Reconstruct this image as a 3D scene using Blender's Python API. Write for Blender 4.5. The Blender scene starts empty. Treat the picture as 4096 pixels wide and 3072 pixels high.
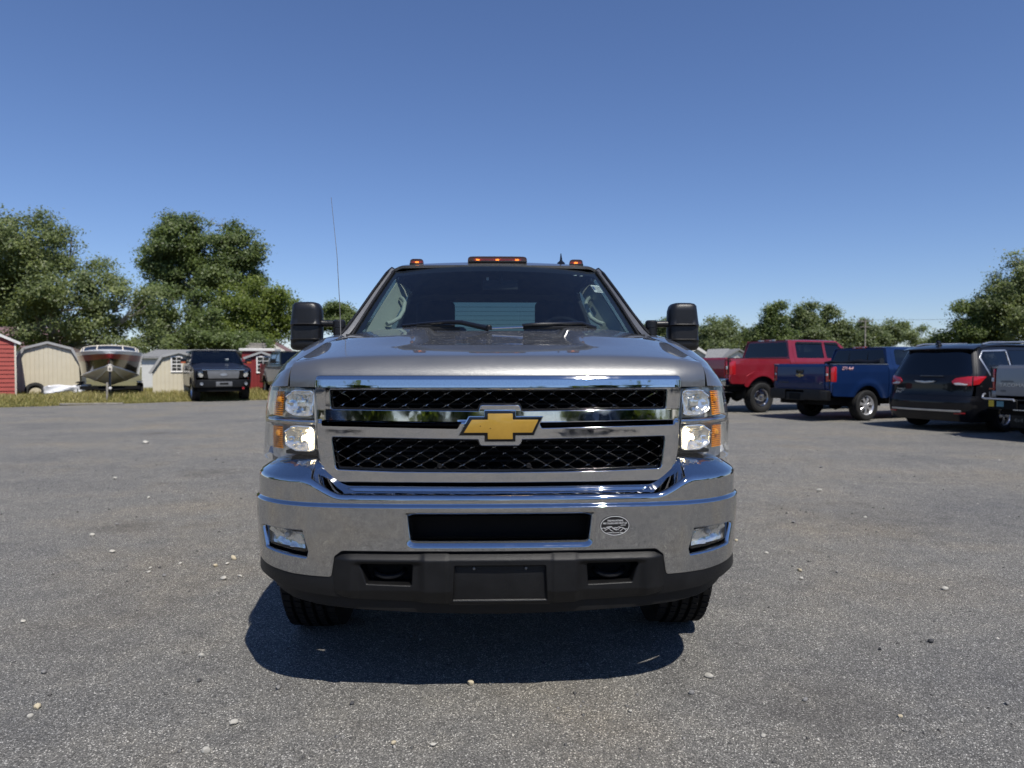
import bpy, bmesh, math, random
import numpy as np
from mathutils import Vector, Matrix

random.seed(7)
RNG = np.random.default_rng(7)
SC = bpy.context.scene
COL = SC.collection
R = math.radians

# ------------------------------------------------------------------ camera
cam = bpy.data.cameras.new('camera')
cam_o = bpy.data.objects.new('camera', cam)
COL.objects.link(cam_o)
cam_o.location = (0, 0, 1.31)
cam_o.rotation_euler = (R(90 - 1.475), 0, 0)
cam.sensor_width = 36.0
cam.lens = 24.965
cam.clip_start = 0.05
cam.clip_end = 3000
cam.dof.use_dof = True
cam.dof.focus_distance = 2.95
cam.dof.aperture_fstop = 3.6
SC.camera = cam_o

# ------------------------------------------------------------------ sky, sun, exposure
SUN = Vector((0.25, -0.50, 0.87)).normalized()
w = bpy.data.worlds.new('World')
SC.world = w
w.use_nodes = True
nt = w.node_tree
nt.nodes.clear()
sky = nt.nodes.new('ShaderNodeTexSky')
sky.sky_type = 'NISHITA'
sky.sun_disc = False
sky.sun_elevation = math.asin(SUN.z)
sky.sun_rotation = math.atan2(SUN.x, SUN.y)
sky.altitude = 0
sky.air_density = 1.0
sky.dust_density = 0.0
sky.ozone_density = 6.0
bg = nt.nodes.new('ShaderNodeBackground')
bg.inputs['Strength'].default_value = 0.10
out = nt.nodes.new('ShaderNodeOutputWorld')
tint = nt.nodes.new('ShaderNodeMix')
tint.data_type = 'RGBA'; tint.blend_type = 'MULTIPLY'
tint.inputs['Factor'].default_value = 1.0
tint.inputs[7].default_value = (.97, .97, 1.13, 1)
nt.links.new(sky.outputs[0], tint.inputs[6])
nt.links.new(tint.outputs[2], bg.inputs[0])
nt.links.new(bg.outputs[0], out.inputs[0])

sl = bpy.data.lights.new('sun', 'SUN')
sl.energy = 5.0
sl.angle = R(0.53)
sl.color = (1.0, 0.955, 0.88)
so = bpy.data.objects.new('sun', sl)
COL.objects.link(so)
so.rotation_euler = SUN.to_track_quat('Z', 'Y').to_euler()

SC.view_settings.view_transform = 'Standard'
SC.view_settings.look = 'None'
SC.view_settings.exposure = 0.0
SC.view_settings.gamma = 1.0
SC.view_settings.use_curve_mapping = False
SC.cycles.max_bounces = 10
SC.cycles.transparent_max_bounces = 16
SC.cycles.glossy_bounces = 5
SC.cycles.diffuse_bounces = 3
SC.cycles.transmission_bounces = 6
SC.cycles.sample_clamp_indirect = 6.0
SC.cycles.caustics_reflective = False
SC.cycles.caustics_refractive = False

# ------------------------------------------------------------------ object helpers
def tag(o, label=None, cat=None, group=None, kind=None):
    if label: o['label'] = label
    if cat: o['category'] = cat
    if group: o['group'] = group
    if kind: o['kind'] = kind
    return o

def thing(name, label, cat, loc=(0, 0, 0), rz=0.0, group=None):
    o = bpy.data.objects.new(name, None)
    COL.objects.link(o)
    o.location = loc
    o.rotation_euler = (0, 0, rz)
    o.empty_display_size = 0.1
    return tag(o, label, cat, group)

def link_mesh(name, me, mat=None, parent=None):
    o = bpy.data.objects.new(name, me)
    COL.objects.link(o)
    if mat is not None and len(me.materials) == 0:
        me.materials.append(mat)
    if parent is not None:
        o.parent = parent
    return o

def raw_mesh(name, V, F, smooth=True, sharp=None, normals=None):
    me = bpy.data.meshes.new(name)
    me.from_pydata([tuple(map(float, v)) for v in V], [], [tuple(f) for f in F])
    if smooth:
        me.polygons.foreach_set('use_smooth', [True] * len(me.polygons))
    me.update()
    if normals is not None:
        me.normals_split_custom_set_from_vertices([tuple(map(float, n)) for n in normals])
    elif sharp is not None:
        me.set_sharp_from_angle(angle=R(sharp))
    return me

def mo(name, V, F, mat, parent=None, smooth=True, sharp=40, normals=None):
    return link_mesh(name, raw_mesh(name, V, F, smooth, sharp, normals), mat, parent)

class MB:
    """collects simple shapes and links them as one mesh object"""
    def __init__(s):
        s.V = []; s.F = []
    def add(s, V, F):
        n = len(s.V)
        s.V += [tuple(v) for v in V]
        s.F += [tuple(i + n for i in f) for f in F]
        return s
    def box(s, x0, x1, y0, y1, z0, z1, M=None):
        V = [(x, y, z) for z in (z0, z1) for y in (y0, y1) for x in (x0, x1)]
        if M is not None: V = [tuple(M @ Vector(v)) for v in V]
        return s.add(V, [(0, 2, 3, 1), (4, 5, 7, 6), (0, 1, 5, 4), (2, 6, 7, 3), (1, 3, 7, 5), (0, 4, 6, 2)])
    def tube(s, P, r, n=8, caps=True):
        P = [Vector(p) for p in P]
        rs = r if isinstance(r, (list, tuple)) else [r] * len(P)
        V = []; F = []
        up = None
        for i, p in enumerate(P):
            t = (P[min(i + 1, len(P) - 1)] - P[max(i - 1, 0)])
            t = t.normalized() if t.length > 1e-9 else Vector((0, 0, 1))
            if up is None:
                up = Vector((0, 0, 1)) if abs(t.z) < .9 else Vector((1, 0, 0))
            a = t.cross(up).normalized(); b = a.cross(t).normalized(); up = b
            for k in range(n):
                th = 2 * math.pi * k / n
                V.append(p + a * math.cos(th) * rs[i] + b * math.sin(th) * rs[i])
        for i in range(len(P) - 1):
            for k in range(n):
                F.append((i * n + k, i * n + (k + 1) % n, (i + 1) * n + (k + 1) % n, (i + 1) * n + k))
        if caps:
            F.append(tuple(reversed(range(n)))); F.append(tuple(range((len(P) - 1) * n, len(P) * n)))
        return s.add(V, F)
    def lathe(s, prof, n=32, M=None, a0=0.0, a1=2 * math.pi):
        """prof: (r, h) pairs about local Z"""
        full = abs(a1 - a0 - 2 * math.pi) < 1e-6
        m = n if full else n + 1
        V = []; F = []
        for r, h in prof:
            for k in range(m):
                th = a0 + (a1 - a0) * k / n
                V.append(Vector((r * math.cos(th), r * math.sin(th), h)))
        if M is not None: V = [M @ v for v in V]
        for i in range(len(prof) - 1):
            for k in range(n):
                k2 = (k + 1) % m
                F.append((i * m + k, i * m + k2, (i + 1) * m + k2, (i + 1) * m + k))
        return s.add(V, F)
    def prism(s, poly, d0, d1, M=None, axis='Y'):
        """poly in the (x,z) plane (axis Y), (x,y) (axis Z) or (y,z) (axis X), between d0 and d1"""
        n = len(poly)
        def mk(p, d):
            v = {'Y': (p[0], d, p[1]), 'Z': (p[0], p[1], d), 'X': (d, p[0], p[1])}[axis]
            return tuple(M @ Vector(v)) if M is not None else v
        V = [mk(p, d0) for p in poly] + [mk(p, d1) for p in poly]
        F = [tuple(range(n)), tuple(reversed(range(n, 2 * n)))]
        F += [(i, i + n, (i + 1) % n + n, (i + 1) % n) for i in range(n)]
        return s.add(V, F)
    def build(s, name, mat, parent=None, bevel=0.0, seg=2, sharp=35, smooth=True):
        bm = bmesh.new()
        vs = [bm.verts.new(v) for v in s.V]
        for f in s.F:
            try: bm.faces.new([vs[i] for i in f])
            except ValueError: pass
        bmesh.ops.remove_doubles(bm, verts=bm.verts, dist=1e-6)
        bmesh.ops.recalc_face_normals(bm, faces=bm.faces)
        if bevel > 0:
            ed = [e for e in bm.edges if len(e.link_faces) == 2 and e.calc_face_angle(0) > R(30)]
            bmesh.ops.bevel(bm, geom=ed, offset=bevel, segments=seg, affect='EDGES', profile=.6, clamp_overlap=True)
        me = bpy.data.meshes.new(name)
        bm.to_mesh(me); bm.free()
        if smooth:
            me.polygons.foreach_set('use_smooth', [True] * len(me.polygons))
            me.set_sharp_from_angle(angle=R(sharp))
        return link_mesh(name, me, mat, parent)

def grid(name, P, mat, parent=None, flip=False, sharp=50, thick=None):
    """P: (nu, nv, 3) array of points -> a smooth sheet; thick gives it a back side along its normals"""
    P = np.asarray(P, float); nu, nv = P.shape[:2]
    idx = np.arange(nu * nv).reshape(nu, nv)
    q = np.stack([idx[:-1, :-1], idx[1:, :-1], idx[1:, 1:], idx[:-1, 1:]], -1).reshape(-1, 4)
    if flip: q = q[:, ::-1]
    V = P.reshape(-1, 3)
    if thick:
        du = np.gradient(P, axis=0); dv = np.gradient(P, axis=1)
        n = np.cross(du, dv); n /= np.linalg.norm(n, axis=-1, keepdims=True) + 1e-12
        if flip: n = -n
        B = (P - n * thick).reshape(-1, 3)
        N = nu * nv
        edge = list(idx[0, :]) + list(idx[1:, -1]) + list(idx[-1, -2::-1]) + list(idx[-2:0:-1, 0])
        sk = [(edge[i], edge[(i + 1) % len(edge)], edge[(i + 1) % len(edge)] + N, edge[i] + N) for i in range(len(edge))]
        if flip: sk = [f[::-1] for f in sk]
        F = [tuple(f) for f in q] + [tuple(f[::-1] + N) for f in q] + [tuple(reversed(f)) for f in sk]
        V = np.concatenate([V, B])
    else:
        F = [tuple(f) for f in q]
    return mo(name, V, F, mat, parent, True, sharp)

def rpoly(pts, r, n=5):
    """polygon with rounded corners; r a number or one per point"""
    out_ = []
    N = len(pts)
    rs = r if isinstance(r, (list, tuple)) else [r] * N
    for i in range(N):
        p = Vector(pts[i]); a = Vector(pts[i - 1]) - p; b = Vector(pts[(i + 1) % N]) - p
        la, lb = a.length, b.length
        if rs[i] <= 0: out_.append(tuple(p)); continue
        a.normalize(); b.normalize()
        ang = a.angle(b)
        d = min(rs[i] / max(math.tan(ang / 2), 1e-3), la * .48, lb * .48)
        p0 = p + a * d; p1 = p + b * d
        for k in range(n + 1):
            t = k / n
            out_.append(tuple(p0 * (1 - t) ** 2 + p * 2 * t * (1 - t) + p1 * t * t))
    return out_

def ellipse(cx, cy, rx, ry, n=32):
    return [(cx + rx * math.cos(2 * math.pi * k / n), cy + ry * math.sin(2 * math.pi * k / n)) for k in range(n)]

def sdf(P, poly):
    """signed distance (negative inside) of points P (N,2)"""
    A = np.asarray(poly, float); Bq = np.roll(A, -1, 0)
    d2 = np.full(len(P), 1e18); ins = np.zeros(len(P), bool)
    for a, b in zip(A, Bq):
        e = b - a; w_ = P - a
        t = np.clip((w_ @ e) / (e @ e + 1e-18), 0, 1)
        q = w_ - t[:, None] * e
        d2 = np.minimum(d2, (q * q).sum(1))
        c = ((a[1] > P[:, 1]) != (b[1] > P[:, 1]))
        with np.errstate(divide='ignore', invalid='ignore'):
            xx = (b[0] - a[0]) * (P[:, 1] - a[1]) / (b[1] - a[1] + 1e-30) + a[0]
        ins ^= c & (P[:, 0] < xx)
    d = np.sqrt(d2)
    return np.where(ins, -d, d)

def surf_normal(S, a, b, e=2e-4):
    du = S(a + e, b) - S(a - e, b); dv = S(a, b + e) - S(a, b - e)
    n = np.cross(du, dv)
    return n / (np.linalg.norm(n, axis=-1, keepdims=True) + 1e-15)

LIP = [(-.003, .0012), (-.0005, .0003), (.0015, .001), (.003, .003), (.004, .007), (.004, .03)]

def panel(name, S, outer, holes=(), res=.01, mat=None, parent=None, facing=(0, -1, 0), lips=None, res2=None, sides=None, hole_lips=None):
    """sheet S(a,b) trimmed to a polygon with holes; every edge listed in lips rolls over and gets depth"""
    O = np.asarray(outer, float)
    res = min(res, float((O.max(0) - O.min(0)).min()) / 3)
    lo = O.min(0) - res * 1.5; hi = O.max(0) + res * 1.5
    r2 = res2 or res
    na = int(math.ceil((hi[0] - lo[0]) / res)) + 1; nb = int(math.ceil((hi[1] - lo[1]) / r2)) + 1
    ga = np.linspace(lo[0], hi[0], na); gb = np.linspace(lo[1], hi[1], nb)
    A, B_ = np.meshgrid(ga, gb, indexing='ij')
    P = np.stack([A.ravel(), B_.ravel()], 1)
    D = sdf(P, outer)
    for h in holes: D = np.maximum(D, -sdf(P, h))
    D = np.where(np.abs(D) < 1e-7, 1e-7, D)
    Dg = D.reshape(na, nb)
    pts = []; key = {}
    def corner(i, j):
        k = (i, j)
        if k not in key: key[k] = len(pts); pts.append((ga[i], gb[j]))
        return key[k]
    def cut(i, j, i2, j2):
        k = (i, j, i2, j2) if (i, j) < (i2, j2) else (i2, j2, i, j)
        if k not in key:
            d0, d1 = Dg[i, j], Dg[i2, j2]; t = d0 / (d0 - d1)
            key[k] = len(pts)
            pts.append((ga[i] + (ga[i2] - ga[i]) * t, gb[j] + (gb[j2] - gb[j]) * t))
        return key[k]
    F = []
    neg = Dg < 0
    cnt = neg[:-1, :-1].astype(int) + neg[1:, :-1] + neg[1:, 1:] + neg[:-1, 1:]
    for i, j in zip(*np.nonzero(cnt)):
        cs = [(i, j), (i + 1, j), (i + 1, j + 1), (i, j + 1)]
        if cnt[i, j] == 4:
            F.append([corner(*c) for c in cs]); continue
        f = []
        for k in range(4):
            c, d = cs[k], cs[(k + 1) % 4]
            if neg[c]: f.append(corner(*c))
            if neg[c] != neg[d]: f.append(cut(*c, *d))
        if len(f) >= 3: F.append(f)
    Q = np.array(pts)
    V = S(Q[:, 0], Q[:, 1]); N = surf_normal(S, Q[:, 0], Q[:, 1])
    sg = 1.0 if (N @ np.array(facing)).mean() >= 0 else -1.0
    N = N * sg
    if sg < 0: F = [f[::-1] for f in F]
    Vs = [V]; Ns = [N]; base = len(V)
    loops = []
    if lips is not None:
        loops = [(outer, True)] + [(h, False) for h in holes]
        if sides == 'holes': loops = loops[1:]
        if sides == 'outer': loops = loops[:1]
    for li, (lp, is_outer) in enumerate(loops):
        use = (hole_lips or {}).get(li - 1, lips) if not is_outer else lips
        L = np.asarray(lp, float)
        # densify
        seg = np.linalg.norm(np.roll(L, -1, 0) - L, axis=1)
        dense = []
        for p, q, s_ in zip(L, np.roll(L, -1, 0), seg):
            m = max(1, int(s_ / (res * 1.6)))
            for k in range(m): dense.append(p + (q - p) * k / m)
        L = np.array(dense)
        area = 0.5 * np.sum(L[:, 0] * np.roll(L[:, 1], -1) - np.roll(L[:, 0], -1) * L[:, 1])
        t = np.roll(L, -1, 0) - np.roll(L, 1, 0)
        t /= np.linalg.norm(t, axis=1, keepdims=True) + 1e-12
        n2 = np.stack([t[:, 1], -t[:, 0]], 1)          # outward for CCW
        if area < 0: n2 = -n2
        if not is_outer: n2 = -n2                       # into the hole
        rings = []
        nb_ = surf_normal(S, L[:, 0], L[:, 1]) * sg
        for off, dep in use:
            q = L + n2 * off
            rings.append(S(q[:, 0], q[:, 1]) - nb_ * dep)
        m = len(L); Rg = np.array(rings)                # (k,m,3)
        ok = np.ones(m, bool)                            # lips only where the edge really bounds the sheet
        if is_outer:
            for h in holes: ok &= sdf(L, h) > -1e-4
        else:
            ok &= sdf(L, outer) < 1e-4
        k = len(rings)
        du = np.roll(Rg, -1, 1) - np.roll(Rg, 1, 1)
        dv = np.gradient(Rg, axis=0)
        nn = np.cross(du, dv); nn /= np.linalg.norm(nn, axis=-1, keepdims=True) + 1e-15
        out3 = S(L[:, 0] + n2[:, 0] * .001, L[:, 1] + n2[:, 1] * .001) - S(L[:, 0], L[:, 1])
        s3 = np.sign((nn[-1] * out3).sum(-1).mean())
        # the lip's outer side faces along out3
        nn = nn * (s3 if s3 != 0 else 1)
        nn[0] = nb_; nn[1] = nb_
        Vs.append(Rg.reshape(-1, 3)); Ns.append(nn.reshape(-1, 3))
        e1 = Rg[0, 1] - Rg[0, 0]; e2 = Rg[2, 0] - Rg[1, 0]
        test = np.dot(np.cross(Rg[-1, 1] - Rg[-1, 0], Rg[-1, 0] - Rg[-2, 0]), nn[-1, 0])
        for a in range(k - 1):
            for b in range(m):
                b2 = (b + 1) % m
                if not (ok[b] and ok[b2]): continue
                f = [base + a * m + b, base + a * m + b2, base + (a + 1) * m + b2, base + (a + 1) * m + b]
                F.append(f if test > 0 else f[::-1])
        base += k * m
    V = np.concatenate(Vs); N = np.concatenate(Ns)
    return mo(name, V, F, mat, parent, True, None, N)

def plan_curve(tab, n=1200, sm=18):
    """half plan curve (x, y) table -> functions of signed arc length a"""
    T = np.array(tab, float)
    ch = np.concatenate([[0], np.cumsum(np.linalg.norm(np.diff(T, axis=0), axis=1))])
    s = np.linspace(0, ch[-1], n)
    X = np.interp(s, ch, T[:, 0]); Y = np.interp(s, ch, T[:, 1])
    k = np.exp(-0.5 * (np.arange(-3 * sm, 3 * sm + 1) / sm) ** 2); k /= k.sum()
    def smooth(v, odd):
        L = 3 * sm
        pre = (2 * v[0] - v[1:L + 1][::-1]) if odd else v[1:L + 1][::-1]
        post = 2 * v[-1] - v[-L - 1:-1][::-1]
        return np.convolve(np.concatenate([pre, v, post]), k, 'valid')
    odd_y = T[0, 0] > 1e-6
    X = smooth(X, True); Y = smooth(Y, odd_y)
    s = np.concatenate([[0], np.cumsum(np.hypot(np.diff(X), np.diff(Y)))])
    def f(a):
        a = np.asarray(a, float); q = np.abs(a); e = np.maximum(q - s[-1], 0)
        x = np.interp(q, s, X) ; y = np.interp(q, s, Y)
        dx, dy = X[-1] - X[-2], Y[-1] - Y[-2]; l = math.hypot(dx, dy)
        return np.where(a < 0, -1, 1) * (x + e * dx / l), y + e * dy / l
    def a_of_x(x):
        k = int(np.argmax(X)) + 1
        return math.copysign(float(np.interp(abs(x), X[:k], s[:k])), x)
    return f, a_of_x, s[-1]

def sstep(a, b, x):
    t = np.clip((x - a) / (b - a), 0, 1)
    return t * t * (3 - 2 * t)

def text_mesh(name, s, size, mat, parent, M, align='CENTER', extrude=0.0008, sx=1.0, shear=0.0, spacing=1.0):
    """lettering from the built-in font as a flat raised mesh; M places its x/y plane"""
    cu = bpy.data.curves.new(name, 'FONT')
    cu.body = s; cu.size = size; cu.align_x = align; cu.align_y = 'CENTER'
    cu.extrude = extrude; cu.resolution_u = 2; cu.shear = shear; cu.space_character = spacing
    o = bpy.data.objects.new(name + '_tmp', cu)
    COL.objects.link(o)
    dg = bpy.context.evaluated_depsgraph_get()
    me = bpy.data.meshes.new_from_object(o.evaluated_get(dg))
    bpy.data.objects.remove(o)
    me.name = name
    me.transform(M @ Matrix.Diagonal((sx, 1, 1, 1)))
    me.materials.clear()
    return link_mesh(name, me, mat, parent)
# ------------------------------------------------------------------ materials
def new_mat(name):
    m = bpy.data.materials.new(name); m.use_nodes = True
    t = m.node_tree; t.nodes.clear()
    o = t.nodes.new('ShaderNodeOutputMaterial')
    return m, t, o

def N(t, typ, **kw):
    n = t.nodes.new(typ)
    for k, v in kw.items():
        if k in n.inputs: n.inputs[k].default_value = v
        else: setattr(n, k, v)
    return n

def rgb(c): return (c[0], c[1], c[2], 1.0)

def ramp(t, src, stops):
    r = t.nodes.new('ShaderNodeValToRGB')
    e = r.color_ramp.elements
    while len(e) < len(stops): e.new(0.5)
    for el, (p, c) in zip(e, stops):
        el.position = p; el.color = rgb(c) if not isinstance(c, (int, float)) else (c, c, c, 1)
    t.links.new(src, r.inputs[0])
    return r

def noise(t, scale, detail=3, rough=.55, obj=True, vec=None, dim=None):
    n = t.nodes.new('ShaderNodeTexNoise')
    n.inputs['Scale'].default_value = scale; n.inputs['Detail'].default_value = detail
    n.inputs['Roughness'].default_value = rough
    if vec is None:
        tc = t.nodes.new('ShaderNodeTexCoord'); vec = tc.outputs['Object']
    t.links.new(vec, n.inputs['Vector'])
    return n

def pbr(name, col, rough=.5, metal=0.0, coat=0.0, spec=.5, var=0.12, vscale=6.0, bump=0.0, bscale=120.0, coat_rough=.04, rvar=.0):
    """base material: colour with slight uneven tone, roughness variation and fine relief"""
    m, t, o = new_mat(name)
    b = N(t, 'ShaderNodeBsdfPrincipled')
    b.inputs['Metallic'].default_value = metal
    b.inputs['Roughness'].default_value = rough
    b.inputs['Specular IOR Level'].default_value = spec
    b.inputs['Coat Weight'].default_value = coat
    b.inputs['Coat Roughness'].default_value = coat_rough
    n = noise(t, vscale, 5, .6)
    lo = [max(0, c * (1 - var)) for c in col]; hi = [min(1, c * (1 + var)) for c in col]
    r = ramp(t, n.outputs['Fac'], [(.3, lo), (.7, hi)])
    t.links.new(r.outputs[0], b.inputs['Base Color'])
    if rvar:
        rr = ramp(t, n.outputs['Fac'], [(.3, max(0, rough - rvar)), (.7, min(1, rough + rvar))])
        t.links.new(rr.outputs[0], b.inputs['Roughness'])
    if bump:
        nb = noise(t, bscale, 3, .6)
        bp = N(t, 'ShaderNodeBump'); bp.inputs['Strength'].default_value = bump; bp.inputs['Distance'].default_value = .002
        t.links.new(nb.outputs['Fac'], bp.inputs['Height']); t.links.new(bp.outputs[0], b.inputs['Normal'])
    t.links.new(b.outputs[0], o.inputs[0])
    return m

def paint(name, col, metal=.6, rough=.36, dust=.06, flake=.10, coat=1.0, spec=.5, flecks=False):
    """metallic car paint: flakes under clear coat, a little road dust"""
    m, t, o = new_mat(name)
    b = N(t, 'ShaderNodeBsdfPrincipled')
    b.inputs['Metallic'].default_value = metal
    b.inputs['Coat Weight'].default_value = coat
    b.inputs['Coat Roughness'].default_value = .02
    b.inputs['Specular IOR Level'].default_value = spec
    tc = N(t, 'ShaderNodeTexCoord')
    vo = N(t, 'ShaderNodeTexVoronoi'); vo.inputs['Scale'].default_value = 900
    t.links.new(tc.outputs['Object'], vo.inputs['Vector'])
    mixn = N(t, 'ShaderNodeVectorMath', operation='SUBTRACT'); mixn.inputs[1].default_value = (.5, .5, .5)
    t.links.new(vo.outputs['Color'], mixn.inputs[0])
    sc = N(t, 'ShaderNodeVectorMath', operation='SCALE'); sc.inputs['Scale'].default_value = flake
    t.links.new(mixn.outputs[0], sc.inputs[0])
    ge = N(t, 'ShaderNodeNewGeometry')
    ad = N(t, 'ShaderNodeVectorMath', operation='ADD'); t.links.new(ge.outputs['Normal'], ad.inputs[0]); t.links.new(sc.outputs[0], ad.inputs[1])
    no = N(t, 'ShaderNodeVectorMath', operation='NORMALIZE'); t.links.new(ad.outputs[0], no.inputs[0])
    t.links.new(no.outputs[0], b.inputs['Normal'])
    t.links.new(ge.outputs['Normal'], b.inputs['Coat Normal'])
    n = noise(t, 3.0, 6, .65)
    r = ramp(t, n.outputs['Fac'], [(.35, [c * .96 for c in col]), (.75, [c * (1 - dust) + .25 * dust for c in col])])
    t.links.new(r.outputs[0], b.inputs['Base Color'])
    rr = ramp(t, n.outputs['Fac'], [(.3, rough), (.8, rough + .08)])
    t.links.new(rr.outputs[0], b.inputs['Roughness'])
    if flecks:      # dried water spots and dust settled on the flat rear of the hood
        sp = N(t, 'ShaderNodeSeparateXYZ'); t.links.new(ge.outputs['Normal'], sp.inputs[0])
        flat = ramp(t, sp.outputs['Z'], [(.983, 0), (.9925, 1)])
        mp = N(t, 'ShaderNodeMapping'); mp.inputs['Scale'].default_value = (60, 26, 60); t.links.new(tc.outputs['Object'], mp.inputs[0])
        fn = noise(t, 1.6, 3, .6, vec=mp.outputs[0])
        th = ramp(t, fn.outputs['Fac'], [(.61, 0), (.70, .6)])
        mu = N(t, 'ShaderNodeMath', operation='MULTIPLY'); t.links.new(flat.outputs[0], mu.inputs[0]); t.links.new(th.outputs[0], mu.inputs[1])
        df = N(t, 'ShaderNodeBsdfDiffuse'); df.inputs[0].default_value = (.34, .33, .31, 1)
        mx = N(t, 'ShaderNodeMixShader'); t.links.new(mu.outputs[0], mx.inputs[0]); t.links.new(b.outputs[0], mx.inputs[1]); t.links.new(df.outputs[0], mx.inputs[2])
        t.links.new(mx.outputs[0], o.inputs[0])
    else:
        t.links.new(b.outputs[0], o.inputs[0])
    return m

def chrome(name, col=(.62, .63, .65), rough=.035, wave=.02, wscale=9.0, specks=True):
    m, t, o = new_mat(name)
    b = N(t, 'ShaderNodeBsdfPrincipled'); b.inputs['Metallic'].default_value = 1.0
    n = noise(t, wscale, 2, .5)
    bp = N(t, 'ShaderNodeBump'); bp.inputs['Strength'].default_value = wave; bp.inputs['Distance'].default_value = .02
    t.links.new(n.outputs['Fac'], bp.inputs['Height']); t.links.new(bp.outputs[0], b.inputs['Normal'])
    n2 = noise(t, 140, 3, .6)
    c = ramp(t, n2.outputs['Fac'], [(.25, [k * .9 for k in col]), (.6, col)])
    t.links.new(c.outputs[0], b.inputs['Base Color'])
    n3 = noise(t, 14, 5, .7)
    rr = ramp(t, n3.outputs['Fac'], [(.45, rough), (.8, rough + .07)])
    t.links.new(rr.outputs[0], b.inputs['Roughness'])
    t.links.new(b.outputs[0], o.inputs[0])
    return m

def glass(name, tint=(.8, .85, .83), refl=1.0, rough=.0, dust=0.0):
    """thin sheet glass: tinted see-through plus Fresnel reflection and a film of dust"""
    m, t, o = new_mat(name)
    tr = N(t, 'ShaderNodeBsdfTransparent'); tr.inputs[0].default_value = rgb(tint)
    gl = N(t, 'ShaderNodeBsdfGlossy'); gl.inputs['Roughness'].default_value = rough
    gl.inputs[0].default_value = (refl, refl, refl, 1)
    # Schlick reflectance of a thin sheet, the same from both of its sides
    lw = N(t, 'ShaderNodeLayerWeight'); lw.inputs['Blend'].default_value = .5
    pw = N(t, 'ShaderNodeMath', operation='POWER'); pw.inputs[1].default_value = 4.6; t.links.new(lw.outputs['Facing'], pw.inputs[0])
    mx = N(t, 'ShaderNodeMixShader')
    mu = N(t, 'ShaderNodeMath', operation='MULTIPLY_ADD', use_clamp=True); mu.inputs[1].default_value = .90; mu.inputs[2].default_value = .075
    t.links.new(pw.outputs[0], mu.inputs[0])
    t.links.new(mu.outputs[0], mx.inputs[0]); t.links.new(tr.outputs[0], mx.inputs[1]); t.links.new(gl.outputs[0], mx.inputs[2])
    last = mx
    if dust:
        df = N(t, 'ShaderNodeBsdfDiffuse'); df.inputs[0].default_value = (.5, .5, .48, 1)
        n = noise(t, 22, 6, .7)
        r = ramp(t, n.outputs['Fac'], [(.35, dust * .3), (.8, dust * 1.8)])
        m2 = N(t, 'ShaderNodeMixShader'); t.links.new(r.outputs[0], m2.inputs[0])
        t.links.new(mx.outputs[0], m2.inputs[1]); t.links.new(df.outputs[0], m2.inputs[2]); last = m2
    t.links.new(last.outputs[0], o.inputs[0])
    return m

def clear_plastic(name, tint, ribs=0.0):
    m = glass(name, tint)
    if ribs:
        t = m.node_tree
        gl = [n for n in t.nodes if n.type == 'BSDF_GLOSSY'][0]
        tc = N(t, 'ShaderNodeTexCoord'); wv = N(t, 'ShaderNodeTexWave', bands_direction='Z')
        wv.inputs['Scale'].default_value = ribs; t.links.new(tc.outputs['Object'], wv.inputs['Vector'])
        bp = N(t, 'ShaderNodeBump'); bp.inputs['Strength'].default_value = .8; bp.inputs['Distance'].default_value = .004
        t.links.new(wv.outputs['Fac'], bp.inputs['Height']); t.links.new(bp.outputs[0], gl.inputs['Normal'])
    return m

def emit(name, col, strength, mix_col=None):
    m, t, o = new_mat(name)
    b = N(t, 'ShaderNodeBsdfPrincipled'); b.inputs['Base Color'].default_value = rgb(mix_col or col)
    b.inputs['Emission Color'].default_value = rgb(col); b.inputs['Emission Strength'].default_value = strength
    b.inputs['Roughness'].default_value = .25
    t.links.new(b.outputs[0], o.inputs[0])
    return m

def leaf_mat(name, col, var=.35, transl=.35):
    m, t, o = new_mat(name)
    n = noise(t, .9, 4, .65)
    n2 = noise(t, 7.0, 2, .6)
    at = N(t, 'ShaderNodeAttribute', attribute_name='tone')
    c1 = [k * (1 - var) for k in col]; c2 = [col[0] * (1 + var * 1.15), col[1] * (1 + var), col[2] * (1 + var * .4)]
    r = ramp(t, at.outputs['Fac'], [(.0, c1), (.55, col), (1, c2)])
    r2 = ramp(t, n.outputs['Fac'], [(.3, (.75, .8, .8)), (.7, (1.15, 1.1, .95))])
    mx = N(t, 'ShaderNodeMix', data_type='RGBA', blend_type='MULTIPLY'); mx.inputs['Factor'].default_value = 1
    t.links.new(r.outputs[0], mx.inputs[6]); t.links.new(r2.outputs[0], mx.inputs[7])
    b = N(t, 'ShaderNodeBsdfPrincipled'); b.inputs['Roughness'].default_value = .48; b.inputs['Specular IOR Level'].default_value = .45
    t.links.new(mx.outputs[2], b.inputs['Base Color'])
    tl = N(t, 'ShaderNodeBsdfTranslucent')
    br = N(t, 'ShaderNodeMix', data_type='RGBA', blend_type='MULTIPLY'); br.inputs['Factor'].default_value = 1
    br.inputs[7].default_value = (1.5, 1.5, .6, 1)
    t.links.new(mx.outputs[2], br.inputs[6]); t.links.new(br.outputs[2], tl.inputs[0])
    ms = N(t, 'ShaderNodeMixShader'); ms.inputs[0].default_value = transl
    t.links.new(b.outputs[0], ms.inputs[1]); t.links.new(tl.outputs[0], ms.inputs[2])
    t.links.new(ms.outputs[0], o.inputs[0])
    return m

def siding(name, col, scale, axis='X', depth=.01, rough=.6, line=.5):
    """painted board siding: tone differs a little, dirt towards joints"""
    return pbr(name, col, rough, var=.07, vscale=3, bump=.15, bscale=60)

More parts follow.
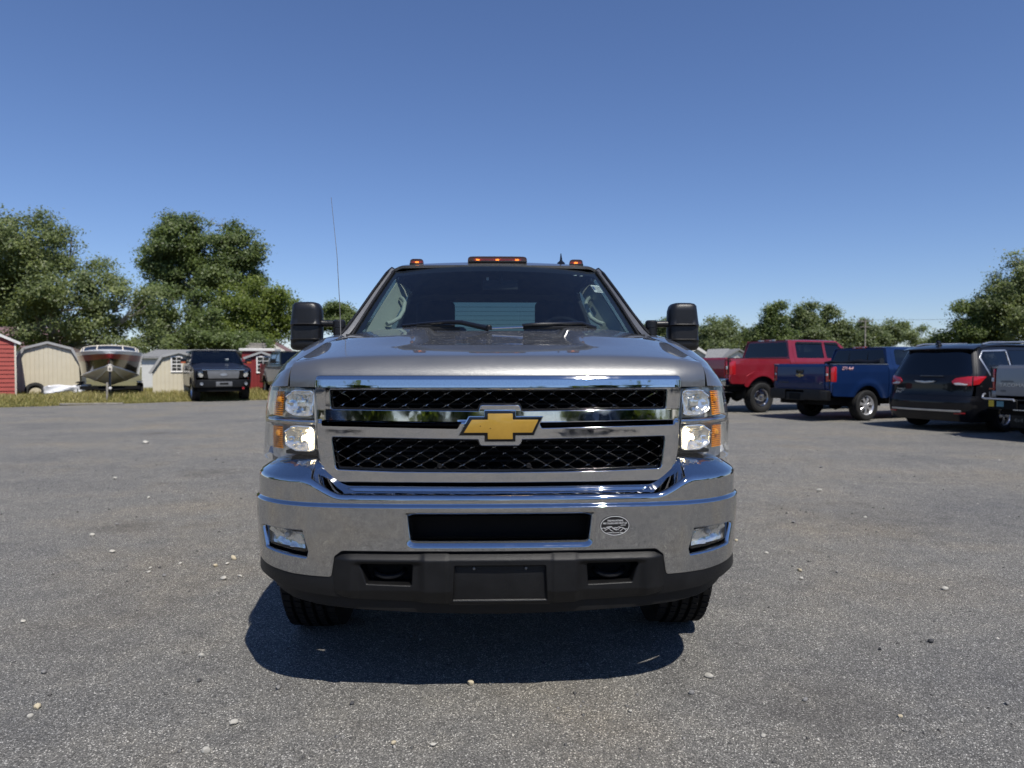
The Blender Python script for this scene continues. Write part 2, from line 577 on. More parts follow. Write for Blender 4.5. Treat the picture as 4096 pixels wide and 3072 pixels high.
M = {}
M['paint'] = paint('grey_brown_metallic_paint', (.205, .206, .204), metal=.75, rough=.40, flake=.16)
M['paint_hood'] = paint('hood_metallic_paint', (.205, .206, .204), metal=.75, rough=.40, flake=.16, flecks=True)
M['chrome'] = chrome('bumper_chrome', (.55, .555, .56), .03, .05, 7.0)
M['chrome2'] = chrome('grille_chrome', (.60, .605, .615), .025, .012, 12.0)
M['dark_chrome'] = chrome('dark_mesh_chrome', (.72, .72, .73), .18, .0)
M['black_plastic'] = pbr('textured_black_plastic', (.0065, .0065, .007), .44, bump=.5, bscale=420, var=.25, vscale=12, spec=.34, rvar=.06)
M['mirror_plastic'] = pbr('mirror_black_plastic', (.009, .009, .010), .38, bump=.3, bscale=420, var=.15, spec=.5)
M['gloss_black'] = pbr('gloss_black', (.008, .008, .009), .12, spec=.5, var=.1)
M['matt_black'] = pbr('matt_black', (.006, .006, .006), .8, spec=.2)
M['rubber'] = pbr('tyre_rubber', (.018, .018, .018), .75, bump=.3, bscale=90, spec=.3, var=.3, vscale=9)
M['tread'] = pbr('tyre_tread_dusty', (.016, .0155, .015), .85, bump=.5, bscale=60, spec=.2, var=.35, vscale=12)
M['alloy'] = pbr('bright_alloy', (.78, .78, .79), .30, metal=.75, var=.08)
M['gold'] = pbr('gold_emblem', (.62, .36, .055), .34, metal=.55, coat=.6, var=.05, vscale=30, bump=.05, bscale=300)
M['glass_ws'] = glass('windscreen_glass', (.60, .68, .66), .95, 0, .004)
M['glass_rear'] = glass('rear_window_glass', (.15, .215, .225), .9)
M['glass_side'] = glass('side_window_glass', (.35, .40, .39), .95)
M['glass_dark'] = glass('privacy_glass', (.03, .035, .04), .9)
M['lens'] = glass('lamp_lens', (.95, .96, .96), 1.0)
M['amber_lens'] = pbr('amber_reflector', (.95, .34, .025), .22, metal=.15, coat=1.0, var=.25, vscale=60, bump=.9, bscale=70)
M['roof_amber'] = glass('smoked_amber_lens', (.50, .26, .10), 1.0)
M['reflector'] = pbr('lamp_reflector', (.93, .91, .86), .12, metal=.78, var=.05, bump=.5, bscale=45)
M['reflector_flat'] = pbr('lamp_backing', (.72, .72, .71), .25, metal=.45, var=.15, vscale=40, bump=.9, bscale=60)
M['bulb_on'] = emit('lit_bulb', (1.0, .80, .45), 16.0)
M['reflection_glow'] = emit('glowing_reflection_streak', (1.0, .84, .55), 7.0)  # emission imitates the bulb mirrored in its reflector
M['bulb_off'] = pbr('bulb_glass', (.6, .6, .58), .1, spec=.8)
M['amber_on'] = emit('lit_amber_led', (1.0, .55, .10), 4.0)
M['trim_grey'] = pbr('light_grey_trim', (.42, .45, .40), .7, var=.05)
M['interior'] = pbr('dark_interior', (.03, .032, .036), .8, var=.15)
M['headliner'] = pbr('headliner_cloth', (.16, .165, .165), .9)
M['white_print'] = pbr('white_print', (.8, .8, .8), .5, var=.02)
M['black_print'] = pbr('black_vinyl', (.01, .01, .011), .3, var=.1)
M['green_print'] = pbr('yellow_green_paper', (.62, .68, .16), .7, var=.05)
M['blue_print'] = pbr('blue_print', (.06, .10, .25), .6)
M['mirror_glass'] = chrome('mirror_glass', (.7, .72, .73), .01, .0)
M['steel'] = pbr('dull_steel', (.22, .21, .20), .5, metal=.6, bump=.3, bscale=60, var=.3)
# ------------------------------------------------------------------ ground
def gravel_mat():
    m, t, o = new_mat('crushed_gravel')
    tc = N(t, 'ShaderNodeTexCoord')
    P = tc.outputs['Object']
    b = N(t, 'ShaderNodeBsdfPrincipled'); b.inputs['Roughness'].default_value = .85; b.inputs['Specular IOR Level'].default_value = .25
    # stone to stone tone
    v1 = N(t, 'ShaderNodeTexVoronoi'); v1.inputs['Scale'].default_value = 240; t.links.new(P, v1.inputs['Vector'])
    bw = N(t, 'ShaderNodeRGBToBW'); t.links.new(v1.outputs['Color'], bw.inputs[0])
    tone = ramp(t, bw.outputs[0], [(.10, (.064, .062, .057)), (.40, (.140, .135, .123)), (.68, (.213, .204, .184)), (.82, (.36, .345, .31)), (.90, (.72, .69, .62))])
    big = noise(t, .55, 5, .6, vec=P)
    tb = ramp(t, big.outputs['Fac'], [(.28, (.76, .78, .83)), (.50, (1, 1, 1)), (.72, (1.16, 1.08, .96))])
    mid = noise(t, 5.0, 6, .7, vec=P)
    tm = ramp(t, mid.outputs['Fac'], [(.28, (.78, .78, .79)), (.5, (1, 1, 1)), (.74, (1.16, 1.14, 1.10))])
    # long worn lanes left by wheels
    mpg = N(t, 'ShaderNodeMapping'); mpg.inputs['Scale'].default_value = (.16, 1.1, 1); mpg.inputs['Rotation'].default_value = (0, 0, R(14)); t.links.new(P, mpg.inputs[0])
    ln_ = noise(t, 1.0, 4, .6, vec=mpg.outputs[0])
    tl_ = ramp(t, ln_.outputs['Fac'], [(.30, (.91, .91, .92)), (.5, (1, 1, 1)), (.70, (1.08, 1.07, 1.05))])
    m0 = N(t, 'ShaderNodeMix', data_type='RGBA', blend_type='MULTIPLY'); m0.inputs['Factor'].default_value = 1
    t.links.new(tb.outputs[0], m0.inputs[6]); t.links.new(tl_.outputs[0], m0.inputs[7])
    m1 = N(t, 'ShaderNodeMix', data_type='RGBA', blend_type='MULTIPLY'); m1.inputs['Factor'].default_value = 1
    m2 = N(t, 'ShaderNodeMix', data_type='RGBA', blend_type='MULTIPLY'); m2.inputs['Factor'].default_value = 1
    t.links.new(tone.outputs[0], m1.inputs[6]); t.links.new(m0.outputs[2], m1.inputs[7])
    t.links.new(m1.outputs[2], m2.inputs[6]); t.links.new(tm.outputs[0], m2.inputs[7])
    # oil stains and worn brown patches
    st = noise(t, .62, 5, .62, vec=P)
    rs = ramp(t, st.outputs['Fac'], [(.63, 0.0), (.72, .45)])
    m3 = N(t, 'ShaderNodeMix', data_type='RGBA'); t.links.new(rs.outputs[0], m3.inputs['Factor'])
    m3.inputs[7].default_value = (.095, .082, .066, 1); t.links.new(m2.outputs[2], m3.inputs[6])
    last = m3.outputs[2]
    for (sx, sy, sr, sa) in ((-3.13, 5.77, .32, .45), (1.20, 2.68, .42, .35), (-3.70, 8.7, .5, .35), (3.2, 5.9, .9, .22), (-2.2, 3.6, .8, .18)):
        sb = N(t, 'ShaderNodeVectorMath', operation='SUBTRACT'); sb.inputs[1].default_value = (sx, sy, 0); t.links.new(P, sb.inputs[0])
        ln = N(t, 'ShaderNodeVectorMath', operation='LENGTH'); t.links.new(sb.outputs[0], ln.inputs[0])
        ad = N(t, 'ShaderNodeMath', operation='MULTIPLY_ADD'); ad.inputs[1].default_value = sr * 1.6; t.links.new(mid.outputs['Fac'], ad.inputs[0]); t.links.new(ln.outputs['Value'], ad.inputs[2])
        mr = N(t, 'ShaderNodeMapRange'); mr.inputs['From Min'].default_value = sr * .9; mr.inputs['From Max'].default_value = sr * 1.8; mr.inputs['To Min'].default_value = sa; mr.inputs['To Max'].default_value = 0
        t.links.new(ad.outputs[0], mr.inputs[0])
        ms_ = N(t, 'ShaderNodeMix', data_type='RGBA'); t.links.new(mr.outputs[0], ms_.inputs['Factor']); ms_.inputs[7].default_value = (.055, .048, .042, 1)
        t.links.new(last, ms_.inputs[6]); last = ms_.outputs[2]
    t.links.new(last, b.inputs['Base Color'])
    # relief
    n1 = noise(t, 330, 3, .6, vec=P); n2 = noise(t, 60, 4, .6, vec=P); n3 = noise(t, 6, 3, .5, vec=P)
    a1 = N(t, 'ShaderNodeMath', operation='MULTIPLY'); a1.inputs[1].default_value = .35; t.links.new(n1.outputs['Fac'], a1.inputs[0])
    vd = N(t, 'ShaderNodeMath', operation='MULTIPLY_ADD'); vd.inputs[1].default_value = -.9; t.links.new(v1.outputs['Distance'], vd.inputs[0]); t.links.new(a1.outputs[0], vd.inputs[2])
    a2 = N(t, 'ShaderNodeMath', operation='MULTIPLY_ADD'); a2.inputs[1].default_value = .75; t.links.new(n2.outputs['Fac'], a2.inputs[0]); t.links.new(vd.outputs[0], a2.inputs[2])
    a3 = N(t, 'ShaderNodeMath', operation='MULTIPLY_ADD'); a3.inputs[1].default_value = 1.5; t.links.new(n3.outputs['Fac'], a3.inputs[0]); t.links.new(a2.outputs[0], a3.inputs[2])
    bp = N(t, 'ShaderNodeBump'); bp.inputs['Strength'].default_value = .8; bp.inputs['Distance'].default_value = .006
    t.links.new(a3.outputs[0], bp.inputs['Height']); t.links.new(bp.outputs[0], b.inputs['Normal'])
    t.links.new(b.outputs[0], o.inputs[0])
    return m
M['gravel'] = gravel_mat()
M['soil'] = pbr('meadow_soil', (.15, .135, .055), .95, var=.35, vscale=.6)
def sheet(name, x0, x1, y0, y1, z, mat):
    return tag(mo(name, [(x0, y0, z), (x1, y0, z), (x1, y1, z), (x0, y1, z)], [(0, 1, 2, 3)], mat, None, False), kind='structure')
sheet('ground', -900, 900, -900, 900, -.012, M['soil'])
# gravel lot: far edge runs obliquely past the sheds
lot = [(-60, -40), (60, -40), (60, 48), (6, 46), (-3.5, 30.0), (-7.0, 28.2), (-9.4, 27.3), (-11.6, 26.3), (-13.2, 24.8), (-15.9, 22.4), (-19, 20.8), (-60, 15)]
random.seed(3)
edge = []
for a, b in zip(lot, lot[1:] + lot[:1]):
    n_ = max(1, int(math.hypot(b[0] - a[0], b[1] - a[1]) / .25)) if (-20 < a[0] < 5 and a[1] > 15) else 1
    for k in range(n_):
        s = k / n_
        j = random.uniform(-.12, .12) if n_ > 1 else 0
        edge.append((a[0] + (b[0] - a[0]) * s + j, a[1] + (b[1] - a[1]) * s + j * .8, -.004))
tag(mo('gravel_lot', edge, [tuple(range(len(edge)))], M['gravel'], None, False), kind='structure')
# ------------------------------------------------------------------ the grey pickup in front
# local frame: x across, y from the bumper towards the tailgate, z up
HERO = thing('pickup_truck', 'grey brown metallic pickup truck seen head on with chrome grille and bumper', 'truck',
             (-0.045, 2.66, 0), R(1.72))

def hl_y(x):
    x = np.abs(x)
    return .10 + .09 * x * x + np.where(x > .70, .62 * np.maximum(x - .70, 0) + 3.0 * np.maximum(x - .82, 0) ** 2, 0) * 1.0

def front_y(x):                       # plan of hood front edge and grille
    x = np.abs(x)
    return .10 + .09 * x * x

def hood_front(x):
    x = np.abs(x)
    return .108 + .09 * x * x + .9 * np.maximum(x - .70, 0) ** 1.6

# ---- hood
HU = [0, 0, .003, .012, .030, .056, .085, .14, .24, .38, .50, .65, .85, 1.05, 1.22, 1.40]
HZ = [1.226, 1.258, 1.270, 1.287, 1.309, 1.331, 1.350, 1.3605, 1.378, 1.402, 1.4235, 1.4515, 1.4765, 1.500, 1.520, 1.536]
HC = [1.226, 1.258, 1.270, 1.287, 1.309, 1.331, 1.350, 1.3605, 1.378, 1.402, 1.4125, 1.4275, 1.450, 1.474, 1.495, 1.515]
def smooth_curve(U, Z, n, sm):
    ch = np.concatenate([[0], np.cumsum(np.hypot(np.diff(U), np.diff(Z)))])
    s = np.linspace(0, ch[-1], n)
    u = np.interp(s, ch, U); z = np.interp(s, ch, Z)
    k = np.exp(-.5 * (np.arange(-3 * sm, 3 * sm + 1) / sm) ** 2); k /= k.sum(); L = 3 * sm
    def f(v): return np.convolve(np.concatenate([2 * v[0] - v[1:L + 1][::-1], v, 2 * v[-1] - v[-L - 1:-1][::-1]]), k, 'valid')
    return f(u), f(z)
hu, hz = smooth_curve(HU, HZ, 260, 3)
hu2, hc = smooth_curve(HU, HC, 260, 2)
def hood_pt(xs, t):
    """xs across, t index along the 260 profile samples"""
    wgt = sstep(.342, .398, np.abs(xs))
    u = np.interp(t, np.arange(260), hu)
    z = np.interp(t, np.arange(260), hz) * wgt + np.interp(t, np.arange(260), hc) * (1 - wgt)
    z = z - .026 * (np.abs(xs) / .845) ** 5 * sstep(.0, .12, u) - .012 * (np.abs(xs) / .845) ** 5 * sstep(.3, 1.3, u)
    z = z + .006 * np.exp(-((np.abs(xs) - .47) / .09) ** 2) * sstep(.33, .70, u)
    y = hood_front(xs) + u * (1 - .0 * xs)
    return np.stack([xs, y, z], -1)
xs = np.linspace(-.842, .842, 145); ts = np.concatenate([np.linspace(0, 90, 60), np.linspace(92, 259, 70)])
xs = np.linspace(-.839, .839, 145)
XX, TT = np.meshgrid(xs, ts, indexing='ij')
hood = grid('hood', hood_pt(XX, TT), M['paint_hood'], HERO, thick=.02)

# ---- fenders
def fender_pt(sg, k, u):
    """k 0 (hood gap) .. 1 (shoulder) .. 2 (down the side), u distance behind the lamp edge"""
    kk = np.clip(k, 0, 1)
    x = .851 + (.126 + .027 * sstep(.0, .30, u)) * kk
    zg = np.interp(u, [0, .02, .06, .16, .32, .66, 1.1, 1.5], [1.229, 1.270, 1.304, 1.336, 1.362, 1.422, 1.474, 1.512])
    zo = np.interp(u, [0, .07, .40, .87, 1.2], [1.222, 1.252, 1.345, 1.430, 1.462])
    z = zg * (1 - kk) + zo * kk + .018 * np.sin(np.pi * kk) * sstep(0, .25, u)
    yf = hood_front(x) + .25 * np.maximum(x - .87, 0) + 3.6 * np.maximum(x - .87, 0) ** 2
    d = np.maximum(k - 1, 0)                   # 0..1 down the side
    x = x + .010 * sstep(.02, .14, u) * np.sin(np.clip(d * 2.2, 0, 1) * np.pi / 2)
    d = d * np.where(k > 1, .02 + .98 * sstep(.05, .11, u), 1)
    z = z * (1 - d) + 1.13 * d - .012 * sstep(.75, 1.0, kk) * (1 - d)
    y = np.where(k <= 1, yf + u, yf + u)
    return np.stack([sg * x, y, z], -1)
ks = np.concatenate([np.linspace(0, 1, 22), np.linspace(1.02, 1.25, 8), np.linspace(1.35, 2, 8)])
us = np.concatenate([np.linspace(0, .16, 14), np.linspace(.19, 1.12, 36)])
for sg in (-1, 1):
    KK, UU = np.meshgrid(ks, us, indexing='ij')
    grid('fender', fender_pt(sg, KK, UU), M['paint'], HERO, flip=(sg < 0), thick=.004)

# ---- side panels: fender lower, doors, cab corner, bed side
SIDE_T = [(.42, .955), (.55, .985), (.80, 1.012), (1.13, 1.014), (1.25, 1.010), (1.36, 1.002), (1.43, .988), (1.475, .955), (1.51, .915), (1.75, .823), (1.96, .735), (2.02, .705)]
_sz, _sx = smooth_curve([p[0] for p in SIDE_T], [p[1] for p in SIDE_T], 300, 6)
def side_S(sg, inset=0.0):
    def S(a, b):
        return np.stack([sg * (np.interp(b, _sz, _sx) - inset), a, b], -1)
    return S
def arch(cy, cz, r, n=28): return ellipse(cy, cz, r, r, n)
SL = [(-.002, .0008), (0, .0002), (.002, .002), (.003, .006), (.003, .03)]
for sg in (-1, 1):
    f = (sg, 0, 0)
    def sp(name, poly, holes=(), mat='paint', inset=0.0, res=.03, parent=HERO, lips=SL):
        return panel(name, side_S(sg, inset), poly, holes, res, M[mat], parent, f, lips)
    sp('fender_side', rpoly([(.57, .52), (1.585, .52), (1.585, 1.462), (1.50, 1.462), (1.44, 1.14), (.53, 1.14)], .01), [arch(1.0, .42, .50)])
    fd = sp('front_door', rpoly([(1.595, .52), (2.74, .52), (2.74, 1.985), (2.30, 1.985), (1.70, 1.53), (1.595, 1.46)], .02),
            [rpoly([(1.80, 1.535), (2.70, 1.535), (2.70, 1.945), (2.335, 1.945)], .02)])
    sp('window_pane', rpoly([(1.79, 1.525), (2.71, 1.525), (2.71, 1.955), (2.33, 1.955)], .02), (), 'glass_side', .012, .08, fd, None)
    sp('door_handle', rpoly([(2.50, 1.23), (2.69, 1.23), (2.69, 1.27), (2.50, 1.27)], .015), (), 'chrome2', -.02, .02, fd, SL)
    rd = sp('rear_door', rpoly([(2.75, .52), (3.40, .52), (3.72, .95), (3.72, 1.90), (3.60, 1.985), (2.75, 1.985)], .02),
            [rpoly([(2.79, 1.535), (3.62, 1.535), (3.60, 1.90), (3.52, 1.945), (2.79, 1.945)], .02)])
    sp('window_pane', rpoly([(2.78, 1.525), (3.63, 1.525), (3.61, 1.91), (3.53, 1.955), (2.78, 1.955)], .02), (), 'glass_side', .012, .08, rd, None)
    sp('door_handle', rpoly([(3.45, 1.23), (3.64, 1.23), (3.64, 1.27), (3.45, 1.27)], .015), (), 'chrome2', -.02, .02, rd, SL)
    sp('cab_corner', rpoly([(3.73, .55), (3.93, .55), (3.93, 1.50), (3.86, 1.985), (3.62, 1.985), (3.73, 1.90)], .02))
    sp('bed_side', rpoly([(3.95, .55), (6.0, .60), (6.0, 1.475), (3.95, 1.475)], .02), [arch(4.92, .42, .50)])

# ---- roof and pillars
def roof_pt(q, v):
    x = q * .735
    yc = .02 + 2.075 + v * (3.86 - 2.085)
    y = yc + (.17 * q ** 2) * (1 - v)
    z = np.interp(y, [2.05, 2.12, 2.25, 2.4, 2.6, 2.9, 3.3, 3.6, 3.8, 3.9], [1.968, 1.988, 2.022, 2.046, 2.060, 2.064, 2.058, 2.036, 2.005, 1.975])
    z = z - .012 * q ** 2 - .055 * np.clip((np.abs(q) - .85) / .15, 0, 1) ** 2 - .018 * q ** 2 * (1 - v)
    return np.stack([x, y, z], -1)
Q, VV = np.meshgrid(np.linspace(-1, 1, 61), np.linspace(0, 1, 50), indexing='ij')
roof = grid('roof', roof_pt(Q, VV), M['paint'], HERO, thick=.018)

def ws_edge(sg, t):
    """windscreen edge, t 0 base .. 1 header"""
    return Vector((sg * (.885 + (.692 - .885) * t), 1.64 + (2.245 - 1.64) * t, 1.455 + (1.952 - 1.455) * t + .012 * math.sin(math.pi * t)))
def ws_pt(q, t):
    x = q * (.885 + (.692 - .885) * t)
    y = 1.405 + .235 * q ** 2 + t * ((2.082 + .163 * q ** 2) - (1.405 + .235 * q ** 2))
    z = 1.455 + t * (1.972 - .020 * q ** 2 - 1.455) + .012 * np.sin(np.pi * t)
    return np.stack([x, y, z], -1)
Q, VV = np.meshgrid(np.linspace(-1, 1, 41), np.linspace(0, 1, 24), indexing='ij')
ws = grid('windscreen', ws_pt(Q, VV), M['glass_ws'], HERO)
for o_ in (ws,): o_['label'] = 'laminated windscreen with dark border'
# black ceramic border of the screen, on its inner face
band = MB()
def band_strip(qa, ta, n=40, wd=.03):
    V = []; F = []
    for i in range(n):
        for j in range(2):
            q, t = qa(i / (n - 1), j), ta(i / (n - 1), j)
            p = ws_pt(np.float64(q), np.float64(t)); V.append((p[0], p[1] + .004, p[2] - .003))
    for i in range(n - 1): F.append((2 * i, 2 * i + 1, 2 * i + 3, 2 * i + 2))
    band.add(V, F)
band_strip(lambda s, j: -1 + .055 * j, lambda s, j: s)
band_strip(lambda s, j: 1 - .055 * j, lambda s, j: s)
band_strip(lambda s, j: -1 + 2 * s, lambda s, j: 1 - .075 * j)
band.build('windscreen_border', M['black_print'], ws)
for sg in (-1, 1):
    P = []
    for t in np.linspace(-.02, 1.0, 26):
        e = ws_edge(sg, t)
        zo = e.z + .004
        ox = float(np.interp(zo + .01, _sz, _sx)) + .004
        o2 = Vector((sg * max(ox, abs(e.x) + .012), e.y + .10, zo + .010))
        row = []
        for s in np.linspace(0, 1, 9):
            c = e.lerp(o2, s) + Vector((sg * .004, -.008, .006)) * math.sin(math.pi * s)
            row.append(c)
        P.append(row)
    grid('pillar', np.array(P), M['paint'], HERO, flip=(sg > 0), thick=.01)
    wst = MB().tube([ws_edge(sg, t) + Vector((sg * .004, -.002, .004)) for t in np.linspace(0, 1.0, 22)], .009, 8)
    wst.build('weather_strip', M['black_plastic'], HERO)
    MB().tube([Vector((sg * (float(np.interp(z_, _sz, _sx)) + .004), y_, z_)) for y_, z_ in [(1.66, 1.50), (1.85, 1.645), (2.05, 1.80), (2.24, 1.945), (2.34, 1.99), (2.6, 2.0), (3.5, 2.0)]], .010, 8).build('drip_rail', M['black_plastic'], HERO)

# ---- cowl under the wipers
Q, VV = np.meshgrid(np.linspace(-.86, .86, 30), np.linspace(0, 1, 8), indexing='ij')
grid('cowl', np.stack([Q, 1.26 + .26 * Q ** 2 + VV * .22, 1.462 + .006 * VV + 0 * Q], -1), M['black_plastic'], HERO)

# ---- wipers
def wiper(pts, pivot, ln):
    root = MB()
    root.tube([pivot] + pts, [.016, .013, .011, .010, .009][:len(pts) + 1], 8)
    o_ = root.build('wiper', M['gloss_black'], HERO)
    return o_
w1 = wiper([(-.20, 1.405, 1.556), (-.27, 1.41, 1.560), (-.40, 1.44, 1.552), (-.545, 1.49, 1.541)], (-.045, 1.375, 1.520), 0)
MB().box(-.47, -.21, 1.425, 1.445, 1.512, 1.530).box(-.46, -.24, 1.43, 1.44, 1.530, 1.545).build('wiper_blade', M['black_plastic'], w1, .003)
w2 = wiper([(.49, 1.44, 1.553), (.27, 1.41, 1.548), (.20, 1.40, 1.545), (.145, 1.40, 1.540)], (.575, 1.46, 1.525), 0)
MB().box(.15, .52, 1.412, 1.428, 1.518, 1.537).build('wiper_blade', M['black_plastic'], w2, .003)
MB().tube([(-.05, 1.40, 1.522), (.15, 1.395, 1.530)], .006, 8).build('wiper_linkage', M['chrome2'], HERO)
MB().lathe([(0, 0), (.018, 0), (.018, .02), (.012, .028), (0, .028)], 16, Matrix.Translation((-.045, 1.37, 1.512))).build('wiper_pivot', M['black_plastic'], HERO)

# ---- roof marker lamps, aerials
def marker(x, hw, y, z, leds):
    V = MB()
    prof = [(0, 1.0), (.018, .97), (.028, .9), (.034, .72)]
    n = 24; rings = []
    P = []
    for h, k in prof:
        r_ = []
        for i in range(n):
            th = 2 * math.pi * i / n
            cx = math.copysign(abs(math.cos(th)) ** .45, math.cos(th)) * hw * (k if hw < .1 else 1 - (1 - k) * .25)
            cy = math.copysign(abs(math.sin(th)) ** .6, math.sin(th)) * .045 * k
            r_.append((x + cx, y + cy, z + h))
        P.append(r_)
    V_ = [p for r_ in P for p in r_]
    F = [(i * n + k, i * n + (k + 1) % n, (i + 1) * n + (k + 1) % n, (i + 1) * n + k) for i in range(len(P) - 1) for k in range(n)]
    F.append(tuple((len(P) - 1) * n + k for k in range(n)))
    base = mo('roof_lamp', V_, F, M['roof_amber'], HERO)
    MB().box(x - hw * .97, x + hw * .97, y - .045, y + .05, z - .010, z + .004).build('lamp_base', M['black_plastic'], base, .003)
    MB().box(x - hw * .8, x + hw * .8, y + .005, y + .03, z, z + .024).build('lamp_reflector', M['amber_lens'], base)
    for lx in leds: MB().box(x + lx - .011, x + lx + .011, y - .008, y + .004, z + .010, z + .019).build('led', M['amber_on'], base)
marker(.012, .205, 2.24, 2.022, [-.135, 0, .135])
marker(-.545, .048, 2.30, 2.012, [0]); marker(.560, .048, 2.30, 2.012, [0])
fin = MB().lathe([(.030, 0), (.028, .012), (.018, .02), (.010, .028)], 16, Matrix.Translation((.468, 2.42, 2.032)))
fin.tube([(.468, 2.42, 2.052), (.470, 2.44, 2.08), (.472, 2.47, 2.118)], [.011, .008, .003], 8)
fin.build('roof_aerial', M['gloss_black'], HERO)
aer = MB().tube([(-.905, 1.50, 1.47), (-.910, 1.50, 1.66), (-.925, 1.505, 1.95), (-.958, 1.51, 2.285)], [.0034, .0022, .0017, .0012], 8)
aer.build('whip_aerial', M['steel'], HERO)

# ---- towing mirrors
for sg in (-1, 1):
    mr = None
    zs = [1.405, 1.41, 1.425, 1.445, 1.462, 1.470, 1.478, 1.50, 1.535, 1.553, 1.562, 1.570, 1.60, 1.65, 1.68, 1.694, 1.70]
    P = []
    n = 40
    for z_ in zs:
        f = (z_ - 1.405) / .295
        # outline in x at this height
        xi = 1.072 + .012 * max(0, f - .8) / .2 * 1.5 - .004 * f
        xo = 1.262 - .018 * max(0, f - .55) / .45
        lid = min(1, (1 - abs(2 * f - 1)) / .16)
        lid = math.sqrt(max(0, 1 - (1 - lid) ** 2))
        shr = .028 * (1 - lid)
        rib = .010 if (abs(z_ - 1.47) < .004 or abs(z_ - 1.562) < .004) else 0
        tuck = .012 if 1.475 < z_ < 1.555 else 0
        r_ = []
        cx = (xi + xo) / 2; hx = (xo - xi) / 2 - shr
        for i in range(n):
            th = 2 * math.pi * i / n
            ex = math.copysign(abs(math.cos(th)) ** .5, math.cos(th)); ey = math.copysign(abs(math.sin(th)) ** .62, math.sin(th))
            yy = ey * (.085 if ey < 0 else .05) * (.55 + .45 * lid)
            yy -= rib * (1 if ey < 0 else 0) - tuck * (1 if ey < 0 else 0) * (1 if ex * 1 < .6 else .4)
            r_.append((sg * (cx + ex * hx), 1.77 + yy + .03 * (cx + ex * hx - 1.16), z_))
        P.append(r_)
    V_ = [p for r_ in P for p in r_]
    F = [(i * n + k, i * n + (k + 1) % n, (i + 1) * n + (k + 1) % n, (i + 1) * n + k) for i in range(len(P) - 1) for k in range(n)]
    F += [tuple(range(n))[::-1], tuple((len(P) - 1) * n + k for k in range(n))]
    if sg < 0: F = [f[::-1] for f in F]
    mr = mo('side_mirror', V_, F, M['mirror_plastic'], HERO, True, 50)
    MB().box(*(sorted((sg * 1.09, sg * 1.245))), 1.815, 1.826, 1.43, 1.675).build('mirror_glass', M['mirror_glass'], mr, .004)
    arm = MB()
    arm.tube([(sg * 1.13, 1.75, 1.578), (sg * 1.07, 1.75, 1.570), (sg * .97, 1.74, 1.568)], [.034, .021, .019], 12)
    arm.tube([(sg * 1.13, 1.76, 1.452), (sg * 1.06, 1.76, 1.446), (sg * .92, 1.74, 1.446)], [.024, .016, .016], 12)
    arm.tube([(sg * .965, 1.74, 1.43), (sg * .965, 1.74, 1.544)], .036, 18)
    arm.tube([(sg * .965, 1.74, 1.546), (sg * .965, 1.74, 1.582), (sg * .965, 1.74, 1.592)], [.038, .038, .028], 18)
    arm.box(*(sorted((sg * .89, sg * .965))), 1.71, 1.77, 1.44, 1.53)
    arm.build('mirror_arm', M['mirror_plastic'], mr, 0, sharp=40)

# ---- grille
def grille_S(a, b):
    y = front_y(a)
    y = y - .006 * sstep(1.092, 1.088, b) + .05 * np.clip(b - 1.092, 0, .05) - .035 * np.clip(1.066 - b, -.0, .3) * .6
    y = y - .02 * np.clip(.905 - b, 0, .05)
    y = y + .35 * np.maximum(np.abs(a) - .685, 0)
    return np.stack([a, y, b], -1)
g_out = rpoly([(-.728, 1.223), (-.713, .985), (-.697, .905), (-.640, .858), (.640, .858), (.697, .905), (.713, .985), (.728, 1.223)], [.006, .03, .05, .05, .05, .05, .03, .006])
up_mesh = rpoly([(-.670, 1.219), (-.664, 1.137), (-.080, 1.131), (-.073, 1.155), (.076, 1.155), (.083, 1.131), (.664, 1.137), (.670, 1.219)], [.008, .014, .006, .010, .010, .006, .014, .008])
lo_mesh = rpoly([(-.661, 1.035), (-.644, .902), (-.4, .895), (0, .893), (.4, .895), (.644, .902), (.661, 1.035), (.084, 1.026), (.076, 1.002), (-.073, 1.002), (-.081, 1.026)], [.012, .022, .5, .5, .5, .022, .012, .006, .010, .010, .006])
sl_l = rpoly([(-.700, 1.097), (-.698, 1.074), (-.163, 1.064), (-.149, 1.092)], [.003, .003, .008, .006])
sl_r = [(-x, z) for x, z in reversed(sl_l)]
GLIP = [(-.004, .0016), (-.0005, .0002), (.0015, .0008), (.003, .0028), (.0042, .006), (.0046, .012), (.005, .03)]
grille = panel('grille', grille_S, g_out, [up_mesh, lo_mesh, sl_l, sl_r], .0085, M['chrome2'], HERO, (0, -1, 0), GLIP)
# black lattice carriers inside each opening
def ring(name, outer_, w_, y0, mat, parent):
    c = np.mean(np.array(outer_), 0)
    S = lambda a, b: np.stack([a, front_y(a) + y0, b], -1)
    inner = []
    L = np.array(outer_); t = np.roll(L, -1, 0) - np.roll(L, 1, 0); t /= np.linalg.norm(t, axis=1, keepdims=True) + 1e-12
    ar = .5 * np.sum(L[:, 0] * np.roll(L[:, 1], -1) - np.roll(L[:, 0], -1) * L[:, 1])
    n2 = np.stack([-t[:, 1], t[:, 0]], 1) * (1 if ar > 0 else -1)
    inner = L + n2 * w_
    return panel(name, S, [tuple(p) for p in L - n2 * .012], [[tuple(p) for p in inner]], .008, mat, parent, (0, -1, 0), [(-.002, .0008), (0, .0002), (.001, .002), (.0015, .02)])
ring('mesh_frame', up_mesh, .008, .022, M['gloss_black'], grille)
ring('mesh_frame', lo_mesh, .008, .022, M['gloss_black'], grille)
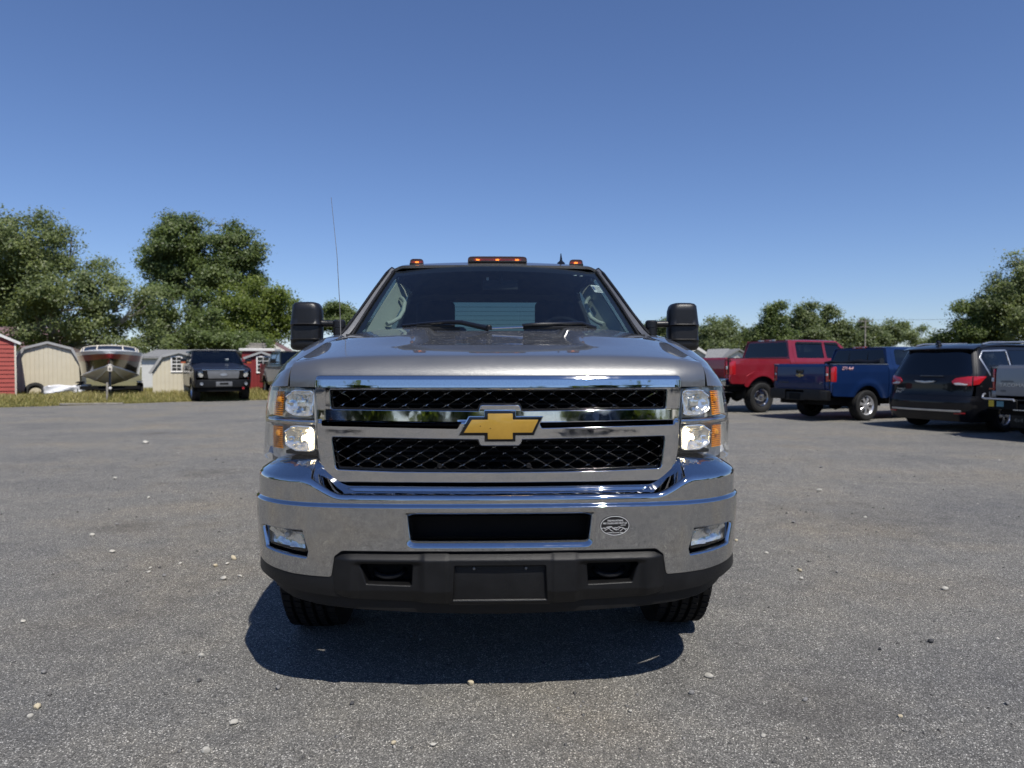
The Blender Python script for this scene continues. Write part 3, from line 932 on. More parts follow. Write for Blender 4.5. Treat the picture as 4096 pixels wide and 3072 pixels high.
def lattice(name, poly, z0, z1):
    mb = MB()
    P = np.array(poly)
    sl = .57; step = .0835
    for fam in (1, -1):
        for k in range(-14, 15):
            # line z = zc + fam*sl*(x - x0)
            x0 = k * step + (0.0 if z0 > 1.05 else .02)
            pts = []
            zc = (z0 + z1) / 2
            for x in np.linspace(x0 - .24, x0 + .24, 97):
                z_ = zc + fam * sl * (x - x0)
                pts.append((x, z_))
            d = sdf(np.array(pts), poly)
            run = [p for p, dd in zip(pts, d) if dd < .004]
            if len(run) < 3: continue
            # keep contiguous runs
            segs = []; cur = [run[0]]
            for p in run[1:]:
                if p[0] - cur[-1][0] > .006: segs.append(cur); cur = [p]
                else: cur.append(p)
            segs.append(cur)
            for sgm in segs:
                if len(sgm) < 3: continue
                a, b = sgm[0], sgm[-1]
                q = [a, ((a[0] + b[0]) / 2, (a[1] + b[1]) / 2), b]
                hw = .0019 if fam * (k if k else 1) < 0 else .0014
                V = []; F = []
                dep = .030 if fam > 0 else .032
                for (x, z_) in q:
                    y = float(front_y(x)) + dep
                    V += [(x, y + .004, z_ - hw * 1.6), (x, y, z_), (x, y + .004, z_ + hw * 1.6), (x, y + .028, z_ + hw), (x, y + .028, z_ - hw)]
                for i in range(len(q) - 1):
                    for j in range(5): F.append((i * 5 + j, i * 5 + (j + 1) % 5, (i + 1) * 5 + (j + 1) % 5, (i + 1) * 5 + j))
                mb.add(V, F)
    return mb.build(name, M['dark_chrome'], grille, sharp=20)
lattice('grille_mesh', up_mesh, 1.135, 1.219)
lattice('grille_mesh', lo_mesh, .90, 1.03)
MB().box(-.72, .72, .36, .40, .62, 1.22).box(-.70, .70, .20, .36, .845, .856).build('radiator', M['matt_black'], HERO)
rd = MB()
for k in range(24): rd.box(-.60, .60, .345, .352, .66 + k * .022, .668 + k * .022)
rd.build('radiator_fin', M['interior'], HERO)
for sx_ in (-.235, .115):
    MB().lathe([(.010, -.004), (.010, .0), (.006, .001), (.005, -.001), (0, -.001)], 16, Matrix.Translation((sx_, .125, .917)) @ Matrix.Rotation(R(90), 4, 'X')).build('parking_sensor', M['black_plastic'], HERO)

# chrome blade along the hood edge
def blade_pt(x, t):
    yy = np.interp(t, [0, .25, .6, .8, 1.0], [.0, .0006, .0032, .0105, .032])
    zz = np.interp(t, [0, .25, .6, .8, 1.0], [1.2255, 1.233, 1.257, 1.2695, 1.2765])
    endk = np.clip((np.abs(x) - .695) / .037, 0, 1)
    zz = 1.2265 + (zz - 1.2265) * np.sqrt(np.maximum(1 - endk ** 4 * .55, 0))
    y = .092 + .09 * x * x + yy + .9 * np.maximum(np.abs(x) - .70, 0) ** 1.6 + .02 * endk ** 3
    return np.stack([x, y, zz], -1)
X_, T_ = np.meshgrid(np.concatenate([[-.735], np.linspace(-.73, -.69, 9), np.linspace(-.68, .68, 80), np.linspace(.69, .73, 9), [.735]]), np.linspace(0, 1, 26), indexing='ij')
grid('hood_trim', blade_pt(X_, T_), M['chrome2'], HERO, thick=.006)

# ---- emblem: gold cross-bar shape in a black border
bw = [(-.117, 1.112), (-.0585, 1.112), (-.0585, 1.136), (.0605, 1.136), (.0605, 1.112), (.164, 1.112), (.131, 1.041), (.0605, 1.041), (.0605, 1.017), (-.0585, 1.017), (-.0585, 1.041), (-.158, 1.041)]
gd = [(-.108, 1.102), (-.0465, 1.102), (-.0465, 1.126), (.050, 1.126), (.050, 1.102), (.149, 1.102), (.125, 1.052), (.050, 1.052), (.050, 1.027), (-.0465, 1.027), (-.0465, 1.052), (-.139, 1.052)]
emb = MB().prism(bw, .072, .105).build('grille_emblem', M['gloss_black'], HERO, .0025, 2)
MB().prism(gd, .064, .08).build('emblem_face', M['gold'], emb, .003, 2)
MB().prism([(x * 1.03 - .0001, (z - 1.076) * 1.05 + 1.076) for x, z in bw], .077, .11).build('emblem_surround', M['chrome2'], emb, .002, 2)
for bx, bz in ((-.075, 1.078), (-.0365, 1.069)): MB().box(bx - .0016, bx + .0016, .0632, .0645, bz - .0014, bz + .0016).build('insect_speck', M['matt_black'], emb)

# ---- head lamps
HP = [(.69, .150), (.73, .160), (.78, .180), (.82, .200), (.86, .226), (.90, .263), (.94, .315), (.962, .355), (.978, .402), (.987, .46), (.992, .53), (.995, .62)]
hl_f, hl_a, hl_len = plan_curve(HP, 800, 14)
hl_a0 = 0.0
def hl_S(sg, dep=0.0):
    def S(a, b):
        x, y = hl_f(a)
        t = 1e-3
        x1, y1 = hl_f(a + t); x0, y0 = hl_f(np.maximum(a - t, 1e-4))
        l = np.hypot(x1 - x0, y1 - y0) + 1e-12
        nx, ny = (y1 - y0) / l, -(x1 - x0) / l       # outward
        bul = .010 * np.sin(np.pi * np.clip((b - .925) / .30, 0, 1)) + .032 * np.clip((1.225 - b) / .29, 0, 1) * np.clip((a - .16) / .3, 0, 1)
        return np.stack([sg * (x - nx * dep + nx * bul), y - ny * dep + ny * bul, b], -1)
    return S
HA = lambda x: float(np.interp(x, hl_f(np.linspace(0, hl_len, 800))[0], np.linspace(0, hl_len, 800)))
aL = lambda x, y=None: HA(x)
amax = hl_len * .90
lamp_poly = rpoly([(HA(.732), 1.218), (HA(.722), 1.09), (HA(.709), .918), (HA(.86), .920), (amax * .93, .928), (amax, .955), (amax * .985, 1.215), (HA(.97), 1.226), (HA(.82), 1.226)], [.006, .0, .006, .2, .03, .03, .02, .05, .2])
def clip_poly(poly, k):
    L = np.array(poly); t = np.roll(L, -1, 0) - np.roll(L, 1, 0); t /= np.linalg.norm(t, axis=1, keepdims=True) + 1e-12
    ar = .5 * np.sum(L[:, 0] * np.roll(L[:, 1], -1) - np.roll(L[:, 0], -1) * L[:, 1])
    n2 = np.stack([-t[:, 1], t[:, 0]], 1) * (1 if ar > 0 else -1)
    return [tuple(p) for p in L + n2 * k]
def bowl(sg, cx, cz, w_, h_, name, parent, dep0, dep1):
    """faceted reflector bowl with a cut-off inner side"""
    nR, nA = 9, 28
    V = []; F = []
    rg = np.random.default_rng(5)
    for i in range(nR):
        r_ = i / (nR - 1)
        for k in range(nA):
            th = 2 * math.pi * k / nA
            ex = math.cos(th); ez = math.sin(th)
            if ex < 0: ex = math.copysign(abs(ex) ** .22, ex)          # square towards the grille
            ez_ = math.copysign(abs(ez) ** (.45 if math.cos(th) < .3 else .8), ez)
            a = HA(cx) + ex * w_ * r_; b = cz + ez_ * h_ * r_
            d = dep0 + (dep1 - dep0) * (1 - r_ ** 2) + rg.normal(0, .0034)
            V.append(hl_S(sg, d)(np.array(a), np.array(b)))
    for i in range(nR - 1):
        for k in range(nA):
            F.append((i * nA + k, i * nA + (k + 1) % nA, (i + 1) * nA + (k + 1) % nA, (i + 1) * nA + k))
    o_ = mo(name, V, F, M['reflector'], parent, False)
    rim_ = MB().tube([V[(nR - 1) * nA + (k % nA)] for k in range(nA + 1)], .0035, 6, False)
    rim_.build(name + '_rim', M['reflector'], parent)
    return o_
for sg in (-1, 1):
    hl = panel('headlight', hl_S(sg, 0), lamp_poly, [], .010, M['lens'], HERO, (0, -1, 0), [(-.002, .001), (0, .0003), (.003, .004), (.003, .012)])
    panel('lamp_housing', hl_S(sg, .038), clip_poly(lamp_poly, .004), [], .012, M['reflector_flat'], hl, (0, -1, 0))
    # walls between lens and housing
    L = np.array(clip_poly(lamp_poly, .0035)); L = np.concatenate([L, L[:1]])
    W_ = np.stack([hl_S(sg, d)(L[:, 0], L[:, 1]) for d in (.004, .040)], 0)
    grid('lamp_wall', W_, M['reflector_flat'], hl)
    bowl(sg, .802, 1.161, .071, .050, 'reflector_bowl', hl, .010, .036)
    bowl(sg, .800, 1.020, .076, .049, 'reflector_bowl', hl, .010, .036)
    # chrome divider between the two lamps and the dark sill under the lower one
    aa = np.linspace(HA(.728), amax * .97, 30)
    P = [hl_S(sg, d)(aa, np.full_like(aa, z_)) for d, z_ in ((.012, 1.0765), (.008, 1.082), (.008, 1.091), (.014, 1.097), (.035, 1.100))]
    grid('divider_bar', np.stack(P, 0), M['chrome2'], hl)
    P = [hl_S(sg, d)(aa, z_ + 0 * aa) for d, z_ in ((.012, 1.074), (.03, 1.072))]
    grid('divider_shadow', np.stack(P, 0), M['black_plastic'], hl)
    a2 = np.linspace(HA(.716), HA(.865), 16)
    grid('lamp_sill', np.stack([hl_S(sg, d)(a2, np.full_like(a2, z_)) for d, z_ in ((.03, .952), (.010, .956), (.010, .968), (.03, .972), (.035, .972))], 0), M['black_plastic'], hl)
    # amber strips: ribbed columns
    for z0, z1 in ((1.108, 1.207), (.975, 1.066)):
        nb = 11
        V = []; F = []
        for i in range(nb * 2 + 1):
            z_ = z0 + (z1 - z0) * i / (nb * 2)
            d = .010 + (.006 if i % 2 else 0)
            for a in np.linspace(HA(.879), HA(.931), 5):
                V.append(hl_S(sg, d)(np.array(a), np.array(z_)))
        for i in range(nb * 2):
            for j in range(4): F.append((i * 5 + j, i * 5 + j + 1, (i + 1) * 5 + j + 1, (i + 1) * 5 + j))
        mo('turn_signal', V, F, M['amber_lens'], hl, False)
        V = []; F = []
        for i in range(nb * 2 + 1):
            z_ = z0 + (z1 - z0) * i / (nb * 2)
            for j, a in enumerate(np.linspace(HA(.934), HA(.977), 6)):
                V.append(hl_S(sg, .012 + (.007 if (i + j) % 2 else 0))(np.array(a), np.array(z_)))
        for i in range(nb * 2):
            for j in range(5): F.append((i * 6 + j, i * 6 + j + 1, (i + 1) * 6 + j + 1, (i + 1) * 6 + j))
        mo('side_reflector', V, F, M['reflector'], hl, False)
        cb = hl_S(sg, .012)(np.array(HA(.898)), np.array((z0 + z1) / 2 + .015))
        MB().lathe([(0, -.012), (.010, -.010), (.013, 0), (.010, .012), (0, .014)], 14, Matrix.Translation(Vector(cb))).build('amber_bulb', M['amber_lens'], hl)
    c = Vector(hl_S(sg, .024)(np.array(HA(.795)), np.array(1.160)))
    MB().box(c.x - .016, c.x + .016, c.y - .02, c.y + .01, c.z - .012, c.z + .012).tube([(c.x, c.y, c.z - .012), (c.x, c.y - .004, c.z - .03), (c.x + .008, c.y, c.z - .036)], .006, 8).build('bulb_shield', M['reflector'], hl, .003)
    c = Vector(hl_S(sg, .020)(np.array(HA(.785)), np.array(1.022)))
    MB().lathe([(0, -.016), (.008, -.012), (.0095, 0), (.007, .014), (0, .018)], 16, Matrix.Translation(c) @ Matrix.Rotation(R(100), 4, 'X')).build('bulb', M['bulb_on'], hl)
    # glowing vertical sliver added to stand in for the bulb's reflection in the bowl
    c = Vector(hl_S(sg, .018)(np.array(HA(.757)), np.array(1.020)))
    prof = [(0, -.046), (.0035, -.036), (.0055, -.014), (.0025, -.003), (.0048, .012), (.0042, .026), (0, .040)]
    MB().lathe(prof, 12, Matrix.Translation(c)).build('glow_reflection', M['reflection_glow'], hl)

# ---- front bumper
BP = [(0, 0), (.2, .0024), (.4, .0098), (.58, .023), (.72, .048), (.82, .088), (.9, .148), (.955, .215), (.995, .295), (1.016, .39), (1.022, .52), (1.022, .78)]
b_f, b_a, b_len = plan_curve(BP, 1400, 26)
def b_top(a): return .800 + .060 * sstep(b_a(.595), b_a(.765), np.abs(a))
def bump_S(a, b):
    x, y = b_f(a)
    x1, y1 = b_f(np.abs(a) + 1e-3); x0, y0 = b_f(np.maximum(np.abs(a) - 1e-3, 0))
    l = np.hypot(x1 - x0, y1 - y0) + 1e-12
    nx, ny = (y1 - y0) / l * np.sign(a + 1e-9), -(x1 - x0) / l
    zt = b_top(a)
    s = b - zt
    g = np.where(s < 0, 0, np.where(s < .034, s * s / .068, s - .017))
    up = .70 - .30 * sstep(b_a(.62), b_a(.78), np.abs(a))
    z = np.where(s < 0, b, zt + s - up * g)
    back = .93 * g
    lo = np.clip((.800 - b) / .34, 0, 1)
    prof = .013 * sstep(.791, .776, b) - .010 * lo - .010 * lo ** 2
    # a wide pad groove on the centre shelf
    groove = -.010 * sstep(.055, .062, s) * sstep(.088, .081, s) * sstep(b_a(.60), b_a(.56), np.abs(a))
    off = prof - back
    return np.stack([x + nx * off * np.where(np.abs(a) > .5, 1, .0 + np.abs(a) * 2), y + ny * off, z + groove], -1)
at = b_a
end = b_len * .985
b_out = rpoly([(-end, .57), (-at(1.0), .535), (-at(.94), .524), (-at(.80), .513), (-at(.646), .510), (-at(.632), .590), (-at(.598), .614),
               (at(.598), .614), (at(.632), .590), (at(.646), .510), (at(.80), .513), (at(.94), .524), (at(1.0), .535), (end, .57),
               (end, .98), (at(.90), 1.02), (at(.74), 1.02), (at(.66), .93), (at(.60), .905), (-at(.60), .905), (-at(.66), .93), (-at(.74), 1.02), (-at(.90), 1.02), (-end, .98)],
              [.02, .1, .1, .1, .012, .02, .03, .03, .02, .012, .1, .1, .1, .02, .02, .05, .05, .05, .05, .05, .05, .05, .05, .02])
slot = rpoly([(-.368, .764), (-.356, .622), (.356, .622), (.368, .764)], [.02, .04, .04, .02])
def fogpoly(sg, k=0.0):
    p = [(at(.950) , .676), (at(.930), .586), (at(.735), .572), (at(.727), .600), (at(.748), .688), (at(.93), .683)]
    p = rpoly(p, [.012, .02, .012, .012, .012, .012])
    return [(sg * x, z) for x, z in p]
BLIP = [(-.005, .0022), (-.0005, .0002), (.002, .0010), (.005, .0035), (.0075, .008), (.008, .012), (.0082, .015)]
bumper = panel('front_bumper', bump_S, b_out, [slot, fogpoly(1), fogpoly(-1)], .0065, M['chrome'], HERO, (0, -1, 0), BLIP, .0032, None, {0: [(-.006, .0026), (-.0005, .0002), (.0045, .0020), (.010, .0068), (.016, .0135), (.022, .0215), (.0268, .031), (.0285, .042), (.0288, .065)]})
# dark backing behind every bumper opening
bk = MB().box(-.40, .40, .10, .13, .62, .80)
bk.box(-.40, .40, .02, .13, .60, .635).box(-.40, .40, .03, .13, .77, .80)
bk.build('bumper_backing', M['matt_black'], HERO)
# oval sticker with white print
_c = Vector(bump_S(np.array(at(.434)), np.array(.7045))); _u = (Vector(bump_S(np.array(at(.464)), np.array(.7045))) - Vector(bump_S(np.array(at(.404)), np.array(.7045)))).normalized()
_v = (Vector(bump_S(np.array(at(.434)), np.array(.7245))) - Vector(bump_S(np.array(at(.434)), np.array(.6845)))).normalized(); _n = _u.cross(_v).normalized()
_c += _n * .0012
SM = Matrix(((_u.x, _v.x, _n.x, _c.x), (_u.y, _v.y, _n.y, _c.y), (_u.z, _v.z, _n.z, _c.z), (0, 0, 0, 1)))
def flat(name, polys, mat, parent, dz=0.0, Mx=SM):
    mb = MB()
    for p in polys: mb.prism(p, dz, dz + .0006, Mx, 'Z')
    return mb.build(name, mat, parent)
stk = flat('oval_sticker', [ellipse(0, 0, .0570, .0385, 48)], M['black_print'], HERO, 0)
def stroke(pts, w_):
    out_ = []
    for a, b in zip(pts[:-1], pts[1:]):
        d = Vector((b[0] - a[0], b[1] - a[1])); l = d.length
        if l < 1e-6: continue
        d /= l; n_ = Vector((-d.y, d.x)) * w_ / 2; e = d * w_ * .4
        A = Vector(a) - e; B = Vector(b) + e
        out_.append([tuple(A - n_), tuple(B - n_), tuple(B + n_), tuple(A + n_)])
    return out_
el = ellipse(0, 0, .0545, .0360, 60)
flat('border_line', stroke(el + [el[0]], .0016), M['white_print'], stk, .0008)
px = lambda x, y: ((x - 876) / 490 * .0570, -(y - 832) / 330 * .0385)
mts = [[(445, 920), (520, 888), (542, 930), (625, 862), (640, 890)], [(545, 985), (690, 895), (775, 860)], [(625, 862), (740, 975), (820, 1020)],
       [(640, 880), (690, 850), (705, 870), (745, 850), (795, 890), (820, 930), (940, 985)], [(820, 900), (900, 940), (1000, 968)],
       [(860, 905), (885, 880), (940, 900), (935, 915), (1010, 862), (1060, 888), (1120, 885), (1175, 918), (1215, 945), (1280, 940)], [(1000, 940), (1060, 890)], [(1050, 1015), (1100, 970), (1165, 915), (1200, 940), (1235, 985), (1265, 995)]]
flat('mountain_line', [q for m_ in mts for q in stroke([px(*p) for p in m_], .0012)], M['white_print'], stk, .0008)
SM2 = SM @ Matrix.Translation((0, 0, .0010))
text_mesh('lettering', 'THE MOUNTAINS', .0098, M['white_print'], stk, SM2 @ Matrix.Translation((.001, .0192, 0)), extrude=.0002, sx=.78)
text_mesh('lettering', 'ARE CALLING AND I MUST GO', .0098, M['white_print'], stk, SM2 @ Matrix.Translation((.0005, .0094, 0)), extrude=.0002, sx=.68)
text_mesh('lettering', 'JOHN MUIR', .0048, M['white_print'], stk, SM2 @ Matrix.Translation((.032, .0016, 0)), extrude=.0002, sx=.8, shear=.2)
text_mesh('lettering', 'YOSEMITE NATIONAL PARK', .0056, M['white_print'], stk, SM2 @ Matrix.Translation((0, -.0272, 0)), extrude=.0002, sx=.9)

# ---- fog lamps
for sg in (-1, 1):
    def fg(dep):
        def S(a, b):
            x, y = b_f(a)
            x1, y1 = b_f(np.abs(a) + 1e-3); x0, y0 = b_f(np.maximum(np.abs(a) - 1e-3, 0))
            l = np.hypot(x1 - x0, y1 - y0) + 1e-12
            nx, ny = (y1 - y0) / l * np.sign(a + 1e-9), -(x1 - x0) / l
            return np.stack([x - nx * dep, y - ny * dep, b], -1)
        return S
    fw_ = np.array(fogpoly(sg)); fw_ = np.concatenate([fw_, fw_[:1]])
    pk = panel('fog_lamp', fg(.062), [(sg * (p[0] * sg * 1.0), p[1]) for p in fogpoly(sg)], [], .02, M['matt_black'], HERO, (0, -1, 0))
    lens_p = rpoly([(sg * at(.944), .671), (sg * at(.930), .610), (sg * at(.748), .597), (sg * at(.760), .676)], .006)
    panel('fog_lens', fg(.010), lens_p, [], .01, M['lens'], pk, (0, -1, 0), [(0, 0), (.002, .002), (.002, .01)])
    grid('fog_pocket', np.stack([fg(d_)(fw_[:, 0], fw_[:, 1]) for d_ in (.012, .064)], 0), M['matt_black'], pk)
    # faceted reflector
    V = []; F = []; rg = np.random.default_rng(11)
    na_, nb_2 = 13, 6
    A_ = np.linspace(at(.757), at(.934), na_); B_2 = np.linspace(.606, .668, nb_2)
    for i, a in enumerate(A_):
        for j, b in enumerate(B_2):
            d = .018 + .026 * (1 - ((i - 6) / 6.5) ** 2) * (1 - ((j - 2.5) / 3.2) ** 2) + rg.normal(0, .004)
            V.append(fg(d)(np.array(sg * a), np.array(b)))
    for i in range(na_ - 1):
        for j in range(nb_2 - 1): F.append((i * nb_2 + j, (i + 1) * nb_2 + j, (i + 1) * nb_2 + j + 1, i * nb_2 + j + 1))
    mo('fog_reflector', V, F, M['reflector'], pk, False)
    L = np.array(lens_p); L = np.concatenate([L, L[:1]])
    grid('fog_bezel', np.stack([fg(.012)(L[:, 0], L[:, 1]), fg(.055)(L[:, 0], L[:, 1])], 0), M['black_plastic'], pk)
    c = Vector(fg(.028)(np.array(sg * at(.845)), np.array(.650)))
    MB().lathe([(0, -.01), (.012, -.008), (.013, 0), (.008, .01), (0, .012)], 14, Matrix.Translation(c) @ Matrix.Rotation(R(90), 4, 'X')).build('fog_bulb', M['bulb_off'], pk)

# ---- black lower valance with tow-hook openings and plate recess
def val_S(a, b):
    x, y = b_f(a)
    t = np.clip((b - .578) / .034, 0, 1)
    e = np.clip((np.abs(a) - at(.560)) / .085, 0, 1)
    fwd = .016 - .026 * t - .012 * t ** 2 - .030 * e ** 2 - .02 * np.clip((.46 - b) / .05, 0, 1)
    # raised lands either side of the plate
    land = .006 * sstep(.19, .20, np.abs(a)) * sstep(.30, .285, np.abs(a)) - .012 * sstep(.285, .32, np.abs(a)) * sstep(.575, .562, b) * sstep(.565, .53, np.abs(a))
    return np.stack([x, y - fwd - land, b], -1)
v_out = rpoly([(-at(.640), .448), (-at(.638), .53), (-at(.626), .588), (-at(.594), .609), (at(.594), .609), (at(.626), .588), (at(.638), .53), (at(.640), .448), (at(.53), .428), (.32, .419), (.1, .412), (-.1, .412), (-.32, .419), (-at(.53), .428)],
              [.02, .02, .03, .03, .03, .03, .02, .02, .05, .05, .05, .05, .05, .05])
hk = rpoly([(.325, .564), (.330, .477), (.508, .482), (.536, .564)], .010)
plate_p = rpoly([(-.176, .562), (-.182, .419), (.182, .419), (.176, .562)], .008)
VL = [(-.004, .0016), (-.0005, .0002), (.002, .001), (.005, .005), (.006, .01), (.007, .09)]
val = panel('lower_valance', val_S, v_out, [hk, [(-x, z) for x, z in hk], plate_p], .010, M['black_plastic'], HERO, (0, -1, 0), VL)
MB().box(-.19, .19, .006, .02, .405, .575).build('plate_recess', M['black_plastic'], HERO, .004)
for bx in (-.098, .098): MB().lathe([(0, .008), (.005, .006), (.006, 0)], 10, Matrix.Translation((bx, .006, .545)) @ Matrix.Rotation(R(90), 4, 'X')).build('plate_bolt', M['steel'], HERO)
MB().box(-.60, .60, .085, .10, .42, .60).build('valance_backing', M['matt_black'], HERO)
for sg in (-1, 1):
    cx = sg * .425
    P = [(cx + .055 * math.cos(t), .075 - .03 * math.sin(t), .520 - .016 * math.sin(t)) for t in np.linspace(math.pi, 0, 14)]
    P = [(cx - .055, .16, .522)] + P + [(cx + .055, .16, .522)]
    MB().tube(P, .010, 8).build('tow_hook', M['mirror_plastic'], HERO)
wing = lambda sg: (lambda a, b: np.stack([b_f(a)[0], b_f(a)[1] + .012 - .006 * np.sin(np.pi * np.clip((b - .42) / .12, 0, 1)), b], -1))
for sg in (-1, 1):
    pw = rpoly([(sg * at(.60), .43), (sg * at(.60), .512), (sg * at(.80), .520), (sg * at(.94), .532), (sg * end, .58), (sg * end * .97, .50), (sg * at(.93), .472), (sg * at(.80), .447)], .006)
    panel('valance_wing', wing(sg), pw, [], .015, M['black_plastic'], HERO, (0, -1, 0), [(-.002, .001), (0, .0003), (.002, .004), (.002, .03)])
def dam_S(a, b):
    x, y = b_f(a)
    q = np.clip((.46 - b) / .10, 0, 1)
    k = .965
    return np.stack([x * k, y + .020 + .012 * np.cos(q * 3.0) * .5 + .02 * q, b], -1)
d_out = rpoly([(-end * .97, .50), (-at(.93), .475), (-at(.80), .452), (-at(.64), .452), (-at(.5), .432), (-.3, .424), (.3, .424), (at(.5), .432), (at(.64), .452), (at(.80), .452), (at(.93), .475), (end * .97, .50),
               (at(.96), .440), (at(.85), .405), (at(.70), .389), (at(.53), .378), (.28, .367), (0, .362), (-.28, .367), (-at(.53), .378), (-at(.70), .389), (-at(.85), .405), (-at(.96), .440)], .01)
panel('air_dam', dam_S, d_out, [], .014, M['black_plastic'], HERO, (0, -1, 0), [(-.002, .001), (0, .0003), (.003, .004), (.003, .04)])

# ---- wheels
def make_tyre(parent, r, wd, blocks=True):
    T = [(r * .60, -wd * .40), (r * .66, -wd * .46), (r * .80, -wd * .52), (r * .92, -wd * .50), (r * .972, -wd * .44)]
    for k, g in enumerate((-.27, -.09, .09, .27)):
        T += [(r * (.985 if abs(g) > .2 else 1), wd * (g - .035)), (r * .962, wd * (g - .025)), (r * .962, wd * (g + .025)), (r * (.985 if abs(g) > .2 else 1), wd * (g + .035))]
    T += [(r * .972, wd * .44), (r * .92, wd * .50), (r * .80, wd * .52), (r * .66, wd * .46), (r * .60, wd * .40)]
    return MB().lathe(T, 64)
TYRE_R = .405
TROT = Matrix.Rotation(R(90), 4, 'Y')
def tyre_with_blocks(r, wd, n=56):
    mb = make_tyre(None, r, wd)
    for row, (h0, h1, off) in enumerate(((-.44, -.31, 0), (-.235, -.125, .3), (-.055, .055, .6), (.125, .235, .3), (.31, .44, 0))):
        for k in range(n):
            a0 = 2 * math.pi * (k + off) / n; a1 = a0 + 2 * math.pi / n * .78
            rr = r * 1.003 if abs(h0 + h1) < .6 else r * .99
            V = []
            for a in (a0, a1):
                for h in (h0, h1):
                    for q in (r * .96, rr + .005):
                        V.append((q * math.cos(a + h * .15), q * math.sin(a + h * .15), h * wd))
            mb.add(V, [(0, 1, 3, 2), (4, 6, 7, 5), (1, 5, 7, 3), (0, 2, 6, 4), (0, 4, 5, 1), (2, 3, 7, 6)])
    me_o = mb
    return me_o
def rim_mesh(r, wd, spokes=8, face=.10, mbr=None, wide=.5):
    """alloy rim about local Z, face towards +Z"""
    mb = MB()
    mb.lathe([(r * 1.0, -wd * .42), (r * .985, -wd * .40), (r * .93, -wd * .30), (r * .90, wd * .25), (r * .955, wd * .40), (r * 1.0, wd * .44), (r * 1.0, wd * .40)], 40)
    mb.lathe([(0, face + .012), (r * .10, face + .012), (r * .16, face + .002), (r * .22, face - .004), (r * .24, face - .05)], 24)
    for k in range(spokes):
        a = 2 * math.pi * k / spokes
        w0, w1 = r * .085 * wide * 2, r * .12 * wide * 2
        V = []
        for rr, w_, z0 in ((r * .18, w0, face), (r * .55, w0 * .9, face + .006), (r * .95, w1, face - .012)):
            for s in (-1, 1):
                for dz in (0, -.035):
                    c, s_ = math.cos(a), math.sin(a)
                    V.append((rr * c - s * w_ * s_, rr * s_ + s * w_ * c, z0 + dz))
        mb.add(V, [(0, 2, 6, 4), (4, 6, 10, 8), (1, 5, 7, 3), (5, 9, 11, 7), (0, 4, 5, 1), (4, 8, 9, 5), (2, 3, 7, 6), (6, 7, 11, 10), (0, 1, 3, 2), (8, 10, 11, 9)])
    for k in range(8):
        a = 2 * math.pi * (k + .5) / 8
        mb.lathe([(0, face + .012), (.009, face + .010), (.010, face - .004)], 8, Matrix.Translation((r * .19 * math.cos(a), r * .19 * math.sin(a), 0)))
    return mb
def wheel_template(r, wd, rimr, spokes, mat_rim='alloy', blocks=0, wide=.5, tread='rubber'):
    """returns (tyre mesh, rim mesh, disc mesh) about local X (outer face towards +X)"""
    X = Matrix.Rotation(R(90), 4, 'Y')
    t = (tyre_with_blocks(r, wd, blocks) if blocks else make_tyre(None, r, wd)).build('tyre', M[tread], None, sharp=32)
    q = rim_mesh(rimr, wd, spokes, wd * .33, wide=wide).build('rim', M[mat_rim], None, .003, 1)
    d = MB().lathe([(0, .0), (rimr * .93, .0), (rimr * .93, -.02), (0, -.02)], 32).build('brake_disc', M['matt_black'], None)
    res = []
    for o_ in (t, q, d):
        o_.data.transform(X); me = o_.data; bpy.data.objects.remove(o_); res.append(me)
    return res
def put_wheel(tpl, parent, x, y, r, outward, steer=0.0):
    wt = link_mesh('wheel', tpl[0], None, parent)
    wt.location = (x, y, r)
    wt.rotation_euler = (random.uniform(0, 3) if False else 0, 0, (0 if outward > 0 else math.pi) + steer)
    for nm, me in (('rim', tpl[1]), ('brake_disc', tpl[2])):
        link_mesh(nm, me, None, wt)
    return wt
W_HERO = wheel_template(.405, .265, .235, 8, 'alloy', 60, tread='tread')
for sg in (-1, 1):
    put_wheel(W_HERO, HERO, sg * .885, 1.0, .405, sg)
    put_wheel(W_HERO, HERO, sg * .885, 4.92, .405, sg)

# ---- underbody, bed, tail
ub = MB().box(-.88, .88, 1.55, 5.9, .50, .56).box(-.70, .70, .40, 1.55, .50, .80).box(-.88, .88, 3.9, 5.95, .56, .92)
ub.box(-.62, .62, .22, .42, .44, .90).box(-.55, .55, .8, 1.2, .30, .42)
ub.build('underbody', M['matt_black'], HERO)
wl = MB()
for sg in (-1, 1):
    for cy in (1.0, 4.92):
        x0, x1 = sorted((sg * .70, sg * .985))
        wl.lathe([(.505, x0), (.505, x1)], 24, Matrix.Translation((0, cy, .42)) @ Matrix.Rotation(R(90), 4, 'Y'), R(80), R(280))
    wl.box(*sorted((sg * .69, sg * .71)), .45, 1.55, .45, 1.15)
wl.build('wheel_well', M['matt_black'], HERO)
bd = MB().box(-.93, -.88, 3.96, 5.98, .9, 1.46).box(.88, .93, 3.96, 5.98, .9, 1.46).box(-.93, .93, 3.955, 3.985, .6, 1.46)
bd.build('bed', M['paint'], HERO, .006)
MB().box(-.86, .86, 5.985, 6.03, .78, 1.465).build('tailgate', M['paint'], HERO, .012)
MB().box(-.97, .97, 6.04, 6.20, .58, .76).build('rear_bumper', M['chrome'], HERO, .02)
M['red_lens'] = pbr('red_lamp_lens', (.40, .010, .014), .14, coat=1.0, var=.2, vscale=40)
for sg in (-1, 1):
    MB().box(*sorted((sg * .865, sg * .985)), 5.95, 6.02, .95, 1.40).build('tail_light', M['red_lens'], HERO, .01)

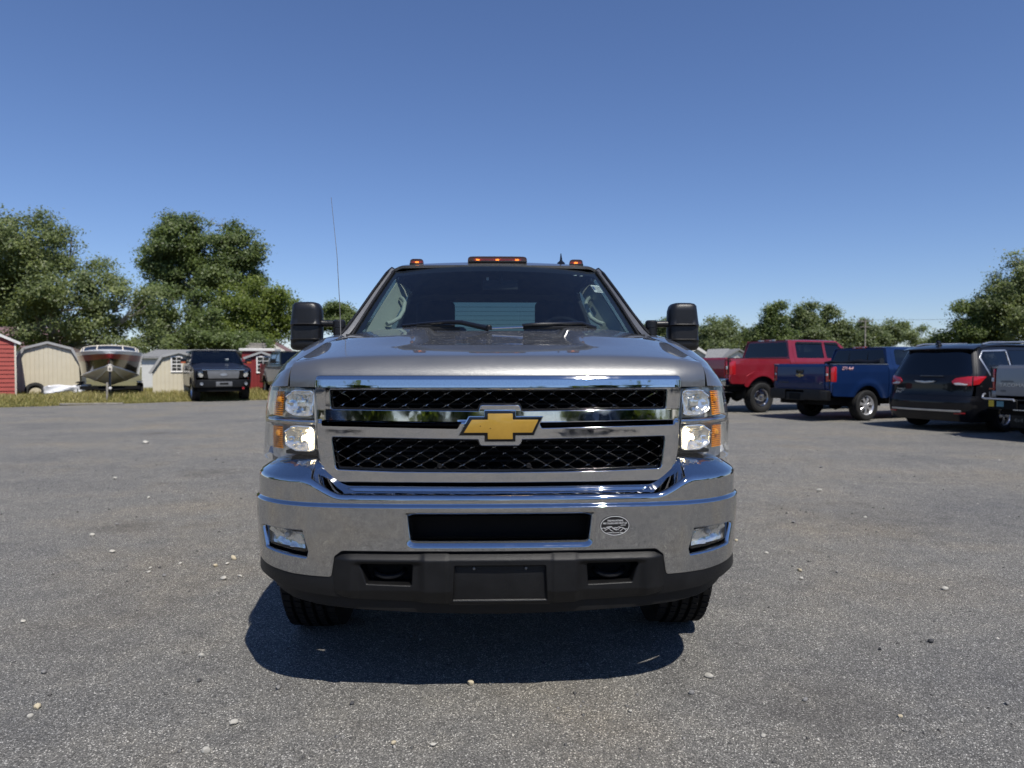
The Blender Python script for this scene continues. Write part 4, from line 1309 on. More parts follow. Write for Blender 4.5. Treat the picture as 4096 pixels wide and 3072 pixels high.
# ---- rear cab wall with window
def back_S(a, b): return np.stack([a, 3.90 - .22 * np.clip(b - 1.45, 0, 1) - .03 * (np.abs(a) / .8) ** 2, b], -1)
rear_w = rpoly([(-.66, 1.50), (-.60, 1.89), (.60, 1.89), (.66, 1.50)], .05)
panel('cab_back', back_S, rpoly([(-.93, .6), (-.90, 1.50), (-.70, 1.985), (.70, 1.985), (.90, 1.50), (.93, .6)], .03), [rear_w], .03, M['paint'], HERO, (0, 1, 0), SL)
rw = panel('rear_window', back_S, clip_poly(rear_w, -.008), [], .05, M['glass_rear'], HERO, (0, 1, 0))
df_ = MB()
for k in range(9):
    z_ = 1.53 + k * .039; hw = .64 - (z_ - 1.5) * .15
    df_.box(-hw, hw, 3.90 - .22 * (z_ - 1.45) - .012, 3.90 - .22 * (z_ - 1.45) - .010, z_ - .0012, z_ + .0012)
df_.build('defroster_line', M['black_print'], rw)

# ---- cabin
ca = MB().box(-.84, .84, 1.55, 3.86, .56, .60).box(-.9, -.86, 1.62, 3.8, .6, 1.50).box(.86, .9, 1.62, 3.8, .6, 1.50).box(-.84, .84, 3.80, 3.86, .6, 1.46)
ca.build('cabin', M['interior'], HERO)
Q, VV = np.meshgrid(np.linspace(-1, 1, 15), np.linspace(0, 1, 12), indexing='ij')
hp = roof_pt(Q * .93, .02 + VV * .94); hp[..., 2] -= .05
grid('headliner', hp, M['headliner'], HERO, flip=True, thick=.01)
MB().box(-.82, .82, 1.62, 2.05, 1.20, 1.44).box(.22, .62, 1.66, 1.95, 1.44, 1.485).build('dashboard', M['interior'], HERO, .03, 3)
def seat(cx):
    s_ = MB().box(cx - .26, cx + .26, 2.42, 2.95, .95, 1.12).build('seat', M['interior'], HERO, .04, 3)
    P = []
    for z_, hw, y_, th in ((1.05, .25, 2.92, .07), (1.25, .255, 2.97, .07), (1.5, .25, 3.04, .065), (1.62, .22, 3.07, .06)):
        pass
    bk_ = MB().box(cx - .25, cx + .25, 2.95, 3.07, 1.05, 1.62).build('seat_back', M['interior'], s_, .05, 3)
    MB().box(cx - .155, cx + .155, 3.0, 3.10, 1.58, 1.825).build('head_rest', M['interior'], s_, .055, 4)
seat(-.475); seat(.475)
MB().box(-.17, .17, 2.98, 3.07, 1.05, 1.50).build('seat', M['interior'], HERO, .04, 3)
MB().box(-.78, .78, 3.62, 3.76, 1.0, 1.52).build('rear_seat', M['interior'], HERO, .05, 3)
st = [(.44 + .175 * math.cos(t), 2.06 + .05 * math.sin(t), 1.475 + .155 * math.sin(t)) for t in np.linspace(0, 2 * math.pi, 33)]
sw = MB().tube(st, .013, 10, False).build('steering_wheel', M['gloss_black'], HERO)
MB().tube([(.44, 1.80, 1.38), (.44, 2.05, 1.475)], .03, 10).box(.28, .60, 2.045, 2.06, 1.455, 1.49).box(.37, .51, 2.03, 2.07, 1.42, 1.51).build('steering_hub', M['interior'], sw, .006)
# pale A-pillar trim with a grab handle, speaker dot
for sg in (-1, 1):
    P = []
    for t in np.linspace(.02, .86, 20):
        e = ws_edge(sg, t)
        w_ = .115 * (1 - .25 * t) * min(1, (.90 - t) / .1 + .0) if t > .8 else .115 * (1 - .25 * t)
        row = [e + Vector((-sg * (.05 + w_ * s * .95), .05 + .20 * s, -.012 - .0 * s)) for s in np.linspace(0, 1, 7)]
        P.append(row)
    tr = grid('pillar_trim', np.array(P), M['trim_grey'], HERO, thick=.01, flip=(sg < 0))
    g = []
    for t, off in ((.27, .10), (.30, .125), (.36, .15), (.46, .150), (.58, .130), (.63, .105), (.66, .08)):
        e = ws_edge(sg, t); g.append(e + Vector((-sg * (.03 + off), .055 + off * .9, -.02)))
    MB().tube(g, [.015, .014, .013, .013, .013, .014, .016], 10).build('grab_handle', M['trim_grey'], tr)
    e = ws_edge(sg, .08) + Vector((-sg * .12, .10, -.005))
    MB().lathe([(0, .012), (.03, .010), (.034, 0)], 16, Matrix.Translation(e) @ Matrix.Rotation(R(60), 4, 'X') @ Matrix.Diagonal((1, 1.3, 1, 1))).build('tweeter_cover', M['trim_grey'], tr, .002)
# inside mirror, windscreen stickers, papers on the dashboard
im = MB().box(-.09, .15, 2.10, 2.13, 1.815, 1.885).build('inside_mirror', M['interior'], HERO, .012, 3)
MB().tube([(.03, 2.06, 1.945), (.03, 2.09, 1.90), (.03, 2.11, 1.86)], .012, 8).build('mirror_stalk', M['interior'], im)
pr = MB()
for q in (-.055, .035): pr.box(q - .008, q + .008, 2.098, 2.1, 1.880, 1.899)
pr.build('mirror_tag', M['white_print'], im)
def on_ws(q, t, dn=.006):
    p = ws_pt(np.float64(q), np.float64(t)); return Vector((p[0], p[1] + dn, p[2] - dn))
def ws_quad(name, q0, q1, t0, t1, mat, parent=None, dn=.006):
    V = [on_ws(q0, t0, dn), on_ws(q1, t0, dn), on_ws(q1, t1, dn), on_ws(q0, t1, dn)]
    return mo(name, V + [v + Vector((0, .001, -.001)) for v in V], [(0, 1, 2, 3), (7, 6, 5, 4), (0, 4, 5, 1), (1, 5, 6, 2), (2, 6, 7, 3), (3, 7, 4, 0)], M[mat], parent or HERO, False)
sk = ws_quad('inspection_sticker', .858, .940, .665, .78, 'white_print')
ws_quad('sticker_panel', .862, .880, .70, .755, 'blue_print', sk, .0045)
for k in range(4): ws_quad('sticker_line', .885, .935, .682 + k * .022, .686 + k * .022, 'headliner', sk, .0045)
tg = MB()
for q in (.755, .815):
    p = on_ws(q, .925); tg.box(p.x - .012, p.x + .012, p.y - .001, p.y, p.z - .003, p.z + .003)
tg.build('toll_tag', M['white_print'], HERO)
pp = MB().add([(.60, 1.66, 1.47), (.665, 1.68, 1.47), (.66, 1.74, 1.505), (.585, 1.72, 1.51)], [(0, 1, 2, 3)]).add([(.69, 1.72, 1.47), (.74, 1.74, 1.47), (.72, 1.79, 1.51), (.675, 1.77, 1.512)], [(0, 1, 2, 3)])
p1 = pp.build('dash_paper', M['white_print'], HERO)
p2 = MB().add([(.735, 1.72, 1.47), (.80, 1.75, 1.47), (.775, 1.80, 1.515), (.715, 1.78, 1.515)], [(0, 1, 2, 3)]).build('dash_paper', M['green_print'], HERO)
# ------------------------------------------------------------------ parked vehicles
M['red_paint'] = paint('deep_red_paint', (.30, .012, .022), metal=.35, rough=.34, flake=.05)
M['blue_paint'] = paint('deep_blue_paint', (.006, .024, .095), metal=.30, rough=.34, flake=.05, dust=.006, coat=.7, spec=.2)
M['black_paint'] = paint('black_metallic_paint', (.006, .0065, .009), metal=.1, rough=.32, flake=.03, dust=.004, coat=.55, spec=.12)
M['silver_paint'] = paint('silver_grey_paint', (.21, .22, .235), metal=.6, rough=.36, flake=.06)
M['navy_paint'] = paint('dark_navy_paint', (.014, .016, .024), metal=.1, rough=.3, flake=.03, dust=.004, coat=.55, spec=.12)
M['green_paint'] = paint('dark_green_paint', (.020, .024, .020), metal=.1, rough=.3, flake=.03, dust=.004, coat=.55, spec=.12)
M['grey_grille'] = pbr('grey_mesh_grille', (.20, .20, .20), .42, metal=.5, var=.1, bump=.6, bscale=80)
M['red_dull'] = pbr('dull_red_lens', (.30, .012, .014), .25, coat=.6, var=.2, vscale=30)
M['white_lens'] = pbr('clear_lamp', (.6, .6, .6), .12, coat=1.0, var=.15, vscale=40)
M['orange_lens'] = pbr('orange_marker', (.42, .09, .02), .3, coat=.6)
M['yellow_print'] = pbr('yellow_print', (.60, .42, .03), .5)
M['teal_print'] = pbr('teal_print', (.10, .24, .28), .5)
M['pink_print'] = pbr('red_white_decal', (.72, .42, .42), .5)
M['chrome_wheel'] = chrome('chrome_wheel', (.62, .62, .63), .10, .0)
M['bronze'] = pbr('dull_gold_badge', (.42, .32, .13), .4, metal=.6)
M['badge'] = pbr('silver_badge', (.55, .56, .57), .3, metal=.8)
M['badge_dark'] = pbr('dark_badge', (.12, .13, .14), .35, metal=.7)
M['badge_blue'] = pbr('blue_badge', (.03, .06, .22), .3, coat=1)
W_RED = wheel_template(.420, .295, .235, 18, 'chrome_wheel', 44, .55, 'rubber')
W_BLUE = wheel_template(.366, .26, .228, 7, 'alloy', 0, .85, 'rubber')
W_DARK = wheel_template(.40, .275, .24, 6, 'alloy', 0, .8, 'rubber')
W_TAC = wheel_template(.385, .265, .205, 6, 'alloy', 36, .9, 'rubber')
W_VAN = wheel_template(.345, .235, .22, 5, 'alloy', 0, .8, 'rubber')

def pickup(name, label, loc, rz, sp, group=None):
    """crew-cab pickup; local y runs from the nose (0) to the tailgate (L)"""
    root = thing(name, label, 'pickup truck', loc, rz, group)
    L, W = sp['L'], sp['W']; hw = W / 2
    zs, zb, zt, zr = sp.get('sill', .52), sp['rail'], sp['belt'], sp['roof']
    yf, yr = sp['yf'], sp['yr']; wr = sp['wr']
    yc = L - sp['bed']                       # back of the cab
    y0, yw, yh = sp.get('cowl', 1.25), 0, 0
    yh = sp.get('header', y0 + .75)
    P = M[sp['paint']]
    tz, tx = smooth_curve([zs - .15, zs, .55 * zs + .45 * zb, zb - .22, zb - .06, zt, zr - .10, zr], [hw - .05, hw - .03, hw, hw - .004, hw - .015, hw - .05, hw - .05 - .27 * (zr - .10 - zt), hw - .07 - .27 * (zr - zt)], 240, 6)
    bed_x = lambda z: np.interp(z, [zs - .15, zs, .55 * zs + .45 * zb, zb - .2, zb - .04, zb + .2], [hw - .05, hw - .03, hw, hw - .004, hw - .02, hw - .05])
    def S(sg, ins=0.0, bed=False):
        return lambda a, b: np.stack([sg * ((bed_x(b) if bed else np.interp(b, tz, tx)) - ins + (.022 * np.exp(-((np.hypot(a - yr, b - wr) - wr - .16) / .09) ** 2) + .022 * np.exp(-((np.hypot(a - yf, b - wr) - wr - .16) / .09) ** 2)) * (b < zb - .03) - .06 * np.clip((.45 - a) / .45, 0, 1) ** 2), a, b], -1)
    ar = wr + sp.get('gap', .085)
    wz = zt + .03                            # window sill line
    ym = (y0 + .28 + yc - .30) / 2           # door split
    for sg in (-1, 1):
        f = (sg, 0, 0)
        def sv(nm, poly, holes=(), mat=P, ins=0.0, parent=root, lips=SL, res=.045, bed=False):
            return panel(nm, S(sg, ins, bed), poly, holes, res, mat, parent, f, lips)
        sv('fender', rpoly([(.16, zs + .1), (y0 + .12, zs), (y0 + .12, zt - .005), (.30, sp['nose'] - .02), (.10, sp['nose'] - .12)], [.03, .01, .01, .08, .08]), [arch(yf, wr + .02, ar, 26)])
        d1 = sv('front_door', rpoly([(y0 + .13, zs), (ym - .005, zs), (ym - .005, zr - .035), (yh + .12, zr - .035), (y0 + .20, zt + .03), (y0 + .13, zt)], .02),
                [rpoly([(y0 + .38, wz), (ym - .04, wz), (ym - .04, zr - .085), (yh + .17, zr - .085)], .03)])
        sv('window_pane', rpoly([(y0 + .36, wz - .01), (ym - .03, wz - .01), (ym - .03, zr - .075), (yh + .165, zr - .075)], .03), (), M['glass_dark'], .012, d1, None, .1)
        sv('door_handle', rpoly([(ym - .24, zt - .16), (ym - .06, zt - .16), (ym - .06, zt - .12), (ym - .24, zt - .12)], .015), (), P, -.02, d1, SL, .03)
        yd = yc - .20
        d2 = sv('rear_door', rpoly([(ym + .005, zs), (min(yr - ar - .02, yd), zs), (yd, zs + .40), (yd, zr - .12), (yd - .10, zr - .035), (ym + .005, zr - .035)], .02),
                [rpoly([(ym + .05, wz), (yd - .10, wz), (yd - .12, zr - .13), (yd - .17, zr - .085), (ym + .05, zr - .085)], .03)])
        sv('window_pane', rpoly([(ym + .04, wz - .01), (yd - .09, wz - .01), (yd - .11, zr - .12), (yd - .16, zr - .075), (ym + .04, zr - .075)], .03), (), M['glass_dark'], .012, d2, None, .1)
        sv('door_handle', rpoly([(yd - .24, zt - .16), (yd - .06, zt - .16), (yd - .06, zt - .12), (yd - .24, zt - .12)], .015), (), P, -.02, d2, SL, .03)
        sv('cab_corner', rpoly([(yd + .01, zs + .05), (yc - .01, zs + .05), (yc - .01, zt), (yc - .09, zr - .03), (yd - .08, zr - .03), (yd + .01, zr - .12)], .02))
        bs = sv('bed_side', rpoly([(yc + .01, zs + .03), (L - .07, zs + .10), (L - .05, zb), (yc + .01, zb)], [.01, .04, .02, .01]), [arch(yr, wr + .02, ar, 26), [(L - .125 - sp.get('tailw', .13), sp.get('tail', (.98, 1.40))[0]), (L + .05, sp.get('tail', (.98, 1.40))[0]), (L + .05, sp.get('tail', (.98, 1.40))[1]), (L - .125 - sp.get('tailw', .13), sp.get('tail', (.98, 1.40))[1])]], bed=True)
        if sp.get('visor'):
            sv('window_visor', rpoly([(ym + .04, zr - .13), (yd - .13, zr - .13), (yd - .18, zr - .075), (ym + .04, zr - .075)], .01), (), M['black_plastic'], -.012, d2, None, .08)
            sv('window_visor', rpoly([(yh + .06, zr - .155), (ym - .04, zr - .13), (ym - .04, zr - .075), (yh + .14, zr - .075)], .01), (), M['black_plastic'], -.012, d1, None, .08)
        # wheels
        put_wheel(sp['wheel'], root, sg * (hw - sp['tw'] / 2 + sp.get('poke', 0)), yf, wr, sg)
        put_wheel(sp['wheel'], root, sg * (hw - sp['tw'] / 2 + sp.get('poke', 0)), yr, wr, sg)
        # tail lamps wrap the corner of the bed
        x1 = hw + .002; tl0, tl1 = sp.get('tail', (.98, 1.40))
        tw_ = sp.get('tailw', .13); rwid = sp.get('tailr', .15)
        tl = MB().prism([(x1 - rwid, L - .0), (x1 - .125, L - .008), (x1 - .085, L - .030), (x1 - .045, L - .068), (x1 - .016, L - .110), (x1 - .004, L - .14 - tw_ * .3), (x1 - .004, L - .125 - tw_), (x1 - .06, L - .125 - tw_), (x1 - rwid, L - .10)], tl0, tl1,
                        Matrix.Diagonal((sg, 1, 1, 1)), 'Z').build('tail_light', M['red_lens'], root, .014)
        zc = tl0 + (tl1 - tl0) * .5
        MB().box(*sorted((sg * (x1 - rwid + .012), sg * (x1 - rwid + .055))), L - .02, L + .003, zc - .035, zc + sp.get('rev', .035)).build('reversing_lamp', M['white_lens'], tl, .003)
        MB().box(*sorted((sg * (x1 - rwid + .03), sg * (x1 - .05))), L - .012, L - .001, tl0 + .02, tl0 + .05).build('lamp_facet', M['orange_lens'], tl, .003)
        # door mirror
        mz = zt + .12
        mrr = MB().box(*sorted((sg * (hw + .05), sg * (hw + .27))), y0 + .34, y0 + .46, mz - .08, mz + .10).box(*sorted((sg * (hw - .06), sg * (hw + .08))), y0 + .36, y0 + .42, mz - .06, mz - .01).build('side_mirror', M[sp.get('mirror', 'black_plastic')], root, .025, 3)
        if sp.get('mirror_lamp'):
            MB().box(*sorted((sg * (hw + .10), sg * (hw + .262))), y0 + .330, y0 + .342, mz - .075, mz - .015).build('mirror_lamp', M['orange_lens'], mrr, .004)
    # nose to roof
    Q, V = np.meshgrid(np.linspace(-1, 1, 33), np.linspace(0, 1, 26), indexing='ij')
    def hoodf(q, v):
        y = .10 + .10 * q ** 2 + v * (y0 + .10 + .14 * q ** 2 - .10)
        xw = np.interp(y, [0, .5, y0, y0 + .4], [hw - .09, hw - .03, np.interp(zt, tz, tx), np.interp(zt, tz, tx)])
        z = np.interp(v, [0, .03, .10, .3, 1], [sp['nose'] - .07, sp['nose'] - .02, sp['nose'] + .015, sp['nose'] + .045, zt + .05])
        edge = np.interp(v, [0, .1, .3, 1], [sp['nose'] - .10, sp['nose'] - .03, sp['nose'] + .0, zt - .005])
        k = np.abs(q) ** 4
        z = z * (1 - k) + edge * k + .018 * np.exp(-((np.abs(q) - .55) / .12) ** 2) * np.clip(v * 3, 0, 1)
        return np.stack([q * xw, y, z], -1)
    grid('hood', hoodf(Q, V), P, root, thick=.01)
    xr0 = float(np.interp(zt + .02, tz, tx)); xr1 = float(np.interp(zr - .06, tz, tx))
    def wsf(q, v):
        x = q * (xr0 - .05 + (xr1 - xr0) * v); yb = y0 + .06 + .20 * q ** 2; yt = yh + .12 * q ** 2
        return np.stack([x, yb + (yt - yb) * v, zt + .03 + (zr - .035 - .012 * q ** 2 - zt - .03) * v], -1)
    grid('windscreen', wsf(Q, V), M[sp.get('ws', 'glass_side')], root)
    for sg in (-1, 1):
        e = [wsf(np.float64(sg), np.float64(t)) for t in np.linspace(-.05, 1, 14)]
        row = np.array([[p, p + np.array([sg * .03, .05, .012]), np.array([sg * float(np.interp(p[2] + .01, tz, tx)), p[1] + .13, p[2] + .01])] for p in e])
        grid('pillar', row, P, root, flip=(sg > 0), thick=.01)
    def rooff(q, v):
        y = yh + .12 * q ** 2 * (1 - v) + v * (yc - .08 - yh)
        z = zr - .035 + .035 * np.sin(np.pi * np.clip(.12 + v * .80, 0, 1)) ** .5 - .014 * q ** 2 - .045 * np.clip((np.abs(q) - .86) / .14, 0, 1) ** 2
        return np.stack([q * xr1, y, z], -1)
    roof_ = grid('roof', rooff(Q, V), P, root, thick=.02)
    lean = .20
    bS = lambda a, b: np.stack([a, yc - lean * np.clip((b - zt) / (zr - zt), 0, 1) * .5 - .025 * (a / hw) ** 2, b], -1)
    xo0, xo1 = xr0 - .01, xr1 - .01
    wpoly = rpoly([(-xo0 + .07, zt + .06), (-xo1 + .07, zr - .09), (xo1 - .07, zr - .09), (xo0 - .07, zt + .06)], .05)
    panel('cab_back', bS, rpoly([(-xo0, zs + .1), (-xo0, zt), (-xo1, zr - .045), (xo1, zr - .045), (xo0, zt), (xo0, zs + .1)], .03), [wpoly], .05, P, root, (0, 1, 0), SL)
    rw_ = panel('rear_window', bS, clip_poly(wpoly, -.01), [], .1, M['glass_dark'], root, (0, 1, 0))
    if sp.get('split'):
        for x_ in (-.28, .28): MB().add([(x_ - .007, yc + .004, zt + .06), (x_ + .007, yc + .004, zt + .06), (x_ + .007, yc - .088, zr - .09), (x_ - .007, yc - .088, zr - .09), (x_ - .007, yc - .006, zt + .06), (x_ + .007, yc - .006, zt + .06), (x_ + .007, yc - .098, zr - .09), (x_ - .007, yc - .098, zr - .09)], [(0, 1, 2, 3), (7, 6, 5, 4), (0, 4, 5, 1), (1, 5, 6, 2), (2, 6, 7, 3), (3, 7, 4, 0)]).build('window_divider', M['black_plastic'], rw_)
    bl = MB().box(-.20, .20, yc - .12, yc - .075, zr - .055, zr - .005).build('brake_light', M['red_lens'], root, .008)
    MB().box(.11, .17, yc - .078, yc - .072, zr - .045, zr - .015).box(-.17, -.11, yc - .078, yc - .072, zr - .045, zr - .015).build('cargo_lamp', M['white_lens'], bl)
    # cabin fill, bed, tailgate, bumpers, underside
    MB().box(-hw + .12, hw - .12, y0 + .3, yc - .05, zs, zt - .06).box(-.55, -.12, ym - .05, ym + .10, zt - .1, zt + .22).box(.12, .55, ym - .05, ym + .10, zt - .1, zt + .22).build('cabin', M['interior'], root)
    MB().box(-hw + .06, -hw + .10, yc, L - .02, .75, zb - .01).box(hw - .10, hw - .06, yc, L - .02, .75, zb - .01).box(-hw + .06, hw - .06, yc + .01, yc + .05, zs + .1, zb).box(-hw + .06, hw - .06, yc, L - .05, .80, .84).box(-hw + .02, -hw + .11, yc + .01, L - .03, zb - .004, zb + .012).box(hw - .11, hw - .02, yc + .01, L - .03, zb - .004, zb + .012).build('bed', M['black_plastic'], root, .004)
    gS = lambda a, b: np.stack([a, L - .004 + .02 * np.sin(np.pi * np.clip((b - zs) / (zb - zs), 0, 1)) - .03 * np.clip((b - zb + .05) / .05, 0, 1) ** 2 + 0 * a, b], -1)
    gate = panel('tailgate', gS, rpoly([(-hw + rwid + .03, sp.get('gate0', zs + .22)), (hw - rwid - .03, sp.get('gate0', zs + .22)), (hw - rwid - .03, zb + .015), (-hw + rwid + .03, zb + .015)], .02), [], .05, P, root, (0, 1, 0), [(-.002, .0008), (0, .0002), (.004, .004), (.006, .012), (.006, .05)])
    for sg in (-1, 1):
        _t = sp.get('tail', (.98, 1.40))
        for z0_, z1_ in ((sp.get('gate0', zs + .22) - .04, _t[0]), (_t[1], zb - .004)):
            MB().prism([(hw - rwid - .02, L - .005), (hw - .10, L - .012), (hw - .05, L - .035), (hw - .015, L - .09), (hw - .03, L - .12), (hw - rwid - .02, L - .06)], z0_, z1_, Matrix.Diagonal((sg, 1, 1, 1)), 'Z').build('bed_corner', P, root, .008)
    hx, hz = 0, zb - .17
    MB().box(hx - .11, hx + .11, L + .006, L + .026, hz - .045, hz + .05).build('gate_handle', M['gloss_black'], gate, .006)
    zq = sp.get('bump', (.58, .76))
    bmat = M[sp.get('bumper', 'black_plastic')]
    bmx = MB()
    bmx.prism([(-hw + .02, L - .02), (-hw + .04, L + .10), (-hw + .16, L + .19), (-.30, L + .20), (-.30, L + .02)], zq[0], zq[1], None, 'Z')
    bmx.prism([(.30, L + .02), (.30, L + .20), (hw - .16, L + .19), (hw - .04, L + .10), (hw - .02, L - .02)], zq[0], zq[1], None, 'Z')
    bmx.box(-.30, .30, L + .02, L + .17, zq[0] - .02, zq[1] - .05)
    rb = bmx.build('rear_bumper', bmat, root, .018, 3)
    MB().box(-hw + .15, hw - .15, L + .03, L + .18, zq[1] + .001, zq[1] + .018).build('step_pad', M['black_plastic'], rb, .004)
    MB().box(-.17, .17, L + .165, L + .176, zq[0] + .0, zq[1] - .08).build('plate_well', M['matt_black'], rb)
    MB().box(-.055, .055, L - .05, L + .10, zq[0] - .10, zq[0] - .005).build('tow_hitch', M['matt_black'], root, .004)
    un = MB().box(-hw + .20, hw - .20, .35, L - .1, zs - .12, zs + .06).box(-hw + .08, hw - .08, yf + ar + .03, yr - ar - .03, zs - .04, zs + .04)
    un.tube([(-hw + .2, yr, wr), (hw - .2, yr, wr)], .06, 10).lathe([(0, -.16), (.14, -.1), (.16, 0), (.14, .1), (0, .16)], 14, Matrix.Translation((0, yr, wr)))
    un.build('underbody', M['matt_black'], root)
    ww = MB()
    for sg in (-1, 1):
        for cy in (yf, yr):
            x0, x1 = sorted((sg * (hw - sp['tw'] - .12), sg * (hw - .035)))
            ww.lathe([(ar + .006, x0), (ar + .006, x1)], 22, Matrix.Translation((0, cy, wr + .02)) @ Matrix.Rotation(R(90), 4, 'Y'), R(85), R(275))
            xa = sg * (hw - sp['tw'] - .13)
            ww.add([(xa, cy - ar, zs - .05), (xa, cy + ar, zs - .05), (xa, cy + ar, wr + ar), (xa, cy - ar, wr + ar)], [(0, 1, 2, 3)])
    ww.build('wheel_well', M['matt_black'], root)
    # nose
    nz = sp['nose']
    gr = MB().prism([(-.52, .84), (.52, .84), (.56, nz - .09), (-.56, nz - .09)], .10, .30).build('grille', M[sp.get('grille', 'gloss_black')], root, .012)
    MB().box(-.74, .74, .085, .30, nz - .095, nz - .045).build('grille_bar', M[sp.get('grille_bar', 'chrome2')], gr, .012, 3)
    gk = MB()
    for sg in (-1, 1): gk.box(*sorted((sg * .545, sg * .68)), .12, .28, .86, nz - .10)
    gk.build('grille_side', M['matt_black'], gr)
    for sg in (-1, 1):
        hd = MB().prism([(.69, .14), (hw - .10, .19), (hw - .045, .42), (hw - .10, .44), (.69, .30)], .88, nz - .09, Matrix.Diagonal((sg, 1, 1, 1)), 'Z').build('headlight', M['gloss_black'], root, .015)
        MB().box(*sorted((sg * .70, sg * (hw - .14))), .128, .160, .90, nz - .105).build('lamp_lens', M['lens'], hd, .01)
        MB().lathe([(.0, -.0), (.06, -.012), (.07, 0), (.07, .02), (0, .02)], 16, Matrix.Translation((sg * .76, .14, .96)) @ Matrix.Rotation(R(90), 4, 'X')).lathe([(.0, -.0), (.05, -.012), (.06, 0), (.06, .02), (0, .02)], 16, Matrix.Translation((sg * (hw - .2), .15, 1.0)) @ Matrix.Rotation(R(90), 4, 'X')).build('lamp_reflector', M['reflector'], hd)
    fb = MB().prism([(-hw + .01, .50), (-hw + .04, .22), (-hw + .22, .06), (-.5, .0), (.5, .0), (hw - .22, .06), (hw - .04, .22), (hw - .01, .50)], .52, .80, None, 'Z').build('front_bumper', M[sp.get('fbumper', 'black_plastic')], root, .03, 3)
    for sg in (-1, 1):
        MB().lathe([(0, -.01), (.05, -.008), (.058, 0), (.058, .02)], 16, Matrix.Translation((sg * .76, .02, .66)) @ Matrix.Rotation(R(90), 4, 'X')).build('fog_lamp', M['badge'], fb)
    MB().box(-.28, .28, -.012, .02, .56, .73).build('plate_mount', M['grey_grille'], fb, .01)
    MB().box(-.15, .15, -.02, 0.0, .62, .69).build('bumper_slot', M['matt_black'], fb, .01)
    MB().prism([(-hw + .12, .28), (-.5, .08), (.5, .08), (hw - .12, .28)], .36, .52, None, 'Z').build('air_dam', M['matt_black'], root, .02)
    return root, dict(gate=gate, bumper=rb, grille=gr, S=S, rooff=rooff, hw=hw)

def dup_tree(o, parent=None):
    c = o.copy(); COL.objects.link(c)
    if parent is not None: c.parent = parent
    for ch in list(o.children): dup_tree(ch, c)
    return c

# red heavy-duty pickup
h66 = Vector((.9135, .4067)); TH66 = R(180 - 66)
def front_from_tail(T, h, L): return (T[0] + h[0] * L, T[1] + h[1] * L, 0)
RED, rp = pickup('parked_pickup', 'lifted red crew-cab pickup seen from the rear corner, chrome wheels', front_from_tail((5.50, 20.28), h66, 6.35), TH66,
    dict(L=6.35, W=2.05, rail=1.515, belt=1.50, roof=2.08, nose=1.42, yf=1.0, yr=5.17, wr=.42, tw=.295, gap=.165, bed=2.22, cowl=1.30, header=2.02, paint='red_paint', wheel=W_RED, sill=.72,
         tail=(1.06, 1.44), tailw=.11, rev=.05, bumper='chrome', bump=(.76, .96), gate0=.92, visor=True, mirror='gloss_black', fbumper='chrome'), 'vehicles parked nose out in a row')
L_ = 6.35
for x_ in (-.27, .27): MB().box(x_ - .07, x_ + .07, 4.045, 4.065, 2.03, 2.075).build('cargo_lamp', M['white_lens'], RED, .006)
MB().tube([(-.62, L_ - .5, .60), (-.62, L_ - .02, .60)], .05, 16, False).lathe([(.05, 0), (.053, .01), (.046, .012), (.044, 0), (0, -.02)], 16, Matrix.Translation((-.62, L_ - .02, .60)) @ Matrix.Rotation(R(-90), 4, 'X')).build('exhaust_pipe', M['chrome_wheel'], RED)
eb = MB().prism(ellipse(0, 1.22, .13, .055, 24), L_ + .012, L_ + .03).build('gate_emblem', M['badge_blue'], RED)
MB().box(.50, .80, L_ + .014, L_ + .02, 1.34, 1.37).box(.60, .80, L_ + .014, L_ + .02, 1.02, 1.045).build('gate_badge', M['badge'], rp['gate'])
fl = panel('fender_flare', lambda a, b: rp['S'](-1, -.018, True)(a, b), rpoly([(4.52, .72), (4.60, 1.03), (4.86, 1.15), (5.48, 1.15), (5.74, 1.03), (5.83, .72)], .1), [arch(5.17, .44, .585, 30)], .04, M['red_paint'], RED, (-1, 0, 0), SL)

# blue mid-size pickup
h67 = Vector((.9205, .3907)); TH67 = R(180 - 67)
BLUE, bp_ = pickup('parked_pickup', 'dark blue mid-size pickup with gold badge on its tailgate', front_from_tail((7.02, 17.30), h67, 5.70), TH67,
    dict(L=5.70, W=1.89, rail=1.335, belt=1.30, roof=1.795, nose=1.14, yf=.95, yr=4.53, wr=.366, tw=.26, gap=.09, bed=1.88, cowl=1.15, header=1.95, paint='blue_paint', split=True, wheel=W_BLUE, sill=.50,
         tail=(.93, 1.29), tailw=.05, tailr=.17, rev=.02, bumper='black_plastic', bump=(.50, .73), gate0=.72), 'vehicles parked nose out in a row')
Lb = 5.70
def rear_M(x, y, z): return Matrix.Translation((x, y, z)) @ Matrix.Rotation(R(180), 4, 'Z') @ Matrix.Rotation(R(90), 4, 'X')
bow_p = [(-.10, .018), (-.038, .018), (-.038, .042), (.038, .042), (.038, .018), (.115, .018), (.10, -.018), (.038, -.018), (.038, -.042), (-.038, -.042), (-.038, -.018), (-.115, -.018)]
MB().prism([(x, z + 1.075) for x, z in bow_p], Lb + .016, Lb + .032).build('gate_emblem', M['bronze'], BLUE, .003)
text_mesh('lettering', 'COLORADO', .062, M['badge_dark'], bp_['gate'], rear_M(.52, Lb + .021, .90), extrude=.002)
text_mesh('lettering', 'LT', .062, M['badge'], bp_['gate'], rear_M(-.66, Lb + .021, .90), extrude=.002)
MD = Matrix.Translation((bp_['hw'] - .006, Lb - .47, 1.252)) @ Matrix.Rotation(R(-90), 4, 'Z') @ Matrix.Rotation(R(90), 4, 'X')
MD = Matrix(((0, 0, -1, -bp_['hw'] - .004), (-1, 0, 0, Lb - .50), (0, 1, 0, 1.245), (0, 0, 0, 1)))
